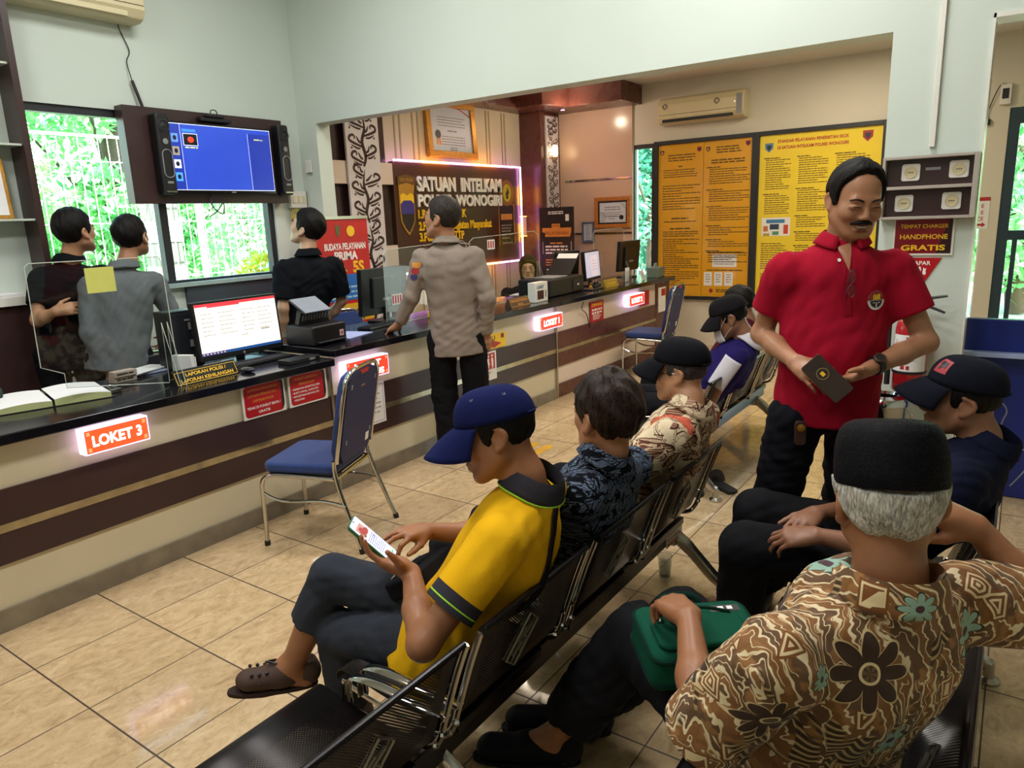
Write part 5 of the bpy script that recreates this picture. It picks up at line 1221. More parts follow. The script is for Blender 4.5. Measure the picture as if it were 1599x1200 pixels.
# right part of the counter
o = empty('queue_display', (5.30, 3.42, ZR), .0, 'white queue number display with dark red screen beside the registration plate', 'display')
MB().box((-.1, -.03, 0), (.1, .05, .17)).build('display_case', M['white'], o, bevel=.004)
F = frame((1, 0, 0), (0, 0, 1), (0, -.0305, 0)); MB(F).rect(-.07, .025, .03, .1, .0006).build('screen', mat('display_maroon', '#3b1218', .2), o)
MB(F).text('1', .065, .04, .08, z=.001, bold=.03).build('digit', M['ink'], o); MB(F).text('LOKET', -.02, .118, .035, z=.001, bold=.03, width=.11).build('lettering', mat('print_blue', '#3c62a0', .5), o)
o = empty('printer', (5.98, 3.66, ZR), .04, 'large dark multifunction printer beside the queue display', 'printer', 'black printers on the counter')
MB().box((-.42, -.17, 0), (.26, .17, .16)).build('printer_body', M['black'], o, bevel=.015, seg=3); MB().box((.02, -.178, .02), (.22, -.1705, .12)).build('front_panel', M['dark'], o); MB().box((.1, -.183, .07), (.13, -.1785, .085)).build('indicator', M['paper'], o)
X = T(.1, .03, .16) @ RY(.85); MB(X).box((-.01, -.13, 0), (.0, .13, .22)).build('feed_guide', M['black'], o); MB(X).box((.002, -.11, .02), (.008, .11, .3)).build('paper_feed', M['paper'], o)
MB().box((-.3, -.13, .161), (.0, .1, .17)).build('lid', M['grey'], o, bevel=.003)
flat_monitor('black monitor seen from behind beside the seated woman', 6.52, 3.88, ZR, PI, .46, .3, lift=.07)
flat_monitor('monitor with a pale lit screen facing the hall', 6.72, 3.66, ZR, .15, .44, .3, 'pale', lift=.06)
flat_monitor('dark monitor seen from behind near the narrow window', 7.72, 3.76, ZR, PI, .52, .34, lift=.08)
o = empty('tissue_box', (7.82, 3.44, ZR), .1, 'grey green tissue box at the far end of the counter', 'box'); MB().box((-.11, -.07, 0), (.11, .07, .11)).build('carton', mat('sage_carton', '#6d7c72', .5), o, bevel=.004); MB().prism([(-.05, 0), (.05, 0), (.03, .05), (-.02, .04)], -.01, .01, T(-.02, 0, .11) @ RX(PI/2)).build('tissue', mat('sage_tissue', '#7f8f86', .7), o)
o = empty('leaflet_holder', (7.15, 3.5, ZR), .05, 'clear leaflet holder with white leaflets before the far monitor', 'holder'); MB().box((-.08, -.03, 0), (.08, .03, .004)).add([(-.08, -.03, .004), (.08, -.03, .004), (.08, -.035, .12), (-.08, -.035, .12)], [(0, 1, 2, 3)]).build('clear_tray', M['acrylic'], o); MB().box((.0, -.02, .005), (.07, .0, .15)).build('leaflet', M['paper'], o)
o = empty('small_sign', (7.46, 3.42, ZR), .1, 'small pale tent card on the counter by the tissue box', 'sign'); MB(RX(-.3)).box((-.06, 0, 0), (.06, .005, .11)).build('card', M['paper'], o); d = MB(RX(-.3) @ frame((1, 0, 0), (0, 0, 1), (0, -.0004, 0))); dashes(d, -.04, .09, .04, 4, .02, .008, z=.0005); d.build('card_print', M['ink_grey'], o)
o = empty('stapler_tray', (6.36, 3.46, ZR), .05, 'low clear tray with stamps before the pale screened monitor', 'tray'); MB().box((-.13, -.05, 0), (.13, .05, .012)).build('tray_base', M['dark'], o, bevel=.003)
for x, c in ((-.06, M['gold']), (.03, M['black']), (.09, M['dark'])): MB().lathe([(.0, .0), (.02, 0), (.02, .02), (.009, .03), (.012, .055), (0, .06)], 14, T(x, 0, .0125), close=False).build('stamp', c, o, True)
cb = MB().tube(smooth_path([(5.82, 3.268, .83), (5.84, 3.3, .76), (5.95, 3.315, .7), (6.0, 3.318, .6), (6.02, 3.319, .56)]), .004, 6).build('loose_cable', M['black'], None, True); tag(cb, 'thin black cable hanging from the counter edge by the upright red notice', 'cable')
flat_sheet('white sheets on the counter before the seated woman', 5.75, 3.92, ZR+.0005, .2, .2, .15, M['paper'])
# ================================================================== people: smooth bodies grown from distance fields
f32 = np.float32
class Field:
    def __init__(s, lo, hi, h):
        s.h = h; s.lo = np.array(lo, float)-4*h; n = np.ceil((np.array(hi)+4*h-s.lo)/h).astype(int)+1
        s.n = n; s.F = np.full(n, .5, f32)
        s.ax = [(s.lo[i]+h*np.arange(n[i])).astype(f32) for i in range(3)]
    def win(s, lo, hi, pad):
        i0 = np.maximum(np.floor((np.minimum(lo, hi)-pad-s.lo)/s.h).astype(int), 0); i1 = np.minimum(np.ceil((np.maximum(lo, hi)+pad-s.lo)/s.h).astype(int)+1, s.n)
        if (i1 <= i0).any(): return None
        sl = tuple(slice(a, b) for a, b in zip(i0, i1))
        return sl, s.ax[0][sl[0]][:, None, None], s.ax[1][sl[1]][None, :, None], s.ax[2][sl[2]][None, None, :]
    def put(s, sl, d, k, op):
        A = s.F[sl]
        if op == 'add':
            if k > 0:
                h = np.maximum(k-np.abs(A-d), 0)/k; s.F[sl] = np.minimum(A, d)-h*h*k*.25
            else: s.F[sl] = np.minimum(A, d)
        elif op == 'cut':
            d = -d
            if k > 0:
                h = np.maximum(k-np.abs(A-d), 0)/k; s.F[sl] = np.maximum(A, d)+h*h*k*.25
            else: s.F[sl] = np.maximum(A, d)
    def cone(s, a, b, ra, rb=None, k=.02, op='add', flat=None, clip0=None, clip1=None):
        """tapered rod; flat = (axis, factor): thinner by factor along axis; clip = cut square at an end"""
        a = np.array(a, float); b = np.array(b, float); rb = ra if rb is None else rb
        rm = max(ra, rb); w = s.win(np.minimum(a, b), np.maximum(a, b), rm+k+3*s.h)
        if w is None: return s
        sl, X, Y, Z = w; X, Y, Z = X-f32(a[0]), Y-f32(a[1]), Z-f32(a[2]); ba = (b-a); L2 = max(float(ba@ba), 1e-9)
        t = np.clip((X*f32(ba[0])+Y*f32(ba[1])+Z*f32(ba[2]))/f32(L2), 0, 1)
        dx, dy, dz = X-t*f32(ba[0]), Y-t*f32(ba[1]), Z-t*f32(ba[2])
        q = dx*dx+dy*dy+dz*dz
        if flat is not None:
            u = np.array(flat[0], float); u /= np.linalg.norm(u); e = (dx*f32(u[0])+dy*f32(u[1])+dz*f32(u[2])); q = q+e*e*f32(flat[1]**2-1)
        d = np.sqrt(q)-(f32(ra)+t*f32(rb-ra))
        if flat is not None: d = d*f32(1/flat[1]**.5)
        L = L2**.5
        if clip1 is not None: d = np.maximum(d, (X*f32(ba[0])+Y*f32(ba[1])+Z*f32(ba[2]))/f32(L)-f32(L+clip1))
        if clip0 is not None: d = np.maximum(d, -(X*f32(ba[0])+Y*f32(ba[1])+Z*f32(ba[2]))/f32(L)-f32(clip0))
        s.put(sl, d, k, op); return s
    def chain(s, pts, rs, k=.02, **kw):
        for i in range(len(pts)-1): s.cone(pts[i], pts[i+1], rs[i], rs[i+1], k, **kw)
        return s
    def ell(s, c, r, R=None, k=.02, op='add'):
        c = np.array(c, float); r = np.array(r, float); w = s.win(c, c, r.max()+k+3*s.h)
        if w is None: return s
        sl, X, Y, Z = w; X, Y, Z = X-f32(c[0]), Y-f32(c[1]), Z-f32(c[2])
        if R is None: R = np.eye(3)
        R = np.asarray(R, float)
        p = [X*f32(R[0, i])+Y*f32(R[1, i])+Z*f32(R[2, i]) for i in range(3)]
        k0 = np.sqrt(sum((p[i]/f32(r[i]))**2 for i in range(3))); k1 = np.sqrt(sum((p[i]/f32(r[i]**2))**2 for i in range(3)))+f32(1e-6)
        s.put(sl, k0*(k0-1)/k1, k, op); return s
    def local(s, c, rad, fn, k=0., op='add'):
        """fn(x, y, z) -> distance, on a window of radius rad round c, in world coordinates"""
        w = s.win(np.array(c, float), np.array(c, float), rad)
        if w is None: return s
        sl, X, Y, Z = w; d = fn(X-f32(c[0]), Y-f32(c[1]), Z-f32(c[2])); s.put(sl, np.broadcast_to(d, s.F[sl].shape).astype(f32), k, op); return s
    def folds(s, amp, scale, seed, dirs=None, mask=None):
        r = np.random.RandomState(seed); X, Y, Z = s.ax[0][:, None, None], s.ax[1][None, :, None], s.ax[2][None, None, :]
        g = np.abs(s.F) < .03
        ix = np.nonzero(g)
        if not len(ix[0]): return s
        P = np.stack([s.ax[i][ix[i]] for i in range(3)], 1); acc = np.zeros(len(P), f32); wsum = 0
        warp = sum(np.sin(P @ r.normal(size=(3, 3)).astype(f32)*f32(6/scale*.12)+r.rand(3).astype(f32)*6) for _ in range(2))*f32(scale*.35)
        Q = P+warp
        for i in range(7):
            v = r.normal(size=3)
            if dirs is not None and i < 5: v = np.array(dirs)+.45*r.normal(size=3)
            v = v/np.linalg.norm(v)*2*PI/scale*(.7+.9*r.rand())
            w = .6+.4*r.rand(); sn = np.sin(Q @ v.astype(f32)+f32(r.rand()*6)); acc += f32(w)*(1-2*np.abs(sn)**1.3 if i % 2 else sn); wsum += w
        acc *= f32(amp*2/wsum)
        if mask is not None: acc *= mask(P)
        s.F[ix] += acc; return s
    def mesh(s):
        F = s.F; n = s.n; ins = F < 0
        c = [ins[:-1, :-1, :-1], ins[1:, :-1, :-1], ins[:-1, 1:, :-1], ins[1:, 1:, :-1], ins[:-1, :-1, 1:], ins[1:, :-1, 1:], ins[:-1, 1:, 1:], ins[1:, 1:, 1:]]
        cnt = sum(x.astype(np.int8) for x in c); act = (cnt > 0) & (cnt < 8)
        I = np.stack(np.nonzero(act), 1); idx = np.full(act.shape, -1, np.int32); idx[act] = np.arange(len(I))
        off = np.array([(k & 1, k >> 1 & 1, k >> 2 & 1) for k in range(8)])
        val = np.stack([F[I[:, 0]+o[0], I[:, 1]+o[1], I[:, 2]+o[2]] for o in off], 1)
        acc = np.zeros((len(I), 3)); num = np.zeros(len(I))
        for a in range(8):
            for ax in range(3):
                b = a | (1 << ax)
                if b == a: continue
                va, vb = val[:, a], val[:, b]; m = (va < 0) != (vb < 0)
                t = np.where(m, va/(va-vb+1e-12), 0)
                p = off[a]+t[:, None]*(off[b]-off[a]); acc[m] += p[m]; num[m] += 1
        vs = s.lo+s.h*(I+acc/num[:, None])
        quads = []
        for ax in range(3):
            u, v = (ax+1) % 3, (ax+2) % 3
            sa = [slice(None)]*3; sb = [slice(None)]*3; sa[ax] = slice(0, -1); sb[ax] = slice(1, None)
            A, B = ins[tuple(sa)], ins[tuple(sb)]; E = np.stack(np.nonzero(A != B), 1)
            E = E[(E[:, u] > 0) & (E[:, v] > 0) & (E[:, u] < n[u]-1) & (E[:, v] < n[v]-1)]
            fl = A[tuple(E.T)]
            def g(du, dv):
                e = E.copy(); e[:, u] -= du; e[:, v] -= dv; return idx[tuple(e.T)]
            q = np.stack([g(1, 1), g(0, 1), g(0, 0), g(1, 0)], 1); q[~fl] = q[~fl][:, ::-1]; quads.append(q)
        q = np.concatenate(quads); q = q[(q >= 0).all(1)]
        # light smoothing
        e = np.concatenate([q[:, [0, 1]], q[:, [1, 2]], q[:, [2, 3]], q[:, [3, 0]]])
        deg = np.bincount(e[:, 0], minlength=len(vs))+np.bincount(e[:, 1], minlength=len(vs))
        for _ in range(2):
            sm = np.stack([np.bincount(e[:, 0], vs[e[:, 1], i], len(vs))+np.bincount(e[:, 1], vs[e[:, 0], i], len(vs)) for i in range(3)], 1)/np.maximum(deg, 1)[:, None]
            vs = vs*.55+sm*.45
        return vs, q
    def build(s, name, m, parent):
        vs, q = s.mesh(); used = np.unique(q); rm = np.full(len(vs), -1, np.int32); rm[used] = np.arange(len(used)); vs = vs[used]; q = rm[q]
        me = bpy.data.meshes.new(name); me.vertices.add(len(vs)); me.vertices.foreach_set('co', vs.astype(f32).ravel())
        me.loops.add(q.size); me.loops.foreach_set('vertex_index', q.astype(np.int32).ravel()); me.polygons.add(len(q))
        me.polygons.foreach_set('loop_start', np.arange(0, q.size, 4, dtype=np.int32)); 
        try: me.polygons.foreach_set('loop_total', np.full(len(q), 4, np.int32))
        except Exception: pass
        me.polygons.foreach_set('use_smooth', np.ones(len(q), bool)); me.update(calc_edges=True); me.validate()
        return link(name, me, m, parent, True)

PEOPLE = []
def nrm(v): v = np.array(v, float); return v/np.linalg.norm(v)
class Head:
    """local frame: x to the person's right, y forward, z up; origin between the ears"""
    def __init__(s, c, fwd, up=(0, 0, 1), scale=1.0):
        f = nrm(fwd); u = np.array(up, float); u = nrm(u-f*(u@f)); s.R = np.stack([np.cross(f, u), f, u], 1); s.c = np.array(c, float); s.s = scale
    def __call__(s, x, y, z): return s.c+s.R @ (np.array([x, y, z], float)*s.s)
    def mat(s):
        m = Matrix.Identity(4)
        for i in range(3):
            for j in range(3): m[i][j] = s.R[i, j]*s.s
            m[i][3] = s.c[i]
        return m
    def loc(s, X, Y, Z):
        R = s.R; k = 1/s.s
        return [(X*f32(R[0, i])+Y*f32(R[1, i])+Z*f32(R[2, i]))*f32(k) for i in range(3)]

def head_skin(F, H, jaw=1., nose=1., lips=True, eyes='open', smile=0., fat=0.):
    S = H.s; R = H.R
    E = lambda c, r, k=.015, op='add': F.ell(H(*c), np.array(r)*S, R, k*S, op)
    K = lambda a, b, ra, rb=None, k=.012, op='add': F.cone(H(*a), H(*b), ra*S, (ra if rb is None else rb)*S, k*S, op)
    E((0, -.012, .035), (.073, .094, .083), .0)
    E((0, .028, -.03), (.061+fat*.006, .062, .08), .03)
    for x in (-1, 1):
        K((x*.05*jaw, .0, -.05), (x*(.026+fat*.004), .058, -.088), .026+fat*.003, .02+fat*.002, .025)
        E((x*.037, .056, -.02), (.026+fat*.005, .024, .024), .02)
        if smile: E((x*.04, .068, -.03), (.02, .016, .016), .014)
    K((-.012, .07, -.095), (.012, .07, -.095), .017, .017, .02)
    K((-.036, .077, .021), (.036, .077, .021), .011, .011, .018)
    for x in (-1, 1): E((x*.032, .096, .003), (.017, .014, .011), .012, 'cut')
    K((0, .086, .01), (0, .105, -.026), .0075*nose, .0105*nose, .012)
    for x in (-1, 1): E((x*.012*nose, .096, -.031), (.0095, .012, .0085), .007)
    for x in (-1, 1): F.ell(H(x*.007, .104, -.039), np.array((.004, .005, .004))*S, R, .003*S, 'cut')
    for x in (-1, 1):     # lids
        gap = .0058 if eyes == 'open' else .0022
        P = [(x*.016, .085, .002), (x*.024, .0895, .004+gap), (x*.033, .0895, .0048+gap), (x*.042, .086, .003+gap), (x*.049, .079, .001)]
        for a, b in zip(P, P[1:]): K(a, b, .0042, .0042, .005)
        P = [(x*.016, .085, .001), (x*.025, .0882, .001-gap), (x*.033, .0885, .0-gap), (x*.041, .085, .001-gap), (x*.049, .079, .001)]
        for a, b in zip(P, P[1:]): K(a, b, .0038, .0038, .005)
    if lips:
        w = .024+.01*smile; dz = .008*smile
        for z, r, y in ((-.0555+.001*smile, .0058, .0905), (-.0685-.004*smile, .0068, .0885)):
            P = [(-w, .077-.004*smile, -.06+dz), (-w*.5, y-.002, z+.001), (0, y+.0015, z), (w*.5, y-.002, z+.001), (w, .077-.004*smile, -.06+dz)]
            for i, (a, b) in enumerate(zip(P, P[1:])): K(a, b, r*(.45 if i == 0 else 1), r*(.45 if i == 3 else 1), .006)
        if smile: E((0, .095, -.0625+dz*.2), (.025, .012, .006), .003, 'cut')
    for x in (-1, 1):     # ears
        F.ell(H(x*.0745, -.012, .0), np.array((.011, .017, .03))*S, R, .012*S)
        n = 14; P = []
        for i in range(n+1):
            a = -PI*.35+i*PI*1.35/n; P.append((x*(.079+.007*math.sin(a*.7+.4)), -.014-.019*math.cos(a)*(1 if a < PI*.5 else .85), .002+.033*math.sin(a)+(.0 if a > 0 else .004)))
        P = [(x*(.083-.0006*abs(i-7)), -.012+(-.02 if True else 0)*math.sin(PI*i/n)-.002+.014*(1-i/n)*(i < 4), .031-.062*i/n) for i in range(n+1)]
        for a, b in zip(P, P[1:]): K(a, b, .0055, .0055, .006)
        F.ell(H(x*.087, -.008, .003), np.array((.008, .009, .016))*S, R, .006*S, 'cut')
        F.ell(H(x*.079, -.003, -.03), np.array((.0065, .009, .01))*S, R, .008*S)

def poly_sdf(px, py, poly):
    d = None; P = [np.array(p, f32) for p in poly]; n = len(P); s = None
    for i in range(n):
        a, b = P[i], P[i-1]; ex, ey = b-a; wx, wy = px-a[0], py-a[1]
        t = np.clip((wx*ex+wy*ey)/(ex*ex+ey*ey), 0, 1); dx, dy = wx-ex*t, wy-ey*t; q = dx*dx+dy*dy
        d = q if d is None else np.minimum(d, q)
        c1 = py >= a[1]; c2 = py < b[1]; c3 = ex*wy > ey*wx
        flip = (c1 & c2 & c3) | (~c1 & ~c2 & ~c3); s = np.where(flip, -1., 1.) if s is None else np.where(flip, -s, s)
    return (s*np.sqrt(d)).astype(f32)
HAIR = {  # side outlines (y forward, z up)
 'short': [(.075, .098), (.06, .07), (.036, .052), (.03, .0), (.016, -.014), (-.004, .012), (-.028, .03), (-.036, -.04), (-.044, -.075), (-.08, -.088), (-.13, -.088), (-.14, .16), (.05, .16)],
 'receding': [(.05, .115), (.044, .085), (.03, .055), (.027, .0), (.014, -.016), (-.004, .012), (-.028, .03), (-.038, -.04), (-.048, -.085), (-.13, -.09), (-.14, .16), (.04, .16)],
 'full': [(.088, .095), (.08, .06), (.044, .05), (.03, -.006), (.012, -.02), (-.004, .01), (-.028, .03), (-.038, -.04), (-.05, -.092), (-.13, -.1), (-.14, .17), (.06, .17)],
 'long': [(.088, .1), (.084, .06), (.05, .03), (.045, -.06), (.05, -.16), (-.15, -.2), (-.16, .17), (.05, .17)],
 'neck': [(.03, .05), (.03, -.01), (.016, -.024), (-.004, .01), (-.028, .03), (-.038, -.04), (-.05, -.1), (-.13, -.115), (-.14, .05)],
}
def hair_field(H, style, thick=.012, rough=.0025, temples=0., h=.0045, seed=1, bald=None):
    S = H.s; lo = np.array([H(x, y, z) for x in (-.13, .13) for y in (-.18, .14) for z in (-.22, .19)])
    F = Field(lo.min(0), lo.max(0), h); poly = HAIR[style]; rs = np.random.RandomState(seed); ph = rs.rand(6)*6
    def fn(X, Y, Z):
        x, y, z = H.loc(X, Y, Z); R3 = (.073+thick, .094+thick, .083+thick*1.25)
        ex, ey, ez = x, y+.012, z-.035
        if style == 'long':
            R3 = (.073+thick+.01, .1+thick, .09+thick); ez = np.where(ez < 0, ez*.4, ez)
        lowz = np.clip(-(z+.0)*6, 0, 1); ex = ex*(1+.16*lowz) if style != 'long' else ex
        k0 = np.sqrt((ex/R3[0])**2+(ey/R3[1])**2+(ez/R3[2])**2); d = (k0-1)*min(R3)
        a = np.arctan2(x, -y+.02)
        st = np.sin(a*31+ph[0]+13*z)*.3+np.sin(a*57+ph[1]-24*z)*.25+np.sin(z*75+a*9+ph[2])*.3+np.sin(x*110+y*140+ph[3])*.35+np.sin(x*60-y*50+z*70+ph[4])*.4
        d = d+rough*st
        p = poly_sdf(y+0*x+0*z, z+0*x+0*y, poly)+.0012*np.sin(x*210+ph[4])+.0012*np.sin(x*97+z*130+y*110)
        d = np.maximum(d, p)
        if temples:
            for sx in (-1, 1):
                q = np.sqrt(((x-sx*.042)/.85)**2+((y-.08))**2+((z-.085)*.9)**2)-(.03+temples); d = np.maximum(d, -q)
        if bald is not None:
            q = np.sqrt((x-bald[0])**2+(y-bald[1])**2+(z-bald[2])**2)-bald[3]; d = np.maximum(d, -q+.002*st)
        # hollow: keep it a shell over the skull
        return d*S
    F.F[:] = fn(F.ax[0][:, None, None]-f32(H.c[0]), F.ax[1][None, :, None]-f32(H.c[1]), F.ax[2][None, None, :]-f32(H.c[2]))
    return F

def hand(F, wrist, d, palm, side, curl=(.5, .6, .45), spread=1., thumb=(.6, .35), L=1., curls=None, k0=.02):
    """palm, four fingers of their own lengths and a thumb. d = towards the knuckles, palm = out of the palm, side = towards the thumb"""
    d = nrm(d); palm = np.array(palm, float); palm = nrm(palm-d*(palm@d)); s = np.cross(d, palm); s = s if s@np.array(side) > 0 else -s
    w = np.array(wrist, float); K = lambda a, b, ra, rb, k: F.cone(a, b, ra*L, rb*L, k)
    base = [(.031, .088), (.0105, .093), (-.011, .088), (-.03, .078)]; ln = [(.043, .025, .021), (.047, .029, .022), (.044, .027, .021), (.034, .02, .019)]
    for i, (sx, dy) in enumerate(base):
        a0 = w+s*(sx*.45*L)+d*(.008*L); kn = w+s*(sx*L*(.96+.04*spread))+d*(dy*L)+palm*(-.003*L if i in (1, 2) else 0)
        K(a0, kn, .0155, .0115, k0 if i == 0 else .016)
        cu = curls[i] if curls else curl
        fd = nrm(d+s*(sx*2.2*spread)); ang = 0; p = kn
        rr = (.0095, .0085, .0075, .0066) if i < 3 else (.0083, .0074, .0066, .0058)
        for j in range(3):
            ang += cu[j]; v = fd*math.cos(ang)+palm*math.sin(ang); q = p+v*(ln[i][j]*L); K(p, q, rr[j], rr[j+1], .006 if j == 0 else .003); p = q
    F.ell(w+d*(.05*L)+palm*(.006*L), np.array((.036, .036, .02))*L*.9, None, .02)
    t0 = w+d*(.022*L)+s*(.022*L)+palm*(.006*L); tv = nrm(s*math.cos(thumb[0])+d*math.sin(thumb[0])+palm*thumb[1])
    t1 = t0+tv*(.042*L); tv2 = nrm(tv+d*.5+palm*(thumb[1]*.4)-s*.25); t2 = t1+tv2*(.032*L); t3 = t2+nrm(tv2+d*.3)*(.024*L)
    K(t0, t1, .0165, .0125, .016); K(t1, t2, .0115, .0098, .004); K(t2, t3, .0098, .0078, .003)
    return t3

def skin_mat(name, c, shine=.42):
    w = NT(name); n1 = w.noise(11, 4); n2 = w.noise(160, 3); c = srgb(c); k = lambda f, g=1.: (min(1, c[0]*f*g), c[1]*f, c[2]*f/g)
    col = w.ramp(n1.outputs[0], [(.3, k(.86, 1.06)), (.5, c), (.72, k(1.1, .98))])
    return w.bsdf(color=col, rough=shine, spec=.4, sss=.08, normal=w.bump(n2.outputs[0], .12, .002))
def hair_mat(name, c1, c2, rough=.45):
    w = NT(name); co = w.mapping((1, 1, .22)); n = w.noise(260, 3, .6, co); n2 = w.noise(30, 2)
    f = w.math('ADD', w.math('MULTIPLY', n.outputs[0], .7), w.math('MULTIPLY', n2.outputs[0], .3))
    col = w.ramp(f, [(.38, srgb(c1)), (.62, srgb(c2))])
    return w.bsdf(color=col, rough=rough, spec=.16, normal=w.bump(n.outputs[0], .6, .003))
def cloth_mat(name, c, vary=.08, weave=900, bump=.12, rough=.9, wrinkle=.25, sheen=.0):
    w = NT(name); c = srgb(c) if isinstance(c, str) else c; n = w.noise(6, 4); k = lambda f: tuple(min(1, x*f) for x in c)
    col = w.ramp(n.outputs[0], [(.3, k(1-vary)), (.7, k(1+vary))])
    wr = w.noise(14, 3, .5, w.mapping((1, 1, .55)), 1.2); we = w.noise(weave, 1)
    h = w.math('ADD', w.math('MULTIPLY', wr.outputs[0], wrinkle*4), w.math('MULTIPLY', we.outputs[0], bump))
    return w.bsdf(color=col, rough=rough, spec=.12, sheen=sheen, normal=w.bump(h, .35, .012))
HAIRB = hair_mat('black_hair', '#070606', '#161211', .55); HAIRG = hair_mat('grey_hair', '#77746f', '#d8d4cc', .7); HAIRM = hair_mat('dark_grey_hair', '#2b2929', '#5a5654', .55)
EYEW = mat('eye_white', '#d8d2c8', .2, vary=.02); EYEB = mat('eye_dark', '#1c120d', .1); LIP = mat('lip_tone', '#7c4238', .45); TEETH = mat('teeth', '#e6dfcf', .25)
CLOTH = {}
def cloth(n, c, **kw):
    if n not in CLOTH: CLOTH[n] = cloth_mat(n, c, **kw)
    return CLOTH[n]

def face_bits(o, H, brows=True, mustache=False, eyes='open', smile=0., lips=True, brow_m=None):
    Hm = H.mat(); gap = .0058 if not smile else .0022
    for x in (-1, 1):
        e = MB(Hm).ball((x*.0325, .0775, .0025), .0118, 16).build('eye', EYEW, o, True)
        MB(Hm).ball((x*.0325, .0865, .001), (.0056, .0035, .0056), 12).build('iris', EYEB, e, True)
        P = [(x*.0155, .0885, .001), (x*.024, .0932, .0022+gap*.55), (x*.033, .0932, .0026+gap*.55), (x*.042, .0895, .0016+gap*.5), (x*.0505, .081, -.001)]
        MB(Hm).tube(smooth_path(P, 4), [.0007]+[.0017]*12+[.0011]*3+[.0006], 6).build('eyelashes', HAIRB, o, True)
        if brows:
            P = [(x*.013, .0905, .0205), (x*.026, .0915, .0265), (x*.04, .0855, .0268), (x*.054, .0745, .0205)]
            MB(Hm).tube(smooth_path(P, 4), [.003]+[.0048]*6+[.004]*5+[.0016], 8, flat=.6).build('eyebrow', brow_m or HAIRB, o, True)
    if lips:
        w = .024+.01*smile; dz = .008*smile; lp = MB(Hm)
        for z, r, y in ((-.0562+.001*smile, .0046, .0925), (-.0682-.004*smile, .0056, .0905)):
            P = smooth_path([(-w, .0785-.004*smile, -.06+dz), (-w*.5, y-.002, z+.001), (0, y+.001, z), (w*.5, y-.002, z+.001), (w, .0785-.004*smile, -.06+dz)], 4); n = len(P)
            lp.tube(P, [r*(.25+.85*math.sin(PI*i/(n-1))) for i in range(n)], 8)
        lp.build('lips', LIP, o, True)
    if smile:
        t = MB(Hm)
        for i in range(8):
            x = (i-3.5)*.0058; t.box((x-.0027, .086-.25*abs(x)**1.2, -.0655), (x+.0027, .0915-16*x*x, -.0565))
        t.build('teeth', TEETH, o, True, bevel=.001)
    if mustache:
        P = smooth_path([(-.036, .079, -.056), (-.019, .095, -.047), (0, .1005, -.0435), (.019, .095, -.047), (.036, .079, -.056)], 5); n = len(P)
        MB(Hm).tube(P, [.003+.0062*math.sin(PI*i/(n-1))**.7 for i in range(n)], 8, flat=.75).build('mustache', HAIRB, o, True)

def baseball_cap(o, H, m, m2=None, patch=None, strap=True, eyelets=True, tilt=0., r=1.0, brim_len=.09, brim_drop=.02, ht=.086, zo=.02):
    """cap: panelled crown > brim, button, seams, eyelets, strap"""
    X = H.mat() @ T(0, -.012, zo) @ RX(tilt); rx, ry, hz = .086*r, .106*r, ht*r
    def dome(u, v):
        a = 2*PI*u; t = v*PI/2; q = math.cos(t)**.66; return (rx*q*math.sin(a), ry*q*math.cos(a)+.0, .012+hz*math.sin(t)**.93*(1+.05*math.cos(a)*math.cos(t)))
    n, mv = 48, 14; cr = MB(X).grid(dome, n, mv)
    c = cr.build('cap', m, o, True); sd = c.modifiers.new('solid', 'SOLIDIFY'); sd.thickness = .003; sd.offset = -1
    sm = MB(X)
    for k in range(6):
        sm.tube([V(dome((k+.5)/6, j/12)) for j in range(13)], .0014, 5)
    sm.tube([V(dome(i/48, 0.0))*1.005 for i in range(48)], .002, 6, closed=True)
    sm.build('seam', m, c, True)
    MB(X).ball((0, 0, .012+hz), (.009, .009, .005), 12).build('button', m, c, True)
    def brim(u, v):
        a = (u-.5)*2*1.15; ca, sa = math.cos(a), math.sin(a); ext = brim_len*(max(0, math.cos(a*1.25))**.55)*v
        x = rx*sa*(1+.0*v)+ext*sa*.25; y = ry*ca+ext*(1.0); return (x, y, .014-brim_drop*v*v-.9*x*x*(1.3+2.2*v)-.04*v)
    b = MB(X).grid(brim, 28, 8).build('brim', m2 or m, c, True); k = b.modifiers.new('solid', 'SOLIDIFY'); k.thickness = .005; k.offset = 0
    st = MB(X)
    for v in (.35, .55, .75, .93): st.tube([V(brim(i/24, v))+V((0, 0, .003)) for i in range(1, 24)], .0007, 4)
    st.build('brim_stitching', m2 or m, c)
    if eyelets:
        for kk in range(6):
            p = V(dome((kk+.0)/6, .52)); nn = V((p.x/rx**2, p.y/ry**2, (p.z-.012)/hz**2)).normalized()
            e = V(dome((kk)/6+.02, .52))-p; q = nn.cross(e).normalized(); e = q.cross(nn)
            MB(X).tube([p+nn*.002+(e*math.cos(a)+q*math.sin(a))*.0036 for a in [i*PI/5 for i in range(10)]], .0011, 5, closed=True).build('eyelet', M['grey'], c, True)
    if strap:
        P = [V(dome(.5+(i-6)/60, .0)) for i in range(13)]; mb = MB(X); mb.tube([V((p.x*1.01, p.y*1.01, p.z+.006)) for p in P], .007, 6, flat=.3, up=(0, 0, 1)); mb.build('strap', m, c, True)
    if patch: patch(c, X, dome)
    return c

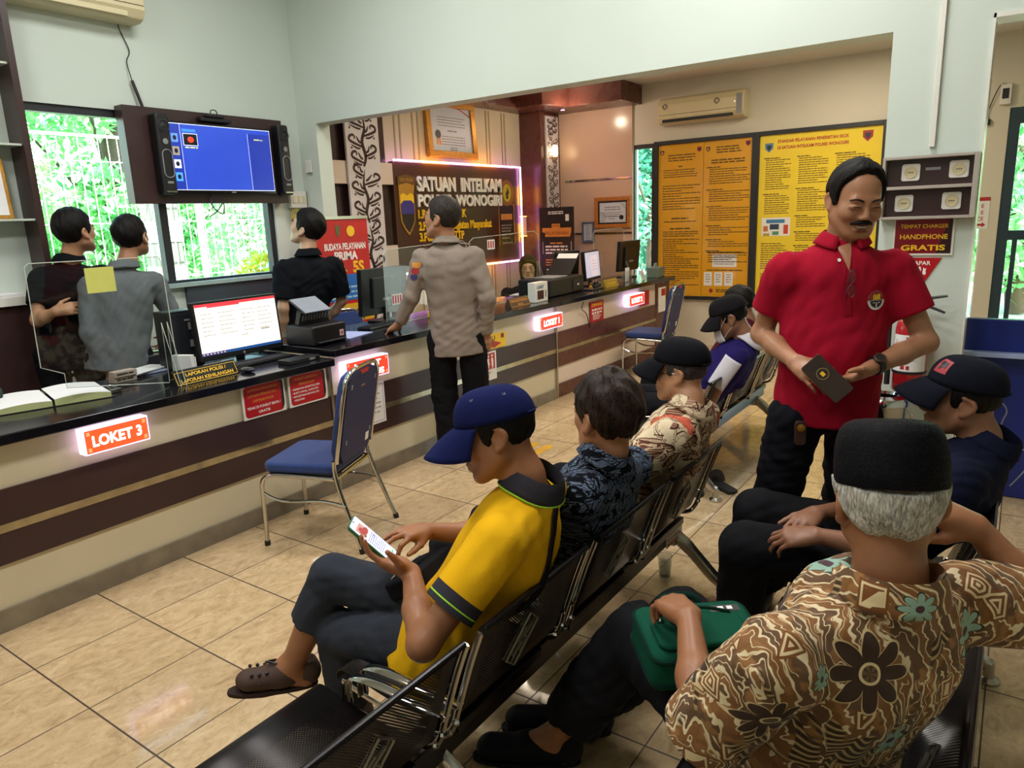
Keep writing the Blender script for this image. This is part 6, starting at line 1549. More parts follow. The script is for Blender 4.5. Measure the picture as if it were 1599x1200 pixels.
def figure(name_label, cat='person', **S):
    """one person. All joints are world points; returns the root Empty at the feet or seat"""
    g = lambda k, d=None: S.get(k, d)
    root = S['root']; o = empty('person', root, 0, name_label, cat); off = np.array(root, float)
    PEOPLE.append(o)
    h = g('h', .006); hs = g('hs', .0055)
    pel, chest = np.array(S['pel'], float), np.array(S['chest'], float); H = Head(S['head'], S['fwd'], g('hup', (0, 0, 1)), g('hscale', 1.))
    sh = [np.array(S['shL'], float), np.array(S['shR'], float)]; el = [np.array(S['elL'], float), np.array(S['elR'], float)]; wr = [np.array(S['wrL'], float), np.array(S['wrR'], float)]
    lat = nrm(sh[1]-sh[0]); spine = nrm(chest-pel); front = nrm(np.cross(spine, lat)); front = front if g('bodyf') is None else nrm(g('bodyf'))
    build = g('build', 1.); skin = S['skin']; P_ = S.get('pants'); tr = S['shirt']
    hip = [np.array(S[k], float) if k in S else pel+lat*(sx*.095)+np.array((0, 0, -.02)) for k, sx in (('hipL', -1), ('hipR', 1))]
    kn = [np.array(S['knL'], float), np.array(S['knR'], float)]; an = [np.array(S['anL'], float), np.array(S['anR'], float)]
    neck = chest+spine*.03+front*.0; 
    pts = [H(x, y, z) for x in (-.11, .11) for y in (-.12, .14) for z in (-.12, .14)]+sh+el+wr+[w_+np.array((a, b, c)) for w_ in wr for a in (-.2, .2) for b in (-.2, .2) for c in (-.2, .2)]+[pel-.15, pel+.15]+hip+kn+an
    toes = [np.array(S.get(k, a+np.array((front[0], front[1], 0))*.15+np.array((0, 0, -.06)))) for k, a in (('toeL', an[0]), ('toeR', an[1]))]
    pts += toes
    A = np.array(pts); F = Field(A.min(0)-.03, A.max(0)+.03, hs)
    head_skin(F, H, **g('face', {}))
    F.chain([H(0, -.03, -.02), H(0, -.022, -.075)*.45+(chest+spine*.06)*.55, chest+spine*.02], [.05*g('neckr', 1.), .052*g('neckr', 1.), .066], .03)
    F.cone(pel, chest-spine*.1, .1, .1, .04); F.cone(sh[0], sh[1], .038, .038, .03)
    for i in (0, 1):
        F.cone(sh[i], el[i], .043*build, .037*build, .03); F.cone(el[i], wr[i]*.45+el[i]*.55, .037*build, .036*build, .02); F.cone(wr[i]*.45+el[i]*.55, wr[i], .036*build, .0245*build, .02)
        hd = S['hands'][i]; hand(F, wr[i], **hd)
        F.cone(hip[i], kn[i], .066, .05, .03); F.cone(kn[i], kn[i]*.6+an[i]*.4, .05, .049, .02); F.cone(kn[i]*.6+an[i]*.4, an[i], .049, .034, .02)
        hv = nrm(toes[i]-an[i]); heel = an[i]+np.array((-hv[0]*.035, -hv[1]*.035, -.045)) if i == 0 or True else None
        if g('feet', True): F.cone(an[i], heel, .034, .03, .02); F.cone(heel, toes[i]*.8+heel*.2, .03, .026, .03, flat=((0, 0, 1), 1.15)); F.cone(an[i], toes[i]*.55+an[i]*.45, .033, .026, .03)
    b = F.build('body', skin, o)
    # the body mesh carries everything worn on the head
    # shirt
    A = np.array(sh+el+wr+[pel-.2, pel+.2, chest+.1, H.c]); F = Field(A.min(0)-.1, A.max(0)+.1, h); t = tr
    bw, bd = t.get('w', .165)*build, t.get('d', 1.38)
    low = pel-spine*t.get('drop', .06)+front*t.get('lowf', .0); mid = pel*.45+chest*.55
    F.cone(low, mid, bw*1.0*t.get('hem', 1.), bw*.98, .03, flat=(front, bd), clip0=.0)
    F.cone(mid, chest-spine*.09, bw*.98, bw*.98, .05, flat=(front, bd))
    if t.get('belly'): F.ell(pel*.65+chest*.35+front*t['belly'], (.13, .13, .15), None, .08)
    for sx in (-1, 1): F.ell(chest-spine*.1+lat*sx*.07-front*.05, (.085, .075, .12), None, .05)
    F.cone(sh[0]+lat*.02-spine*.012, sh[1]-lat*.02-spine*.012, .052, .052, .05); F.cone(sh[0]*.68+sh[1]*.32+spine*.012, sh[1]*.68+sh[0]*.32+spine*.012, .046, .046, .05)
    F.cone(chest-spine*.01, chest+spine*.03+front*.0, .075, .062, .03)
    for i in (0, 1):
        sl = t['sleeve']; ra, rb = t.get('sr', (.066, .06)); ra *= build; rb *= build
        if sl <= 1: e = sh[i]+(el[i]-sh[i])*sl; F.cone(sh[i], e, ra, rb, .035, clip1=0.)
        else:
            F.cone(sh[i], el[i], ra, rb*.92, .035); e = el[i]+(wr[i]-el[i])*(sl-1); F.cone(el[i], e, rb*.92, t.get('cuff', .04), .02, clip1=0.)
    ends = [sh[i]+(el[i]-sh[i])*t['sleeve'] for i in (0, 1)] if t['sleeve'] <= 1 else []
    def calm(P):
        w_ = np.ones(len(P), f32)
        for e in ends: w_ *= np.clip((np.linalg.norm(P-e, axis=1)-.09)/.05, .05, 1).astype(f32)
        w_ *= np.clip(.35+np.abs((P-low) @ spine)/.1, 0, 1).astype(f32)
        return w_
    F.folds(t.get('fold', .0035), t.get('fscale', .13), t.get('seed', 1), dirs=spine*.3+lat*.2, mask=calm)
    shirt = F.build('shirt', t['m'], o)
    # collar
    if t.get('collar'):
        cm = t.get('collar_m', t['m']); c = MB(); n = 28; cc = chest+spine*t.get('cz', .078)+front*.004; nf = nrm(front+spine*t.get('ctilt', -.35))
        upv = nrm(spine*1+front*.12); R0 = t.get('cr', .064)+.006; gap = t.get('gap', .25); ch = t.get('ch', .042)
        def col(u, v):
            a = (gap+u*(2*PI-2*gap)); r = R0+.004*(1-v)+.012*max(0, math.cos(a))*(1-v); w_ = cc+lat*(math.sin(a)*r)+front*(math.cos(a)*r*1.02)
            dip = -.03*max(0, math.cos(a))**2-.006*abs(math.sin(a))
            p = w_+spine*(dip+(.0 if v < .5 else .0)); 
            vv = v*2
            if vv <= 1: q = p+upv*(ch*vv)-(lat*math.sin(a)+front*math.cos(a))*.006*vv
            else: q = p+upv*(ch*(1-(vv-1)*1.15))+(lat*math.sin(a)+front*math.cos(a))*(.003+t.get('flare', .024)*(vv-1))-(lat*math.sin(a)+front*math.cos(a))*.006*(2-vv)
            return tuple(q)
        co = c.grid(col, n, 8).build('collar', cm, shirt, True); k = co.modifiers.new('solid', 'SOLIDIFY'); k.thickness = .004; k.offset = 0
        if t.get('collar_trim'):
            MB().tube([col(i/n, 1.0) for i in range(n+1)], .0032, 6).build('collar_trim', t['collar_trim'], shirt, True)
    for nm, m_, t0, t1 in t.get('cuffs', ()):    # ribbed cuff bands on short sleeves
        for i in (0, 1):
            e0 = sh[i]+(el[i]-sh[i])*(t['sleeve']-t0); e1 = sh[i]+(el[i]-sh[i])*(t['sleeve']-t1+.004); rb = t.get('sr', (.066, .06))[1]*build+.001
            MB().tube([e0, e1], [rb+.0015, rb+.001], 24).build(nm, m_, shirt, True)
    # trousers
    if P_:
        A = np.array(hip+kn+an+[pel-.18, pel+.18]); F = Field(A.min(0)-.12, A.max(0)+.12, h); q = P_
        F.cone(pel-lat*.06, pel+lat*.06, q.get('seat', .106), None, .05, flat=(front, 1.08)); 
        if q.get('waist', False): F.cone(pel, pel+spine*.1, .14, .138, .04, flat=(front, 1.3), clip1=0.)
        r0, r1, r2 = q.get('r', (.092, .073, .06))
        for i in (0, 1):
            F.cone(hip[i], kn[i], r0, r1, q.get('k', .018)); ln_ = q.get('len', (.93, .93)); ln_ = ln_ if isinstance(ln_, tuple) else (ln_, ln_); e = kn[i]+(an[i]-kn[i])*ln_[i]; F.cone(kn[i], e, r1, r2, q.get('k', .018), clip1=0.)
        F.folds(q.get('fold', .004), q.get('fscale', .12), q.get('seed', 3))
        F.build('trousers', q['m'], o)
    return o, H, dict(lat=lat, spine=spine, front=front, sh=sh, el=el, wr=wr, chest=chest, pel=pel, kn=kn, an=an, toes=toes, off=off, body=b, shirt=shirt, neck=neck)

def hair(o, H, style, m, root, **kw):
    return hair_field(H, style, **kw).build('hair', m, o)
def shoe(o, an, toe, m, root, sole=None, clog=False, name='shoe', r=.041):
    """closed shoe: upper + sole"""
    an = np.array(an, float); toe = np.array(toe, float); v = toe-an; v[2] = 0; f = nrm(v); pitch = (toe[2]-(an[2]-.075)); heel = an-f*.045+np.array((0, 0, -.055)); up = np.array((0, 0, 1.)); lat = np.cross(f, up)
    tv = nrm(toe-heel); n_ = nrm(np.cross(lat, tv)); n_ = n_ if n_[2] > 0 else -n_
    F = Field(np.minimum(heel, toe)-.08, np.maximum(np.maximum(heel, toe), an)+.08, .0045)
    L = np.linalg.norm(toe-heel)
    F.cone(heel+n_*.018, heel+tv*(L*.45)+n_*.024, r*.82, r*.86, .02); F.cone(heel+tv*(L*.45)+n_*.02, toe-tv*.03+n_*.016, r*.9, r*.94, .03, flat=(n_, 1.35))
    F.cone(heel+n_*.03, heel+n_*.055+tv*.01, r*.8, r*.74, .015)
    c = heel+tv*.02+n_*.085; F.ell(c, (.034, .034, .034), None, .01, 'cut')
    u = F.build(name, m, o)
    s = MB(); out = []
    for i in range(24):
        a = 2*PI*i/24; x = math.cos(a); y = math.sin(a); w_ = r*(.95 if x > 0 else .82)*(abs(y)**.8)*(1 if y > 0 else -1); t_ = L*.5+x*(L*.5+.034)
        out.append(heel+tv*t_+lat*w_-n_*.012)
    lo_ = [p-n_*.014 for p in out]; k = len(out)
    s.add([tuple(p) for p in out+lo_], [tuple(range(k)), tuple(range(2*k-1, k-1, -1))]+[(i, k+i, k+(i+1) % k, (i+1) % k) for i in range(k)])
    s.build('sole', sole or m, u, True, bevel=.004)
    return u, heel, tv, n_, lat
# ------------------------------------------------------------------ cloth patterns
def uv_on(w, lat, upv=(0, 0, 1)):
    co = w.coord(); return w.vmath('DOT_PRODUCT', co, tuple(lat)), w.vmath('DOT_PRODUCT', co, tuple(upv))
def flower(w, u, v, cu, cv, R, n=4, rot=0., sharp=.55):
    du = w.math('SUBTRACT', u, cu); dv = w.math('SUBTRACT', v, cv); r = w.math('SQRT', w.math('ADD', w.math('MULTIPLY', du, du), w.math('MULTIPLY', dv, dv)))
    th = w.math('ARCTAN2', dv, du); c = w.math('ABSOLUTE', w.math('COSINE', w.math('ADD', w.math('MULTIPLY', th, n), rot)))
    lim = w.math('MULTIPLY', w.math('ADD', 1-sharp, w.math('MULTIPLY', w.math('POWER', c, .8), sharp)), R)
    e = w.math('DIVIDE', w.math('SUBTRACT', lim, r), R)     # > 0 inside, in units of R
    core = w.math('LESS_THAN', r, R*.23); ring = w.math('LESS_THAN', w.math('ABSOLUTE', w.math('SUBTRACT', r, R*.23)), R*.035)
    return e, core, ring, th, r
def batik_brown(lat, flowers, small):
    w = NT('brown_batik_cloth'); u, v = uv_on(w, lat); co = w.coord()
    n1 = w.noise(9, 3, .55, None, .6); n2 = w.noise(26, 2); n3 = w.noise(5, 2)
    ph = w.math('ADD', w.math('ADD', w.math('MULTIPLY', u, 118), w.math('MULTIPLY', v, 42)), w.math('MULTIPLY', n1.outputs[0], 17))
    st = w.math('SINE', ph); st2 = w.math('SINE', w.math('ADD', w.math('MULTIPLY', ph, 2.0), w.math('MULTIPLY', n2.outputs[0], 7)))
    lines = w.math('MAXIMUM', w.math('LESS_THAN', w.math('ABSOLUTE', st), .3), w.math('MULTIPLY', w.math('LESS_THAN', w.math('ABSOLUTE', st2), .22), w.math('GREATER_THAN', n3.outputs[0], .47)))
    base = w.mix(w.math('GREATER_THAN', st, .0), srgb('#80562f'), srgb('#63472f'))
    base = w.mix(w.ramp(n2.outputs[0], [(.55, (0, 0, 0)), (.62, (1, 1, 1))]), base, srgb('#94683c'))
    col = w.mix(lines, base, srgb('#dccaa4'))
    # square key motifs
    vo = w.node('TexVoronoi', {'Vector': co, 'Scale': 13.0}, feature='F1', distance='CHEBYCHEV'); vd = vo.outputs['Distance']
    key = w.math('MULTIPLY', w.math('LESS_THAN', vd, .3), w.math('GREATER_THAN', w.node('SeparateColor', {0: vo.outputs['Color']}).outputs[0], .55))
    kr = w.math('GREATER_THAN', w.math('SINE', w.math('MULTIPLY', vd, 62)), .1)
    col = w.mix(key, col, w.mix(kr, srgb('#7a4a24'), srgb('#dcc79c')))
    # dark ferns
    f = w.math('MULTIPLY', w.ramp(w.noise(4.2, 2, .5, w.mapping((1, 1, 1), loc=(3, 1, 2)), 1.5).outputs[0], [(.6, (0, 0, 0)), (.62, (1, 1, 1))]), 1)
    rib = w.math('GREATER_THAN', w.math('SINE', w.math('ADD', w.math('MULTIPLY', v, 420), w.math('MULTIPLY', w.math('ABSOLUTE', w.math('SINE', w.math('MULTIPLY', u, 60))), 9))), -.35)
    col = w.mix(f, col, w.mix(rib, srgb('#b59a6a'), srgb('#3e2a1c')))
    for cu, cv, R, ro in flowers:
        e, core, ring, th, r = flower(w, u, v, cu, cv, R, 4, ro)
        pet = w.math('GREATER_THAN', e, .04); edge = w.math('LESS_THAN', w.math('ABSOLUTE', w.math('SUBTRACT', e, .02)), .03)
        col = w.mix(pet, col, srgb('#3a271b')); col = w.mix(edge, col, srgb('#c9b184')); col = w.mix(core, col, srgb('#6b5238'))
        dots = w.math('GREATER_THAN', w.math('SINE', w.math('MULTIPLY', th, 6)), .2); col = w.mix(w.math('MULTIPLY', core, dots), col, srgb('#4c3524')); col = w.mix(ring, col, srgb('#d6c094'))
    for cu, cv, R, ro in small:
        e, core, ring, th, r = flower(w, u, v, cu, cv, R, 4, ro)
        pet = w.math('GREATER_THAN', e, .04); edge = w.math('LESS_THAN', w.math('ABSOLUTE', w.math('SUBTRACT', e, .0)), .05)
        col = w.mix(pet, col, srgb('#8fb0a0')); col = w.mix(edge, col, srgb('#3a3a30')); col = w.mix(core, col, srgb('#4a3038'))
    wr = w.noise(13, 3, .5, w.mapping((1, 1, .5)), 1.3)
    return w.bsdf(color=col, rough=.7, spec=.25, sheen=.1, normal=w.bump(wr.outputs[0], .35, .02))
def leaf_motif(w, vec, lat, L, W, dens, scale):
    """pointed leaves scattered one to a cell, each turned its own way: (inside 0/1, rim 0/1, vein 0/1, random colour)"""
    vo = w.node('TexVoronoi', {'Vector': vec, 'Scale': float(scale), 'Randomness': .85}, feature='F1'); rc = w.node('SeparateColor', {0: vo.outputs['Color']})
    d = w.vmath('SUBTRACT', vec, vo.outputs['Position']); x = w.vmath('DOT_PRODUCT', d, tuple(lat)); z = w.node('SeparateXYZ', {0: d}).outputs[2]
    a = w.math('MULTIPLY', rc.outputs[2], 6.283); c, s = w.math('COSINE', a), w.math('SINE', a)
    p = w.math('ADD', w.math('MULTIPLY', x, c), w.math('MULTIPLY', z, s)); q = w.math('SUBTRACT', w.math('MULTIPLY', z, c), w.math('MULTIPLY', x, s))
    t = w.math('DIVIDE', q, L); wid = w.math('MULTIPLY', w.math('SUBTRACT', 1, w.math('MULTIPLY', t, t)), w.math('ADD', 1, w.math('MULTIPLY', t, -.45)))
    e = w.math('SUBTRACT', wid, w.math('DIVIDE', w.math('ABSOLUTE', p), W)); on = w.math('LESS_THAN', rc.outputs[0], dens)
    ins = w.math('MULTIPLY', w.math('GREATER_THAN', e, 0), on); rim = w.math('MULTIPLY', w.math('LESS_THAN', w.math('ABSOLUTE', e), .16), on)
    rib = w.math('SINE', w.math('ADD', w.math('MULTIPLY', q, 5.5/L*3), w.math('MULTIPLY', w.math('ABSOLUTE', p), 9/W)))
    vein = w.math('MULTIPLY', ins, w.math('MAXIMUM', w.math('LESS_THAN', w.math('ABSOLUTE', p), W*.1), w.math('GREATER_THAN', rib, .78)))
    return ins, rim, vein, rc
def batik_cream(lat, reds, greys):
    w = NT('cream_batik_cloth'); u, v = uv_on(w, lat); co = w.coord()
    wp = w.noise(7, 2); cw = w.vmath('ADD', co, w.node('VectorMath', {0: wp.outputs['Color'], 'Scale': .06}, operation='SCALE').outputs[0])
    ve = w.node('TexVoronoi', {'Vector': cw, 'Scale': 7.5}, feature='DISTANCE_TO_EDGE').outputs['Distance']
    bead = w.node('TexVoronoi', {'Vector': co, 'Scale': 70.0, 'Randomness': .3}, feature='F1').outputs['Distance']
    col = w.mix(w.math('LESS_THAN', ve, .008), srgb('#d6c4a4'), srgb('#5a3a2e'))
    col = w.mix(w.math('MULTIPLY', w.math('LESS_THAN', w.math('ABSOLUTE', w.math('SUBTRACT', ve, .04)), .018), w.math('LESS_THAN', w.math('ABSOLUTE', w.math('SUBTRACT', bead, .42)), .09)), col, srgb('#8a6a54'))
    for k, (L, W, dn, sc, off) in enumerate(((.034, .017, .72, 13, (0, 0, 0)), (.024, .011, .6, 19, (.37, .11, .23)), (.04, .013, .4, 11, (.71, .53, .17)))):
        ins, rim, vein, rc = leaf_motif(w, w.vmath('ADD', co, off), lat, L, W, dn, sc)
        col = w.mix(ins, col, w.mix(w.math('GREATER_THAN', rc.outputs[1], .5), srgb('#6e4436'), srgb('#94705e')))
        col = w.mix(vein, col, srgb('#cdb593')); col = w.mix(rim, col, srgb('#4a2c24'))
    for lst, cc, ec in ((greys, '#8d8580', '#5f5652'), (reds, '#b5452f', '#dba98c')):
        for cu, cv, R, n, ro in lst:
            e, core, ring, th, r = flower(w, u, v, cu, cv, R, n, ro, .24)
            ins = w.math('GREATER_THAN', e, 0.); dots = w.math('GREATER_THAN', w.math('MULTIPLY', w.math('SINE', w.math('MULTIPLY', u, 900)), w.math('SINE', w.math('MULTIPLY', v, 900))), .55)
            col = w.mix(ins, col, w.mix(dots, srgb(cc), srgb(ec))); col = w.mix(w.math('MULTIPLY', core, w.math('GREATER_THAN', w.math('SINE', w.math('MULTIPLY', th, 5)), 0)), col, srgb('#2b1c1c'))
    wr = w.noise(13, 3, .5, w.mapping((1, 1, .5)), 1.3)
    return w.bsdf(color=col, rough=.85, spec=.12, normal=w.bump(wr.outputs[0], .35, .02))
def floral_navy():
    w = NT('navy_floral_cloth'); co = w.coord(); lat = nrm((.9, .2, 0)); col = srgb('#0b0d16'); n = w.noise(45, 2); tint = w.mix(n.outputs[0], srgb('#34425e'), srgb('#8292ab'))
    cur = None
    for k, (L, W, dn, sc, off) in enumerate(((.026, .010, 1., 21, (0, 0, 0)), (.022, .009, 1., 24, (.37, .11, .23)), (.030, .011, .9, 19, (.71, .53, .17)), (.02, .009, .9, 27, (.2, .83, .47)), (.027, .008, .8, 22, (.9, .3, .7)))):
        ins, rim, vein, rc = leaf_motif(w, w.vmath('ADD', co, off), lat, L, W, dn, sc)
        cur = w.mix(ins, cur if cur is not None else col, tint); cur = w.mix(w.math('MAXIMUM', rim, vein), cur, col)
    wr = w.noise(13, 3, .5, w.mapping((1, 1, .5)), 1.3)
    return w.bsdf(color=cur, rough=.85, spec=.12, normal=w.bump(wr.outputs[0], .3, .02))
SK = {k: skin_mat('skin_'+k, c) for k, c in (('warm', '#a9785a'), ('brown', '#966546'), ('dark', '#8a6049'), ('light', '#b98a69'), ('pale', '#c69d80'))}
from mathutils.bvhtree import BVHTree
def tree_of(ob):
    me = ob.data; return BVHTree.FromPolygons([v.co.copy() for v in me.vertices], [tuple(p.vertices) for p in me.polygons])
def drape_band(ob, pts, width, name, m, parent, lift=.004, n=8):
    """flat strap laid along points on a garment's surface"""
    bt = tree_of(ob); P = smooth_path(pts, n); L = []; R = []
    Q = []
    for p in P:
        q, nn, _, _ = bt.find_nearest(p); Q.append((q+nn*lift, nn))
    vs = []; k = len(Q)
    for i, (q, nn) in enumerate(Q):
        d = (Q[min(i+1, k-1)][0]-Q[max(i-1, 0)][0]).normalized(); s = d.cross(nn).normalized()
        for a in (-.5, 0, .5):
            r = q+s*(width*a); r2, n2, _, _ = bt.find_nearest(r); vs.append(tuple(r2+n2*lift))
    mb = MB().add(vs, [(i*3+j, i*3+j+1, i*3+j+4, i*3+j+3) for i in range(k-1) for j in (0, 1)])
    o = mb.build(name, m, parent, True); s = o.modifiers.new('solid', 'SOLIDIFY'); s.thickness = .003; s.offset = 1; return o
def decal(ob, c, nrm_, upv, polys, name, m, parent, lift=.003, sub=3):
    """flat marks (2-d polygons in metres) pressed on a garment round point c"""
    bt = tree_of(ob); n_ = V(nrm_).normalized(); u = V(upv).cross(n_).normalized(); v = n_.cross(u); mb = MB()
    def on(x, y):
        p = V(c)+u*x+v*y; hit = bt.ray_cast(p+n_*.15, -n_, .4); q = hit[0] if hit[0] is not None else p; return tuple(q+n_*lift)
    for poly in polys:
        k = len(poly); cx = sum(p[0] for p in poly)/k; cy = sum(p[1] for p in poly)/k
        for i in range(k):
            p, q = poly[i], poly[(i+1) % k]; idx = {}; vs = []; fs = []
            for a in range(sub+1):
                for b in range(sub+1-a):
                    s_, t_ = a/sub, b/sub; idx[a, b] = len(vs); vs.append(on(cx+(p[0]-cx)*s_+(q[0]-cx)*t_, cy+(p[1]-cy)*s_+(q[1]-cy)*t_))
            for a in range(sub):
                for b in range(sub-a):
                    fs.append((idx[a, b], idx[a+1, b], idx[a, b+1]))
                    if a+b < sub-1: fs.append((idx[a+1, b], idx[a+1, b+1], idx[a, b+1]))
            mb.add(vs, fs)
    return mb.build(name, m, parent, True)
def sleeve_stripe(parent, a, b, ra, rb, axis, spread, t0, t1, name, m):
    """strip lying along a sleeve: part of its round, centred on the axis direction"""
    a, b = np.array(a), np.array(b); d = nrm(b-a); x = np.array(axis, float); x = nrm(x-d*(x@d)); y = np.cross(d, x)
    def f(u, v):
        t = t0+(t1-t0)*v; an = (u-.5)*spread; r = ra+(rb-ra)*t; return tuple(a+(b-a)*t+(x*math.cos(an)+y*math.sin(an))*r)
    o = MB().grid(f, 8, 14).build(name, m, parent, True); k = o.modifiers.new('solid', 'SOLIDIFY'); k.thickness = .004; k.offset = 0; return o
def circ(x, y, r, n=20): return [(x+r*math.cos(2*PI*i/n), y+r*math.sin(2*PI*i/n)) for i in range(n)]
def A(*a): return np.array(a, float)
def phone_thing(name, label, c, up, nr, w_, h_, body, screen=True, t=.009):
    """phone: c centre, up = towards its top, nr = out of the screen"""
    nr = nrm(nr); up = np.array(up, float); up = nrm(up-nr*(up@nr)); x = np.cross(up, nr); X = Matrix(((x[0], up[0], nr[0], c[0]), (x[1], up[1], nr[1], c[1]), (x[2], up[2], nr[2], c[2]), (0, 0, 0, 1)))
    o = empty(name, tuple(c), 0, label, 'phone'); o.matrix_world = X
    MB().prism(rrect(-w_/2, -h_/2, w_/2, h_/2, .009), -t, 0).build('phone_case', body, o, True, bevel=.002)
    if screen:
        MB().poly(rrect(-w_/2+.003, -h_/2+.003, w_/2-.003, h_/2-.003, .007), z=.0004).build('screen', emis('phone_screen', '#cdd3f2', .85), o)
        MB().rect(-w_/2+.01, h_*.14, w_/2-.018, h_*.36, .0007).build('photo_block', emis('phone_photo', '#c58f86', .6), o)
        MB().ball((-.008, h_*.25, .0009), (.014, .012, .0002), 12).ball((.006, h_*.2, .0009), (.018, .009, .0002), 12).build('photo_shapes', emis('phone_photo_red', '#a8484a', .5), o)
        d = MB(); rn = random.Random(2); dashes(d, -w_/2+.01, h_*.08, w_/2-.01, 9, .0062, .0022, rnd=rn, z=.0008); d.rect(.014, -h_*.0, .022, h_*.04, .0009); d.build('page_print', emis('phone_print', '#8a8fa8', .6), o)
        MB().rect(.012, -h_*.42, .024, -h_*.385, .0009).build('green_button', emis('phone_green', '#48b878', .8), o)
        MB().ball((0, h_/2-.007, .0006), (.003, .003, .0003), 10).build('camera_hole', M['black'], o)
    return o

# ================================================================== 1 man in yellow, phone in hand
chest = A(1.49, 1.03, .845)
shY = dict(m=cloth('yellow_polo', '#e3ae16'), sleeve=.66, collar=True, collar_m=cloth('charcoal_knit', '#33323a'), collar_trim=cloth('lime_trim', '#9fd43a'), ctilt=-.5, gap=.3, ch=.044, cr=.066, flare=.013,
    cuffs=(('cuff_band', cloth('charcoal_knit', '#33323a'), .0, .16), ('cuff_trim', cloth('lime_trim', '#9fd43a'), .05, .085)), sr=(.072, .066), drop=.12, lowf=.05, hem=1.1, w=.16, seed=4, fold=.003)
oY, H, J = figure('seated man in yellow polo and navy cap holding a lit phone', root=(1.42, 1.22, .36), pel=(1.41, 1.21, .46), chest=chest, head=(1.47, 1.10, 1.045), fwd=(-.52, .75, -.26), hup=(.05, .2, 1),
    shL=(1.31, .985, .825), shR=(1.66, 1.085, .835), elL=(1.115, 1.075, .625), wrL=(1.30, 1.275, .675), elR=(1.72, 1.28, .61), wrR=(1.50, 1.40, .69),
    hands=[dict(d=(-.45, .55, .4), palm=(.35, -.2, .85), side=(-.7, -.3, .6), curl=(.25, .35, .3), thumb=(.75, .45), L=.95), dict(d=(-.85, .1, .22), palm=(-.1, .1, -1), side=(-.2, -1, 0), curls=[(.55, .75, .5), (.2, .35, .3), (.15, .3, .3), (.2, .35, .3)], thumb=(1.0, .5), L=.95)],
    hipL=(1.32, 1.23, .445), hipR=(1.5, 1.25, .455), knL=(1.30, 1.60, .395), anL=(1.36, 1.66, .09), toeL=(1.31, 1.83, .03), knR=(1.315, 1.625, .56), anR=(1.225, 1.75, .265), toeR=(1.09, 1.83, .245),
    skin=SK['brown'], shirt=shY, pants=dict(m=cloth('charcoal_trousers', '#30343d'), r=(.085, .068, .066), len=(.93, .5), fold=.003, fscale=.09, k=.01), face=dict(jaw=1.02), hs=.0042, h=.006)
face_bits(oY, H); hair(oY, H, 'neck', HAIRB, None, thick=.013)
navy = cloth('navy_cap_cloth', '#131a4a', weave=500, wrinkle=.1)
baseball_cap(oY, H, navy, r=1.02, tilt=.08, brim_len=.1, brim_drop=.02, zo=.026)
strap_m = cloth('black_webbing', '#17171b')
drape_band(J['shirt'], [(1.62, 1.17, .85), (1.62, 1.08, .90), (1.57, .99, .90), (1.51, .94, .84), (1.45, .93, .73), (1.40, .95, .64), (1.35, .99, .55)], .034, 'bag_strap', strap_m, oY, lift=.005)
drape_band(J['shirt'], [(1.63, 1.17, .85), (1.60, 1.22, .76), (1.53, 1.26, .66), (1.45, 1.3, .58)], .032, 'bag_strap', strap_m, oY, lift=.005)
sb = empty('sling_bag', (1.44, 1.375, .585), .2, 'black sling bag on the lap of the man in yellow', 'bag')
MB(RX(-.5)).prism(rrect(-.1, -.075, .1, .075, .03), -.03, .03).build('bag_body', cloth('black_nylon', '#15151a', wrinkle=.3), sb, True, bevel=.012, seg=3)
MB(RX(-.5)).tube(smooth_path([(-.08, .04, .033), (0, .05, .034), (.08, .04, .033)]), .003, 6).build('zipper', M['grey'], sb, True)
brownshoe = cloth('taupe_clog_rubber', '#4a3a33', wrinkle=.02, rough=.6)
for an, toe in ((J['an'][0], J['toes'][0]), (J['an'][1], J['toes'][1])):
    u, heel, tv, n_, lat = shoe(oY, an, toe, brownshoe, None, cloth('clog_sole', '#3a2d28', wrinkle=.02), r=.045)
    hl = MB()
    for s in (-1, 1):
        for k in range(5): p = heel+tv*(.07+.02*k)+lat*(s*.0405)+n_*(.02); hl.ball(tuple(p), .0045, 8)
        for k in range(3): p = heel+tv*(.13+.022*k)+lat*(s*.028)+n_*(.046); hl.ball(tuple(p), .006, 8)
    hl.build('vent_holes', M['black'], u, True)
    MB().tube([tuple(heel+tv*.1+n_*.066+lat*.012), tuple(heel+tv*.13+n_*.07), tuple(heel+tv*.1+n_*.066-lat*.012)], .004, 6).build('lace_loop', M['black'], u, True)
ph = phone_thing('mobile_phone', 'lit phone in green case held by the man in yellow', A(1.262, 1.372, .765), A(-.09, .12, .155), A(.35, -.55, .62), .074, .16, mat('green_phone_case', '#2c6a3f', .4))
# ================================================================== 2 man with thinning hair in dark floral shirt
oF, H, J = figure('seated man with thinning black hair in navy floral shirt', root=(1.98, 1.22, .36), pel=(1.98, 1.21, .46), chest=(1.91, 1.02, .81), head=(1.915, 1.0, 1.0), fwd=(.42, .9, .02), hscale=1.13,
    shL=(1.76, 1.005, .79), shR=(2.13, 1.02, .765), elL=(1.745, 1.19, .73), wrL=(1.84, 1.40, .6), elR=(2.26, 1.2, .58), wrR=(2.1, 1.42, .52),
    hands=[dict(d=(.3, .8, -.4), palm=(.2, -.3, -1), side=(1, 0, 0)), dict(d=(-.3, .8, -.3), palm=(0, -.2, -1), side=(-1, 0, 0))],
    knL=(1.86, 1.62, .43), knR=(2.1, 1.63, .43), anL=(1.86, 1.67, .09), anR=(2.1, 1.67, .09), toeL=(1.84, 1.83, .03), toeR=(2.12, 1.83, .03),
    skin=SK['warm'], shirt=dict(m=floral_navy(), sleeve=.5, collar=True, sr=(.07, .066), drop=.09, seed=9, cr=.064, gap=.5, fold=.003), pants=dict(m=cloth('black_trousers', '#16161a')), hs=.006)
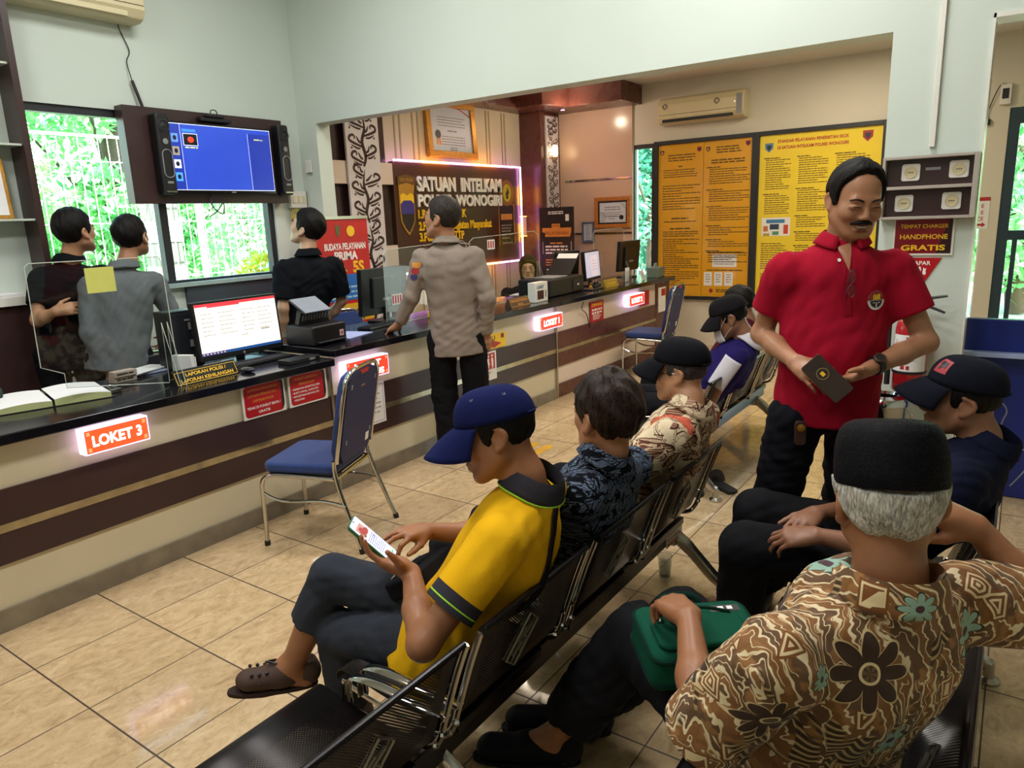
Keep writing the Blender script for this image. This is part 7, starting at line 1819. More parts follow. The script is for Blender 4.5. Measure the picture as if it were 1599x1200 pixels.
face_bits(oF, H); hair(oF, H, 'full', hair_mat('thin_black_hair', '#0c0909', '#3b2a24'), None, thick=.014, rough=.005, bald=(0, -.055, .15, .032))
for i in (0, 1): shoe(oF, J['an'][i], J['toes'][i], M['black'], None)
# ================================================================== 3 elderly man, black cap, glasses, cream batik
latB = nrm((.93, .05, 0)); upB = (0, 0, 1)
oB, H, J = figure('seated elderly man in black cap and glasses with cream leaf print shirt', root=(2.56, 1.22, .36), pel=(2.56, 1.21, .46), chest=(2.60, 1.02, .80), head=(2.665, 1.07, .985), fwd=(-.12, 1, -.06),
    shL=(2.41, 1.0, .79), shR=(2.81, 1.03, .765), elL=(2.3, 1.2, .6), wrL=(2.44, 1.42, .54), elR=(2.9, 1.22, .58), wrR=(2.68, 1.42, .53),
    hands=[dict(d=(.3, .8, -.4), palm=(.2, -.3, -1), side=(1, 0, 0)), dict(d=(-.3, .8, -.3), palm=(0, -.2, -1), side=(-1, 0, 0))],
    knL=(2.44, 1.62, .43), knR=(2.68, 1.62, .43), anL=(2.44, 1.66, .09), anR=(2.68, 1.66, .09), toeL=(2.42, 1.82, .03), toeR=(2.7, 1.82, .03),
    skin=SK['light'], shirt=dict(m=batik_cream(latB, [(2.5, .845, .055, 5, .3), (2.2, .89, .035, 5, 0), (2.86, .76, .035, 4, 0)], [(2.3, .80, .06, 6, 0), (2.75, .6, .045, 6, 0)]), sleeve=.7, collar=True, sr=(.078, .074), drop=.1, w=.172, seed=12, cr=.062, gap=.5, fold=.006), pants=dict(m=cloth('black_trousers', '#16161a')), hs=.005, face=dict(fat=1.2))
face_bits(oB, H, brow_m=HAIRM); hair(oB, H, 'neck', HAIRM, None, thick=.01)
blackcap = cloth('black_cap_cloth', '#101016', weave=500, wrinkle=.1)
baseball_cap(oB, H, blackcap, r=1.04, tilt=.14, brim_len=.085, eyelets=False, zo=.032)
def glasses(o, H, m=None, name='eyeglasses'):
    m = m or M['black_gloss']; g = MB(H.mat())
    for x in (-1, 1):
        g.tube([(x*.033+.021*math.cos(a), .103-.004*abs(math.cos(a))+0, .0+.017*math.sin(a)) for a in [i*PI/10 for i in range(20)]], .0016, 6, closed=True)
        g.tube([(x*.054, .1, .004), (x*.073, .075, .006), (x*.079, .0, .008), (x*.079, -.02, -.006)], .0018, 6)
    g.tube([(-.013, .104, .003), (0, .108, .005), (.013, .104, .003)], .0016, 6)
    gl = g.build(name, m, o, True); l = MB(H.mat())
    for x in (-1, 1): l.add([(x*.033+.0195*math.cos(a), .1025-.004*abs(math.cos(a)), .0155*math.sin(a)) for a in [i*PI/10 for i in range(20)]], [tuple(range(20))])
    l.build('lens', M['acrylic'], gl); return gl
glasses(oB, H)
for i in (0, 1): shoe(oB, J['an'][i], J['toes'][i], M['black'], None)
# ================================================================== 4 man in violet and white polo on the further bench
violet = cloth('violet_polo', '#221a55')
oP, H, J = figure('seated man in violet polo with white side stripe, black cap and face mask', root=(4.08, 1.62, .36), pel=(4.12, 1.58, .46), chest=(4.20, 1.30, .80), head=(4.17, 1.37, .985), fwd=(-.22, .85, -.42),
    shL=(4.02, 1.27, .775), shR=(4.4, 1.33, .775), elL=(3.97, 1.4, .55), wrL=(4.05, 1.63, .56), elR=(4.5, 1.5, .56), wrR=(4.25, 1.68, .56),
    hands=[dict(d=(.3, .8, .1), palm=(.3, -.3, .8), side=(.8, .2, .3), curl=(.4, .5, .4)), dict(d=(-.5, .7, .1), palm=(-.2, -.3, .8), side=(-.8, .2, .3), curl=(.4, .5, .4))],
    hipL=(4.02, 1.58, .45), hipR=(4.22, 1.58, .45), knL=(4.0, 1.95, .44), knR=(4.24, 1.97, .44), anL=(3.98, 1.62, .11), anR=(4.22, 1.66, .11), toeL=(3.9, 1.78, .03), toeR=(4.16, 1.82, .03),
    skin=SK['dark'], shirt=dict(m=violet, sleeve=.72, collar=True, collar_m=cloth('white_knit', '#c9c7cf'), sr=(.072, .066), drop=.08, seed=15, fold=.006, cr=.06), pants=dict(m=cloth('black_trousers', '#16161a'), len=.62), hs=.0055)
face_bits(oP, H); hair(oP, H, 'neck', HAIRB, None, thick=.011); baseball_cap(oP, H, cloth('worn_black_cap', '#19171a', wrinkle=.1), r=1.04, tilt=.1, brim_len=.08, eyelets=False, zo=.028)
sd = J['sh'][0]; ed = J['el'][0]
sleeve_stripe(J['shirt'], sd, sd+(ed-sd)*.72, .079, .073, (-.75, -.1, .3), 1.5, .02, 1.0, 'white_stripe', cloth('white_knit', '#c9c7cf'))
mk = MB(H.mat())
def maskf(u, v):
    a = (u-.5)*2.3; z = .0-.1*v; return (.067*math.sin(a), .035+.078*math.cos(a)+.012*math.sin(PI*v)*math.cos(a), -.03-.075*v-.01*math.cos(a))
mm = mk.grid(maskf, 16, 8).build('face_mask', cloth('white_mask_cloth', '#d4d3d6', wrinkle=.1), oP, True); k = mm.modifiers.new('solid', 'SOLIDIFY'); k.thickness = .003
l = MB(H.mat())
for x in (-1, 1):
    l.tube(smooth_path([(x*.064, .07, -.035), (x*.074, .03, .0), (x*.082, -.01, .03), (x*.084, -.03, .01), (x*.08, -.018, -.03), (x*.068, .04, -.07), (x*.06, .07, -.09)]), .0016, 5)
l.build('ear_loop', cloth('white_mask_cloth', '#d4d3d6'), mm, True)
for i in (0, 1): shoe(oP, J['an'][i], J['toes'][i], M['black'], None, r=.04)
for k, (x, y, a) in enumerate(((3.83, 1.5, 1.3), (3.99, 1.34, 1.0))):
    o = empty('sandal', (x, y, 0), a, ('black sandal lying on the floor by the foot of the further bench', 'second black sandal lying flat behind the further bench foot')[k], 'sandal')
    MB().prism([(-.12, -.035), (.02, -.045), (.11, -.04), (.13, 0), (.11, .04), (.02, .042), (-.12, .035), (-.135, 0)], 0, .022).build('sole', M['rubber'], o, bevel=.005)
    MB().tube(smooth_path([(.04, -.045, .01), (.045, -.03, .055), (.045, .0, .068), (.045, .03, .055), (.04, .045, .01)]), .03, 8, flat=.12, up=(1, 0, 0)).build('strap', M['black'], o, True)
# maroon neighbour
oM, H, J = figure('seated man in maroon shirt mostly hidden behind the man in violet', root=(4.72, 1.66, .36), pel=(4.72, 1.66, .46), chest=(4.74, 1.44, .80), head=(4.74, 1.5, .99), fwd=(.1, 1, -.25),
    shL=(4.56, 1.45, .77), shR=(4.93, 1.43, .77), elL=(4.5, 1.64, .56), wrL=(4.52, 1.9, .57), elR=(5.0, 1.62, .55), wrR=(4.86, 1.85, .52),
    hands=[dict(d=(.1, .9, .0), palm=(.2, -.1, -.9), side=(.8, .2, .3)), dict(d=(-.4, .8, -.1), palm=(0, -.2, -1), side=(-1, 0, 0))],
    knL=(4.62, 2.06, .44), knR=(4.84, 2.06, .44), anL=(4.62, 2.1, .09), anR=(4.84, 2.1, .09), skin=SK['dark'], shirt=dict(m=cloth('maroon_shirt', '#4a1220'), sleeve=.6, collar=True, seed=21), pants=dict(m=cloth('black_trousers', '#16161a')), hs=.007, h=.008)
face_bits(oM, H); hair(oM, H, 'short', HAIRB, None)
for i in (0, 1): shoe(oM, J['an'][i], J['toes'][i], M['black'], None)
# ================================================================== 5 standing man in red polo
fR = nrm((-.9, -.42, 0)); lR = np.cross(fR, (0, 0, 1)); cR = A(2.85, .54, 1.405)
redm = cloth('crimson_polo', '#9c1029', wrinkle=.2)
oR, H, J = figure('smiling man in crimson polo standing and holding a phone in both hands', root=(2.85, .59, 0), pel=(2.83, .555, .87), chest=cR, head=(2.84, .50, 1.616), hscale=1.05, build=1.04, fwd=(-.82, -.55, -.30), hup=(-.1, -.12, 1),
    shL=cR-lR*.185+A(0, 0, -.035), shR=cR+lR*.185+A(0, 0, -.035), elL=(2.94, .252, 1.112), wrL=(2.704, .394, 1.049), elR=(2.825, .80, 1.128), wrR=(2.594, .62, 1.075), bodyf=fR,
    hands=[dict(d=(-.55, .62, -.35), palm=(-.1, .45, .7), side=(-.6, -.5, .6), curl=(.5, .6, .5), thumb=(.8, .3), L=.95), dict(d=(-.42, -.72, -.32), palm=(.45, -.25, -.6), side=(-.3, -.3, .9), curl=(.35, .5, .4), thumb=(.7, .35), L=.95)],
    hipR=(2.77, .645, .83), hipL=(2.90, .465, .82), knR=(2.78, .71, .47), knL=(2.95, .48, .47), anR=(2.80, .74, .09), anL=(2.99, .48, .09), toeR=(2.64, .73, .03), toeL=(2.84, .40, .03),
    skin=SK['warm'], shirt=dict(m=redm, sleeve=.6, collar=True, sr=(.07, .07), drop=.06, hem=1.06, w=.17, d=1.3, belly=.04, seed=30, fold=.0035, cr=.064, gap=.42, ch=.038, ctilt=-.25), pants=dict(m=cloth('dark_trousers', '#15161d'), r=(.1, .085, .085), len=.97, fold=.005), face=dict(smile=1., eyes='closed', fat=.8), hs=.004, h=.0055)
face_bits(oR, H, mustache=True, smile=1.); hair(oR, H, 'receding', HAIRB, None, thick=.016, temples=.0, h=.004)
for i in (0, 1): shoe(oR, J['an'][i], J['toes'][i], M['black'], None)
ct = cR+fR*.16
DC = lambda du, dz, polys, nm, m, lift=.003: decal(J['shirt'], cR+fR*.1-lR*du+A(0, 0, dz), fR, (0, 0, 1), polys, nm, m, J['shirt'], lift)
DC(.1, -.13, [circ(0, 0, .034, 28)], 'round_emblem', M['ink_white'], .002)
DC(.1, -.13, [[(.034*math.cos(a), .034*math.sin(a)) for a in [i*PI/12 for i in range(13)]]], 'emblem_red_half', M['em_red'], .0035)
DC(.1, -.13, [[(.024*math.cos(a), .024*math.sin(a)-.002) for a in [PI+i*PI/10 for i in range(11)]]], 'emblem_dark_half', M['black'], .0042)
DC(.1, -.12, [circ(-.008, .004, .0075), circ(.008, .004, .0075), [(-.016, -.008), (.016, -.008), (.012, .004), (-.012, .004)]], 'emblem_gold', M['ink_yellow'], .005)
DC(.1, -.14, [[(-.002, -.014), (.002, -.014), (.002, .002), (-.002, .002)], [(-.014, .0), (-.006, .0), (-.006, .003), (-.014, .003)], [(.006, .0), (.014, .0), (.014, .003), (.006, .003)]], 'emblem_pale', M['ink_white'], .005)
DC(.0, -.05, [[(-.013, -.13), (.013, -.13), (.013, .07), (-.013, .07)]], 'button_placket', cloth('crimson_placket', '#8c0e24'), .0025)
DC(-.012, .02, [[(-.02, .035), (.03, .05), (.012, -.045)]], 'neck_opening', SK['warm'], .0035)
DC(-.03, .012, [circ(0, 0, .006, 12)], 'button', M['white'], .005)
# folded reading glasses hung on the placket
gM = frame(tuple(-lR), (0, 0, 1), tuple(cR+fR*.152+A(0, 0, -.07)))
g = MB(gM)
for y in (.028, -.022):
    g.tube([(.003+p[0]*.013, y+p[1]*.021, .008) for p in [(math.cos(a)*(1 if abs(math.cos(a)) < .8 else .92), math.sin(a)) for a in [i*PI/10 for i in range(20)]]], .0013, 6, closed=True)
g.tube([(.003, .007, .009), (.001, .003, .012), (.003, -.001, .009)], .0014, 6).tube([(.012, .05, .006), (.0, .05, .0), (-.008, .03, .002), (-.01, -.03, .003)], .0014, 6)
gl = g.build('hung_glasses', mat('maroon_spectacle_rim', '#5a2436', .25), oR, True)
l = MB(gM)
for y in (.028, -.022): l.add([(.003+math.cos(a)*.012, y+math.sin(a)*.02, .008) for a in [i*PI/10 for i in range(20)]], [tuple(range(20))])
l.build('lens', M['acrylic'], gl)
wL = J['wr'][0]; dW = nrm(J['el'][0]-wL); wc = wL+dW*.03
q = MB().tube([tuple(wc-dW*.011), tuple(wc+dW*.011)], [.0325, .034], 24); wt = q.build('wrist_watch', M['black'], oR, True)
sideW = nrm(np.cross(dW, (0, 0, 1))); topW = nrm(np.cross(sideW, dW)); fw = nrm(topW*.55-A(1, .1, 0)*.75); fw = nrm(fw-dW*(fw@dW)); Xw = frame(tuple(dW), tuple(np.cross(fw, dW)), tuple(wc+fw*.031))
MB(Xw).lathe([(0, 0), (.021, 0), (.022, .006), (.018, .01), (0, .009)], 24, close=False).build('watch_face', M['dark'], wt, True)
MB(Xw).tube([(.019*math.cos(a), .019*math.sin(a), .0095) for a in [i*PI/12 for i in range(24)]], .0022, 6, closed=True).build('watch_bezel', mat('rose_metal', '#8a5a4a', .3, metal=.8), wt, True)
bp = J['pel']+fR*.135+lR*.115
kp = empty('key_pouch', tuple(bp+A(0, 0, -.06)), 0, 'brown leather key pouch hanging from the belt of the man in crimson', 'pouch'); X = frame(tuple(-lR), (0, 0, 1), (0, 0, 0))
MB(X).prism(rrect(-.02, -.055, .02, .035, .012), -.004, .012).build('pouch_body', mat('brown_leather', '#3a2218', .5, bump=.2, bscale=200), kp, True, bevel=.003); MB(X).lathe([(0, .013), (.013, .013), (.014, .016), (0, .018)], 16, T(0, .012, 0), close=False).build('metal_clasp', M['gold'], kp, True)
p2 = phone_thing('mobile_phone', 'brown backed phone held in both hands by the man in crimson', A(2.546, .499, 1.035), A(.05, .62, .55), A(.85, .2, -.25), .078, .162, mat('brown_phone_back', '#3f302c', .25, metal=.3), screen=False)
X = p2.matrix_world.copy()
MB().tube([(.019*math.cos(a)+.0, .019*math.sin(a)+.02, -.0098) for a in [i*PI/12 for i in range(24)]], .0016, 6, closed=True).build('camera_ring', mat('bronze_ring', '#b59a6a', .3, metal=.7), p2, True); MB().box((-.006, .012, -.0115), (.006, .028, -.0092)).build('flash', M['ink_yellow'], p2)
# ================================================================== 6 man in black cap, dark shirt, right row
oK, H, J = figure('seated man in black cap with red patch, seen in profile, dark navy shirt', root=(2.54, .3, .36), pel=(2.54, .29, .46), chest=(2.60, .055, .80), head=(2.62, .115, .985), fwd=(-.1, 1, -.02),
    shL=(2.42, .09, .785), shR=(2.79, .02, .775), elL=(2.3, .22, .57), wrL=(2.24, .44, .6), elR=(2.8, .25, .56), wrR=(2.42, .48, .6),
    hands=[dict(d=(-.2, .75, -.15), palm=(.35, .1, -.9), side=(.9, .2, .2), curl=(.4, .6, .5)), dict(d=(-.8, .25, -.1), palm=(-.1, .2, -1), side=(.1, .9, .2), curl=(.35, .5, .4))],
    hipL=(2.45, .32, .45), hipR=(2.64, .32, .45), knL=(2.25, .66, .5), knR=(2.52, .7, .52), anL=(2.36, .72, .09), anR=(2.6, .8, .09), toeL=(2.3, .86, .03), toeR=(2.58, .95, .03),
    skin=SK['dark'], shirt=dict(m=cloth('ink_navy_shirt', '#12162c'), sleeve=.6, collar=True, sr=(.072, .068), drop=.09, seed=41, cr=.06, gap=.4, flare=.012, fold=.005), pants=dict(m=cloth('black_trousers', '#16161a'), r=(.1, .085, .075)), hs=.0042)
face_bits(oK, H); hair(oK, H, 'neck', HAIRB, None, thick=.009)
def patchK(c, X, dome):
    u0, u1, v0, v1 = .865, .945, .2, .58; mb = MB(X); mb.grid(lambda a, b: V(dome(u0+(u1-u0)*a, v0+(v1-v0)*b))*1.0+V((dome(u0+(u1-u0)*a, v0+(v1-v0)*b)[0]*.03, dome(u0+(u1-u0)*a, v0+(v1-v0)*b)[1]*.03, .002)), 6, 6)
    pb = mb.build('red_patch', mat('faded_red_patch', '#a8323c', .6), c, True)
    m2 = MB(X); f = lambda a, b: V((dome(u0+(u1-u0)*a, v0+(v1-v0)*b)[0]*1.045, dome(u0+(u1-u0)*a, v0+(v1-v0)*b)[1]*1.045, dome(u0+(u1-u0)*a, v0+(v1-v0)*b)[2]+.003))
    for a0, b0, a1, b1 in ((.2, .35, .55, .75), (.5, .55, .8, .8), (.55, .2, .7, .6)): m2.add([f(a0, b0), f(a1, b0), f(a1, b1), f(a0, b1)], [(0, 1, 2, 3)])
    m2.build('patch_mark', M['black'], c)
baseball_cap(oK, H, cloth('black_blue_cap', '#12141f', wrinkle=.1), r=1.04, tilt=.2, brim_len=.085, eyelets=False, patch=patchK, zo=.036)
for i in (0, 1): shoe(oK, J['an'][i], J['toes'][i], M['black'], None)
e = MB().tube(smooth_path([H(.07, -.1, .0), H(.07, -.13, -.04), H(.08, -.12, -.1), H(.09, -.15, -.2), H(.1, -.13, -.3)]), .0025, 6).tube(smooth_path([H(.09, -.15, -.17), H(.14, -.2, -.19), H(.15, -.21, -.24), H(.1, -.16, -.3)]), .0025, 6)
e.build('earphone_cord', mat('pale_cord', '#b9c2e6', .4), oK, True)
# ================================================================== 7 old man in peci and brown batik, nearest
chest = A(1.29, .15, .90); latN = nrm(A(.44, -.25, -.03))
def fl(pt): return (float(A(*pt) @ latN), pt[2])
fc = [(.89, .862, .068, .3), (.735, .80, .046, .1), (.78, .64, .055, .5)]
fs = [(1.137, .86, .042, .2), (.946, .975, .028, 0), (.98, .70, .035, .4), (.80, .872, .022, .4)]
oN, H, J = figure('old man in black peci and brown batik shirt with green bag on lap', root=(1.42, .3, .36), pel=(1.41, .29, .46), chest=chest, head=(1.325, .15, 1.10), fwd=(.93, .37, -.05), hup=(.02, .08, 1),
    shL=(1.10, .27, .875), shR=(1.475, .035, .87), elL=(1.13, .40, .66), wrL=(1.37, .52, .735), elR=(1.60, -.10, .83), wrR=(1.60, .02, .97), bodyf=nrm((.5, .86, 0)),
    hands=[dict(d=(.5, .6, -.05), palm=(.1, .15, -1), side=(.9, -.4, .1), curl=(.55, .8, .6), thumb=(.9, .3)), dict(d=(-.15, .55, .25), palm=(.2, .3, -.8), side=(-.8, -.1, -.2), curl=(.9, 1.2, .8), thumb=(.9, .5))],
    hipL=(1.34, .32, .45), hipR=(1.52, .3, .45), knL=(1.62, .76, .475), knR=(1.78, .7, .46), anL=(1.56, 1.0, .10), anR=(1.72, .98, .10), toeL=(1.47, 1.2, .03), toeR=(1.62, 1.2, .03),
    skin=SK['brown'], shirt=dict(m=batik_brown(latN, fc, fs), sleeve=.97, collar=True, sr=(.074, .08), drop=.1, hem=1.04, w=.178, seed=52, fold=.005, cr=.07, gap=.5, ch=.052, flare=.016, cz=.07), pants=dict(m=cloth('black_trousers', '#16161a'), r=(.1, .09, .085), len=.78, fold=.006), hs=.0038, h=.005, face=dict(jaw=.98))
face_bits(oN, H, brow_m=HAIRG); hair(oN, H, 'neck', HAIRG, None, thick=.014, rough=.003, h=.004)
X = H.mat() @ T(0, -.018, .036) @ RX(-.2) @ RY(.05)
prof = [(.098, 0), (.1, .004), (.0998, .028), (.098, .05), (.095, .068), (.089, .083), (.079, .094), (.063, .1), (.04, .102), (.02, .102), (0, .102)]
w = NT('black_velvet'); co = w.coord(); n_ = w.noise(55, 2, .5, w.mapping((1, 1, 1.6)), 2.2); n2 = w.noise(400, 2)
em = w.ramp(n_.outputs[0], [(.47, (0, 0, 0)), (.5, (1, 1, 1)), (.53, (0, 0, 0))])
PEC = w.bsdf(color=w.mix(em, srgb('#09090e'), srgb('#14141c')), rough=w.math('SUBTRACT', .72, w.math('MULTIPLY', em, .35)), spec=.1, normal=w.bump(w.math('ADD', w.math('MULTIPLY', em, .6), w.math('MULTIPLY', n2.outputs[0], .2)), .4, .003))
pc = MB(X).lathe(prof, 56, Matrix.Diagonal((.88, 1.08, 1.08, 1)), close=False).build('peci_cap', PEC, oN, True)
for i in (0, 1): shoe(oN, J['an'][i], J['toes'][i], cloth('black_clog_rubber', '#14151b', wrinkle=.02, rough=.55), None, r=.05)
# green bag on his lap
c = A(1.50, .545, .60); bx = nrm(A(.42, -.36, 0)); by = nrm(A(.36, .42, .0)); by = nrm(by-bx*(by@bx)); X = frame(tuple(nrm(A(.55, -.62, -.02))), tuple(nrm(A(.62, .55, .12))), tuple(c))
bag = empty('green_bag', tuple(c), 0, 'green zipped bag on the lap of the man in batik', 'bag'); Xb = Matrix.Translation(-V(tuple(c))) @ X
gm = cloth('green_bag_cloth', '#0f4a38', wrinkle=.15); gd = cloth('dark_green_trim', '#0a2a22')
MB(Xb).prism(rrect(-.14, -.095, .14, .095, .03), -.06, .045).build('bag_body', gm, bag, True, bevel=.02, seg=3)
MB(Xb).prism(rrect(-.12, -.08, .10, .03, .025), .0455, .062).build('front_pocket', gm, bag, True, bevel=.008, seg=3)
for z in (.03, -.035): MB(Xb).tube([(p[0]*1.005, p[1]*1.005, z) for p in rrect(-.14, -.095, .14, .095, .03, 5)], .005, 6, closed=True).build('piping', gd, bag, True)
MB(Xb).tube(smooth_path([(-.1, .02, .064), (-.06, .04, .066), (.02, .04, .066), (.08, .02, .064)]), .004, 6).build('zipper', gd, bag, True); MB(Xb).box((-.105, .0, .063), (-.095, .02, .067)).build('zip_pull', M['chrome'], bag)
MB(Xb).rect(.045, .045, .12, .068, .0458).build('maker_tag', M['black'], bag); d = MB(Xb); dashes(d, .052, .063, .114, 1, .02, .012, z=.0464, ragged=0, word=1); d.build('tag_print', M['ink_white'], bag)
MB(Xb).tube(smooth_path([(-.06, .1, .0), (-.05, .13, .03), (.03, .13, .03), (.05, .1, .0)]), .009, 8, flat=.5).build('carry_handle', gd, bag, True)
# ================================================================== 8 policeman at the counter
cC = A(3.605, 3.01, 1.40); lC = nrm(A(.42, -.9, 0)); tan = cloth('khaki_grey_uniform', '#8a7d72', wrinkle=.3)
blackpants = cloth('black_uniform_trousers', '#121115', wrinkle=.3)
oC, H, J = figure('policeman in grey brown uniform shirt leaning one hand on the counter', root=(3.62, 3.0, 0), pel=(3.63, 2.99, .87), chest=cC, head=(3.60, 3.035, 1.615), fwd=(-.12, 1, .12), hscale=1.12,
    shL=cC-lC*.175+A(0, 0, -.03), shR=cC+lC*.175+A(0, 0, -.03), elL=(3.47, 3.22, 1.13), wrL=(3.45, 3.33, .955), elR=(3.68, 2.76, 1.11), wrR=(3.72, 2.82, .87), bodyf=nrm((.9, .42, 0)),
    hands=[dict(d=(-.12, .55, -.42), palm=(0, -.3, -1), side=(.9, .2, 0), curl=(.25, .15, .1), thumb=(.5, .1), spread=1.4), dict(d=(.1, .1, -1), palm=(.3, .9, 0), side=(.8, .1, 0))],
    hipL=(3.585, 3.085, .84), hipR=(3.68, 2.905, .84), knL=(3.59, 3.09, .47), knR=(3.69, 2.9, .47), anL=(3.58, 3.06, .1), anR=(3.68, 2.9, .1), toeL=(3.66, 3.17, .03), toeR=(3.82, 2.97, .03),
    skin=SK['warm'], shirt=dict(m=tan, sleeve=1.95, collar=True, cuff=.042, sr=(.066, .056), drop=.12, hem=1.14, w=.16, d=1.3, seed=61, fold=.004, cr=.06, ch=.036, ctilt=-.3), pants=dict(m=blackpants, seat=.11, r=(.094, .086, .08), len=.95, waist=False), hs=.005, h=.006)
face_bits(oC, H); hair(oC, H, 'short', hair_mat('cropped_dark_hair', '#14110f', '#39322d'), None, thick=.012, rough=.0015)
for i in (0, 1): shoe(oC, J['an'][i], J['toes'][i], M['black'], None)
sl = J['sh'][0]; e0 = J['el'][0]; oc = sl*.8+e0*.2
outw = nrm(np.cross(e0-sl, A(0, 0, 1))); outw = nrm(A(-.8, -.35, 0))
for k, (m_, s_, dz) in enumerate(((M['ink_orange'], .03, .0), (M['em_red'], .026, -.035), (mat('badge_violet', '#3a2f66', .5), .024, -.075))):
    decal(J['shirt'], tuple(sl*(.86-.16*k)+e0*(.14+.16*k)), tuple(outw), (0, 0, 1), [[(-s_, .016), (s_, .016), (s_, -.01), (0, -.022), (-s_, -.01)]], 'sleeve_badge', m_, J['shirt'], .003)
MB().tube([tuple(cC-lC*.075+A(0, 0, .062)), tuple(cC-lC*.15+A(0, 0, .052))], .022, 8, flat=.25).build('shoulder_strap', tan, J['shirt'], True)
MB().tube([tuple(cC+lC*.075+A(0, 0, .062)), tuple(cC+lC*.15+A(0, 0, .052))], .022, 8, flat=.25).build('shoulder_strap', tan, J['shirt'], True)
# ================================================================== 9 men behind the counter
blk = cloth('black_shirt', '#0e1116')
oG, H, J = figure('man in grey shirt behind the counter, back turned, watching the television', root=(2.22, 4.5, 0), pel=(2.20, 4.5, .88), chest=(2.285, 4.49, 1.33), head=(2.395, 4.52, 1.575), hscale=1.12, fwd=(.8, .6, .22),
    shL=(2.12, 4.55, 1.30), shR=(2.445, 4.425, 1.30), elL=(2.05, 4.5, 1.03), wrL=(2.1, 4.46, .80), elR=(2.55, 4.43, 1.05), wrR=(2.6, 4.6, .9),
    hands=[dict(d=(.1, .1, -1), palm=(.9, .2, 0), side=(.2, .9, 0)), dict(d=(-.3, .6, -.5), palm=(-.7, .2, 0), side=(0, .9, .3))],
    knL=(2.13, 4.55, .47), knR=(2.32, 4.48, .47), anL=(2.13, 4.52, .09), anR=(2.32, 4.45, .09), skin=SK['warm'], shirt=dict(m=cloth('slate_grey_shirt', '#6a6f73', wrinkle=.3), sleeve=1.95, collar=True, cuff=.045, sr=(.066, .056), drop=.1, w=.168, hem=1.1, seed=71, fold=.004), pants=dict(m=blackpants, waist=False), hs=.006)
face_bits(oG, H); hair(oG, H, 'short', HAIRB, None, thick=.012)
for i in (0, 1): shoe(oG, J['an'][i], J['toes'][i], M['black'], None)
oA, H, J = figure('man in black shirt left of the grey shirted man, facing the television', root=(2.05, 4.79, 0), pel=(2.03, 4.78, .9), chest=(2.10, 4.75, 1.385), head=(2.16, 4.71, 1.62), hscale=1.12, fwd=(.93, .35, .12), hup=(0, 0, 1),
    shL=(1.965, 4.805, 1.35), shR=(2.25, 4.665, 1.35), elL=(1.88, 4.74, 1.12), wrL=(1.93, 4.62, 1.17), elR=(2.36, 4.74, 1.1), wrR=(2.34, 4.86, .93),
    hands=[dict(d=(.6, -.3, .1), palm=(.2, .6, -.3), side=(.1, 0, .9)), dict(d=(-.1, .5, -.5), palm=(-.7, .2, 0), side=(0, .9, .3))],
    knL=(1.96, 4.79, .48), knR=(2.13, 4.74, .48), anL=(1.96, 4.76, .09), anR=(2.13, 4.71, .09), skin=SK['light'], shirt=dict(m=blk, sleeve=.62, collar=True, drop=.1, sr=(.07, .068), seed=72, w=.15), pants=dict(m=blackpants, waist=False), hs=.006)
face_bits(oA, H); hair(oA, H, 'short', HAIRB, None, thick=.015)
for i in (0, 1): shoe(oA, J['an'][i], J['toes'][i], M['black'], None)
oE, H, J = figure('man in black short sleeved shirt behind the printer, looking up at the television', root=(3.44, 4.24, 0), pel=(3.43, 4.24, .88), chest=(3.47, 4.20, 1.335), head=(3.51, 4.22, 1.585), hscale=1.15, fwd=(-.25, .9, .4), hup=(.05, -.3, 1),
    shL=(3.30, 4.25, 1.305), shR=(3.635, 4.125, 1.305), elL=(3.23, 4.22, 1.05), wrL=(3.27, 4.3, .86), elR=(3.7, 4.14, 1.05), wrR=(3.66, 4.3, .88),
    hands=[dict(d=(.1, .3, -.9), palm=(.9, 0, 0), side=(.1, .9, 0)), dict(d=(-.1, .3, -.9), palm=(-.8, .2, 0), side=(.1, .9, 0))],
    knL=(3.36, 4.27, .47), knR=(3.54, 4.2, .47), anL=(3.36, 4.24, .09), anR=(3.54, 4.17, .09), skin=SK['pale'], shirt=dict(m=blk, sleeve=.8, collar=True, drop=.12, sr=(.078, .078), seed=73, w=.165, fold=.006), pants=dict(m=cloth('khaki_trousers', '#8c8274'), waist=False), hs=.006)
face_bits(oE, H); hair(oE, H, 'short', HAIRB, None, thick=.014)
for i in (0, 1): shoe(oE, J['an'][i], J['toes'][i], M['black'], None)
oW, H, J = figure('seated woman with dark hair behind the registration plate, looking at the hall', root=(6.1, 4.1, .42), pel=(6.1, 4.14, .5), chest=(6.07, 4.09, .88), head=(6.05, 4.02, 1.115), fwd=(-.85, -.52, 0),
    shL=(6.17, 3.95, .865), shR=(5.95, 4.22, .865), elL=(6.16, 3.9, .66), wrL=(6.0, 3.86, .7), elR=(5.88, 4.2, .66), wrR=(5.86, 4.02, .7),
    hands=[dict(d=(-.8, .0, 0), palm=(0, 0, -1), side=(0, .9, 0)), dict(d=(-.1, -.9, 0), palm=(0, 0, -1), side=(.8, 0, 0))], bodyf=nrm((-.77, -.62, 0)),
    knL=(5.85, 4.14, .5), knR=(5.8, 4.3, .5), anL=(5.9, 4.16, .1), anR=(5.86, 4.32, .1), skin=SK['pale'], shirt=dict(m=cloth('brown_black_jacket', '#241d1c'), sleeve=1.9, collar=False, sr=(.062, .054), w=.15, seed=81), pants=dict(m=blackpants), hs=.0055, h=.007, hscale=.97)
face_bits(oW, H); hair(oW, H, 'long', HAIRB, None, thick=.014)
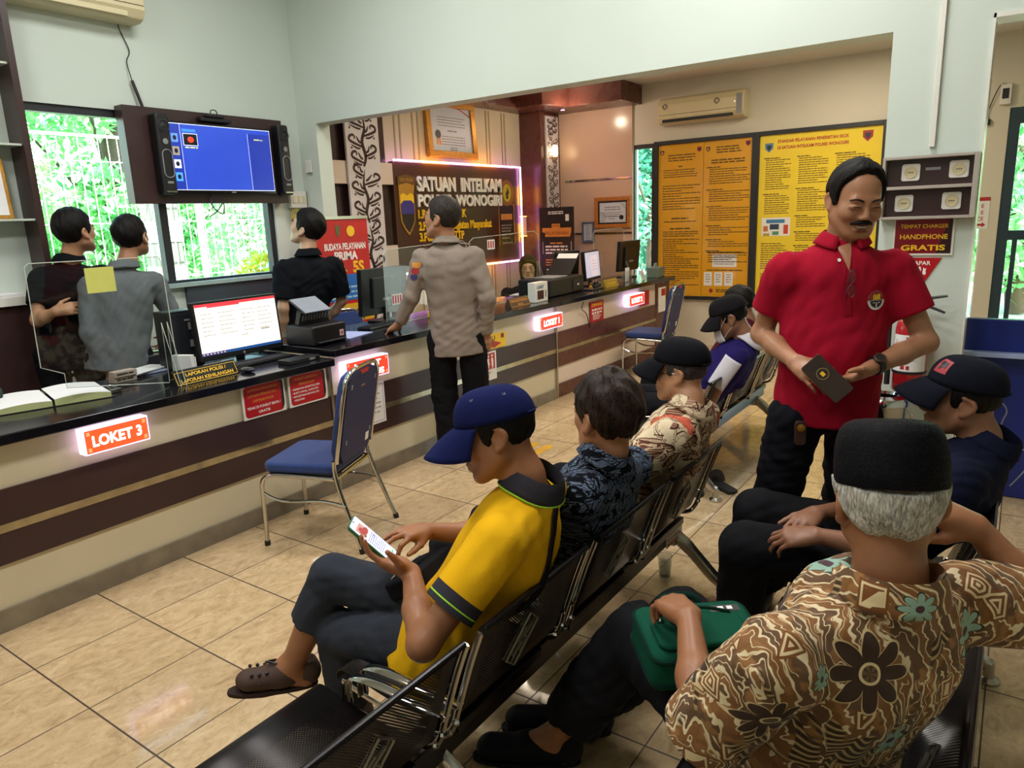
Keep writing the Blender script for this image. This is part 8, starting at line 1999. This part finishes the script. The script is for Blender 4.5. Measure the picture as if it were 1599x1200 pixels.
oL, H, J = figure('person in grey camouflage sleeve seated behind the counter at the left edge', root=(.98, 4.15, .42), pel=(.98, 4.2, .5), chest=(1.02, 4.12, .93), head=(1.0, 4.1, 1.19), fwd=(.2, -.95, -.2),
    shL=(1.2, 4.06, .91), shR=(.83, 4.16, .91), elL=(1.29, 3.93, .88), wrL=(1.2, 3.86, .87), elR=(.75, 4.05, .88), wrR=(.9, 3.85, .87),
    hands=[dict(d=(-.8, -.3, 0), palm=(0, 0, -1), side=(0, -.9, 0)), dict(d=(.8, -.3, 0), palm=(0, 0, -1), side=(0, -.9, 0))], bodyf=nrm((.2, -.95, 0)),
    knL=(1.14, 4.12, .5), knR=(.85, 4.12, .5), anL=(1.14, 4.2, .1), anR=(.85, 4.2, .1), toeL=(1.14, 4.1, .04), toeR=(.85, 4.1, .04), skin=SK['warm'], shirt=dict(m=cloth('grey_green_uniform', '#3b4542', vary=.3), sleeve=1.9, collar=True, sr=(.066, .06), seed=91), pants=dict(m=blackpants), hs=.007, h=.008)
face_bits(oL, H); hair(oL, H, 'short', HAIRB, None)
for o in PEOPLE:
    for ch in o.children: ch.location = -o.location
# ================================================================== light
def area(name, loc, sx, sy, power, color, rot=(0, 0, 0)):
    l = bpy.data.lights.new(name, 'AREA'); l.shape = 'RECTANGLE'; l.size = sx; l.size_y = sy; l.energy = power; l.color = color
    o = bpy.data.objects.new(name, l); COL.objects.link(o); o.location = loc; o.rotation_euler = rot; return o
def point(name, loc, power, color, r=.05):
    l = bpy.data.lights.new(name, 'POINT'); l.energy = power; l.color = color; l.shadow_soft_size = r
    o = bpy.data.objects.new(name, l); COL.objects.link(o); o.location = loc; return o
sun = bpy.data.lights.new('sun', 'SUN'); sun.energy = 38; sun.angle = .02; sun.color = (1, .97, .9)
so = bpy.data.objects.new('sun', sun); COL.objects.link(so); so.rotation_euler = V((-.35, -.5, .95)).to_track_quat('Z', 'Y').to_euler()
wd = bpy.data.worlds.new('sky'); SC.world = wd; wd.use_nodes = True
nt = wd.node_tree; nt.nodes.clear()
sk = nt.nodes.new('ShaderNodeTexSky'); sk.sky_type = 'NISHITA'; sk.sun_disc = False; sk.sun_elevation = math.radians(55); sk.sun_rotation = math.radians(215); sk.air_density = 1.4; sk.dust_density = 2.5
bg = nt.nodes.new('ShaderNodeBackground'); bg.inputs[1].default_value = 2.2
wo = nt.nodes.new('ShaderNodeOutputWorld'); nt.links.new(sk.outputs[0], bg.inputs[0]); nt.links.new(bg.outputs[0], wo.inputs[0])
COOL = (.93, .97, 1.0); WARM = (1, .8, .58); NEUT = (1, .95, .86)
for i, (x, y) in enumerate(((-.6, 1.2), (1.6, 1.2), (3.3, 1.2), (.6, 3.2), (2.8, 3.4))):
    area('ceiling_lamp', (x, y, 3.86), .6, .6, 44, (1, .98, .95))
for i, (x, y) in enumerate(((5.6, 1.6), (7.2, 1.6), (5.6, 3.6))):
    area('ceiling_lamp', (x, y, 3.07), .5, .5, 30, (1, .86, .66))
point('spot_lamp', (7.75, 4.55, 2.8), 12, WARM, .04)
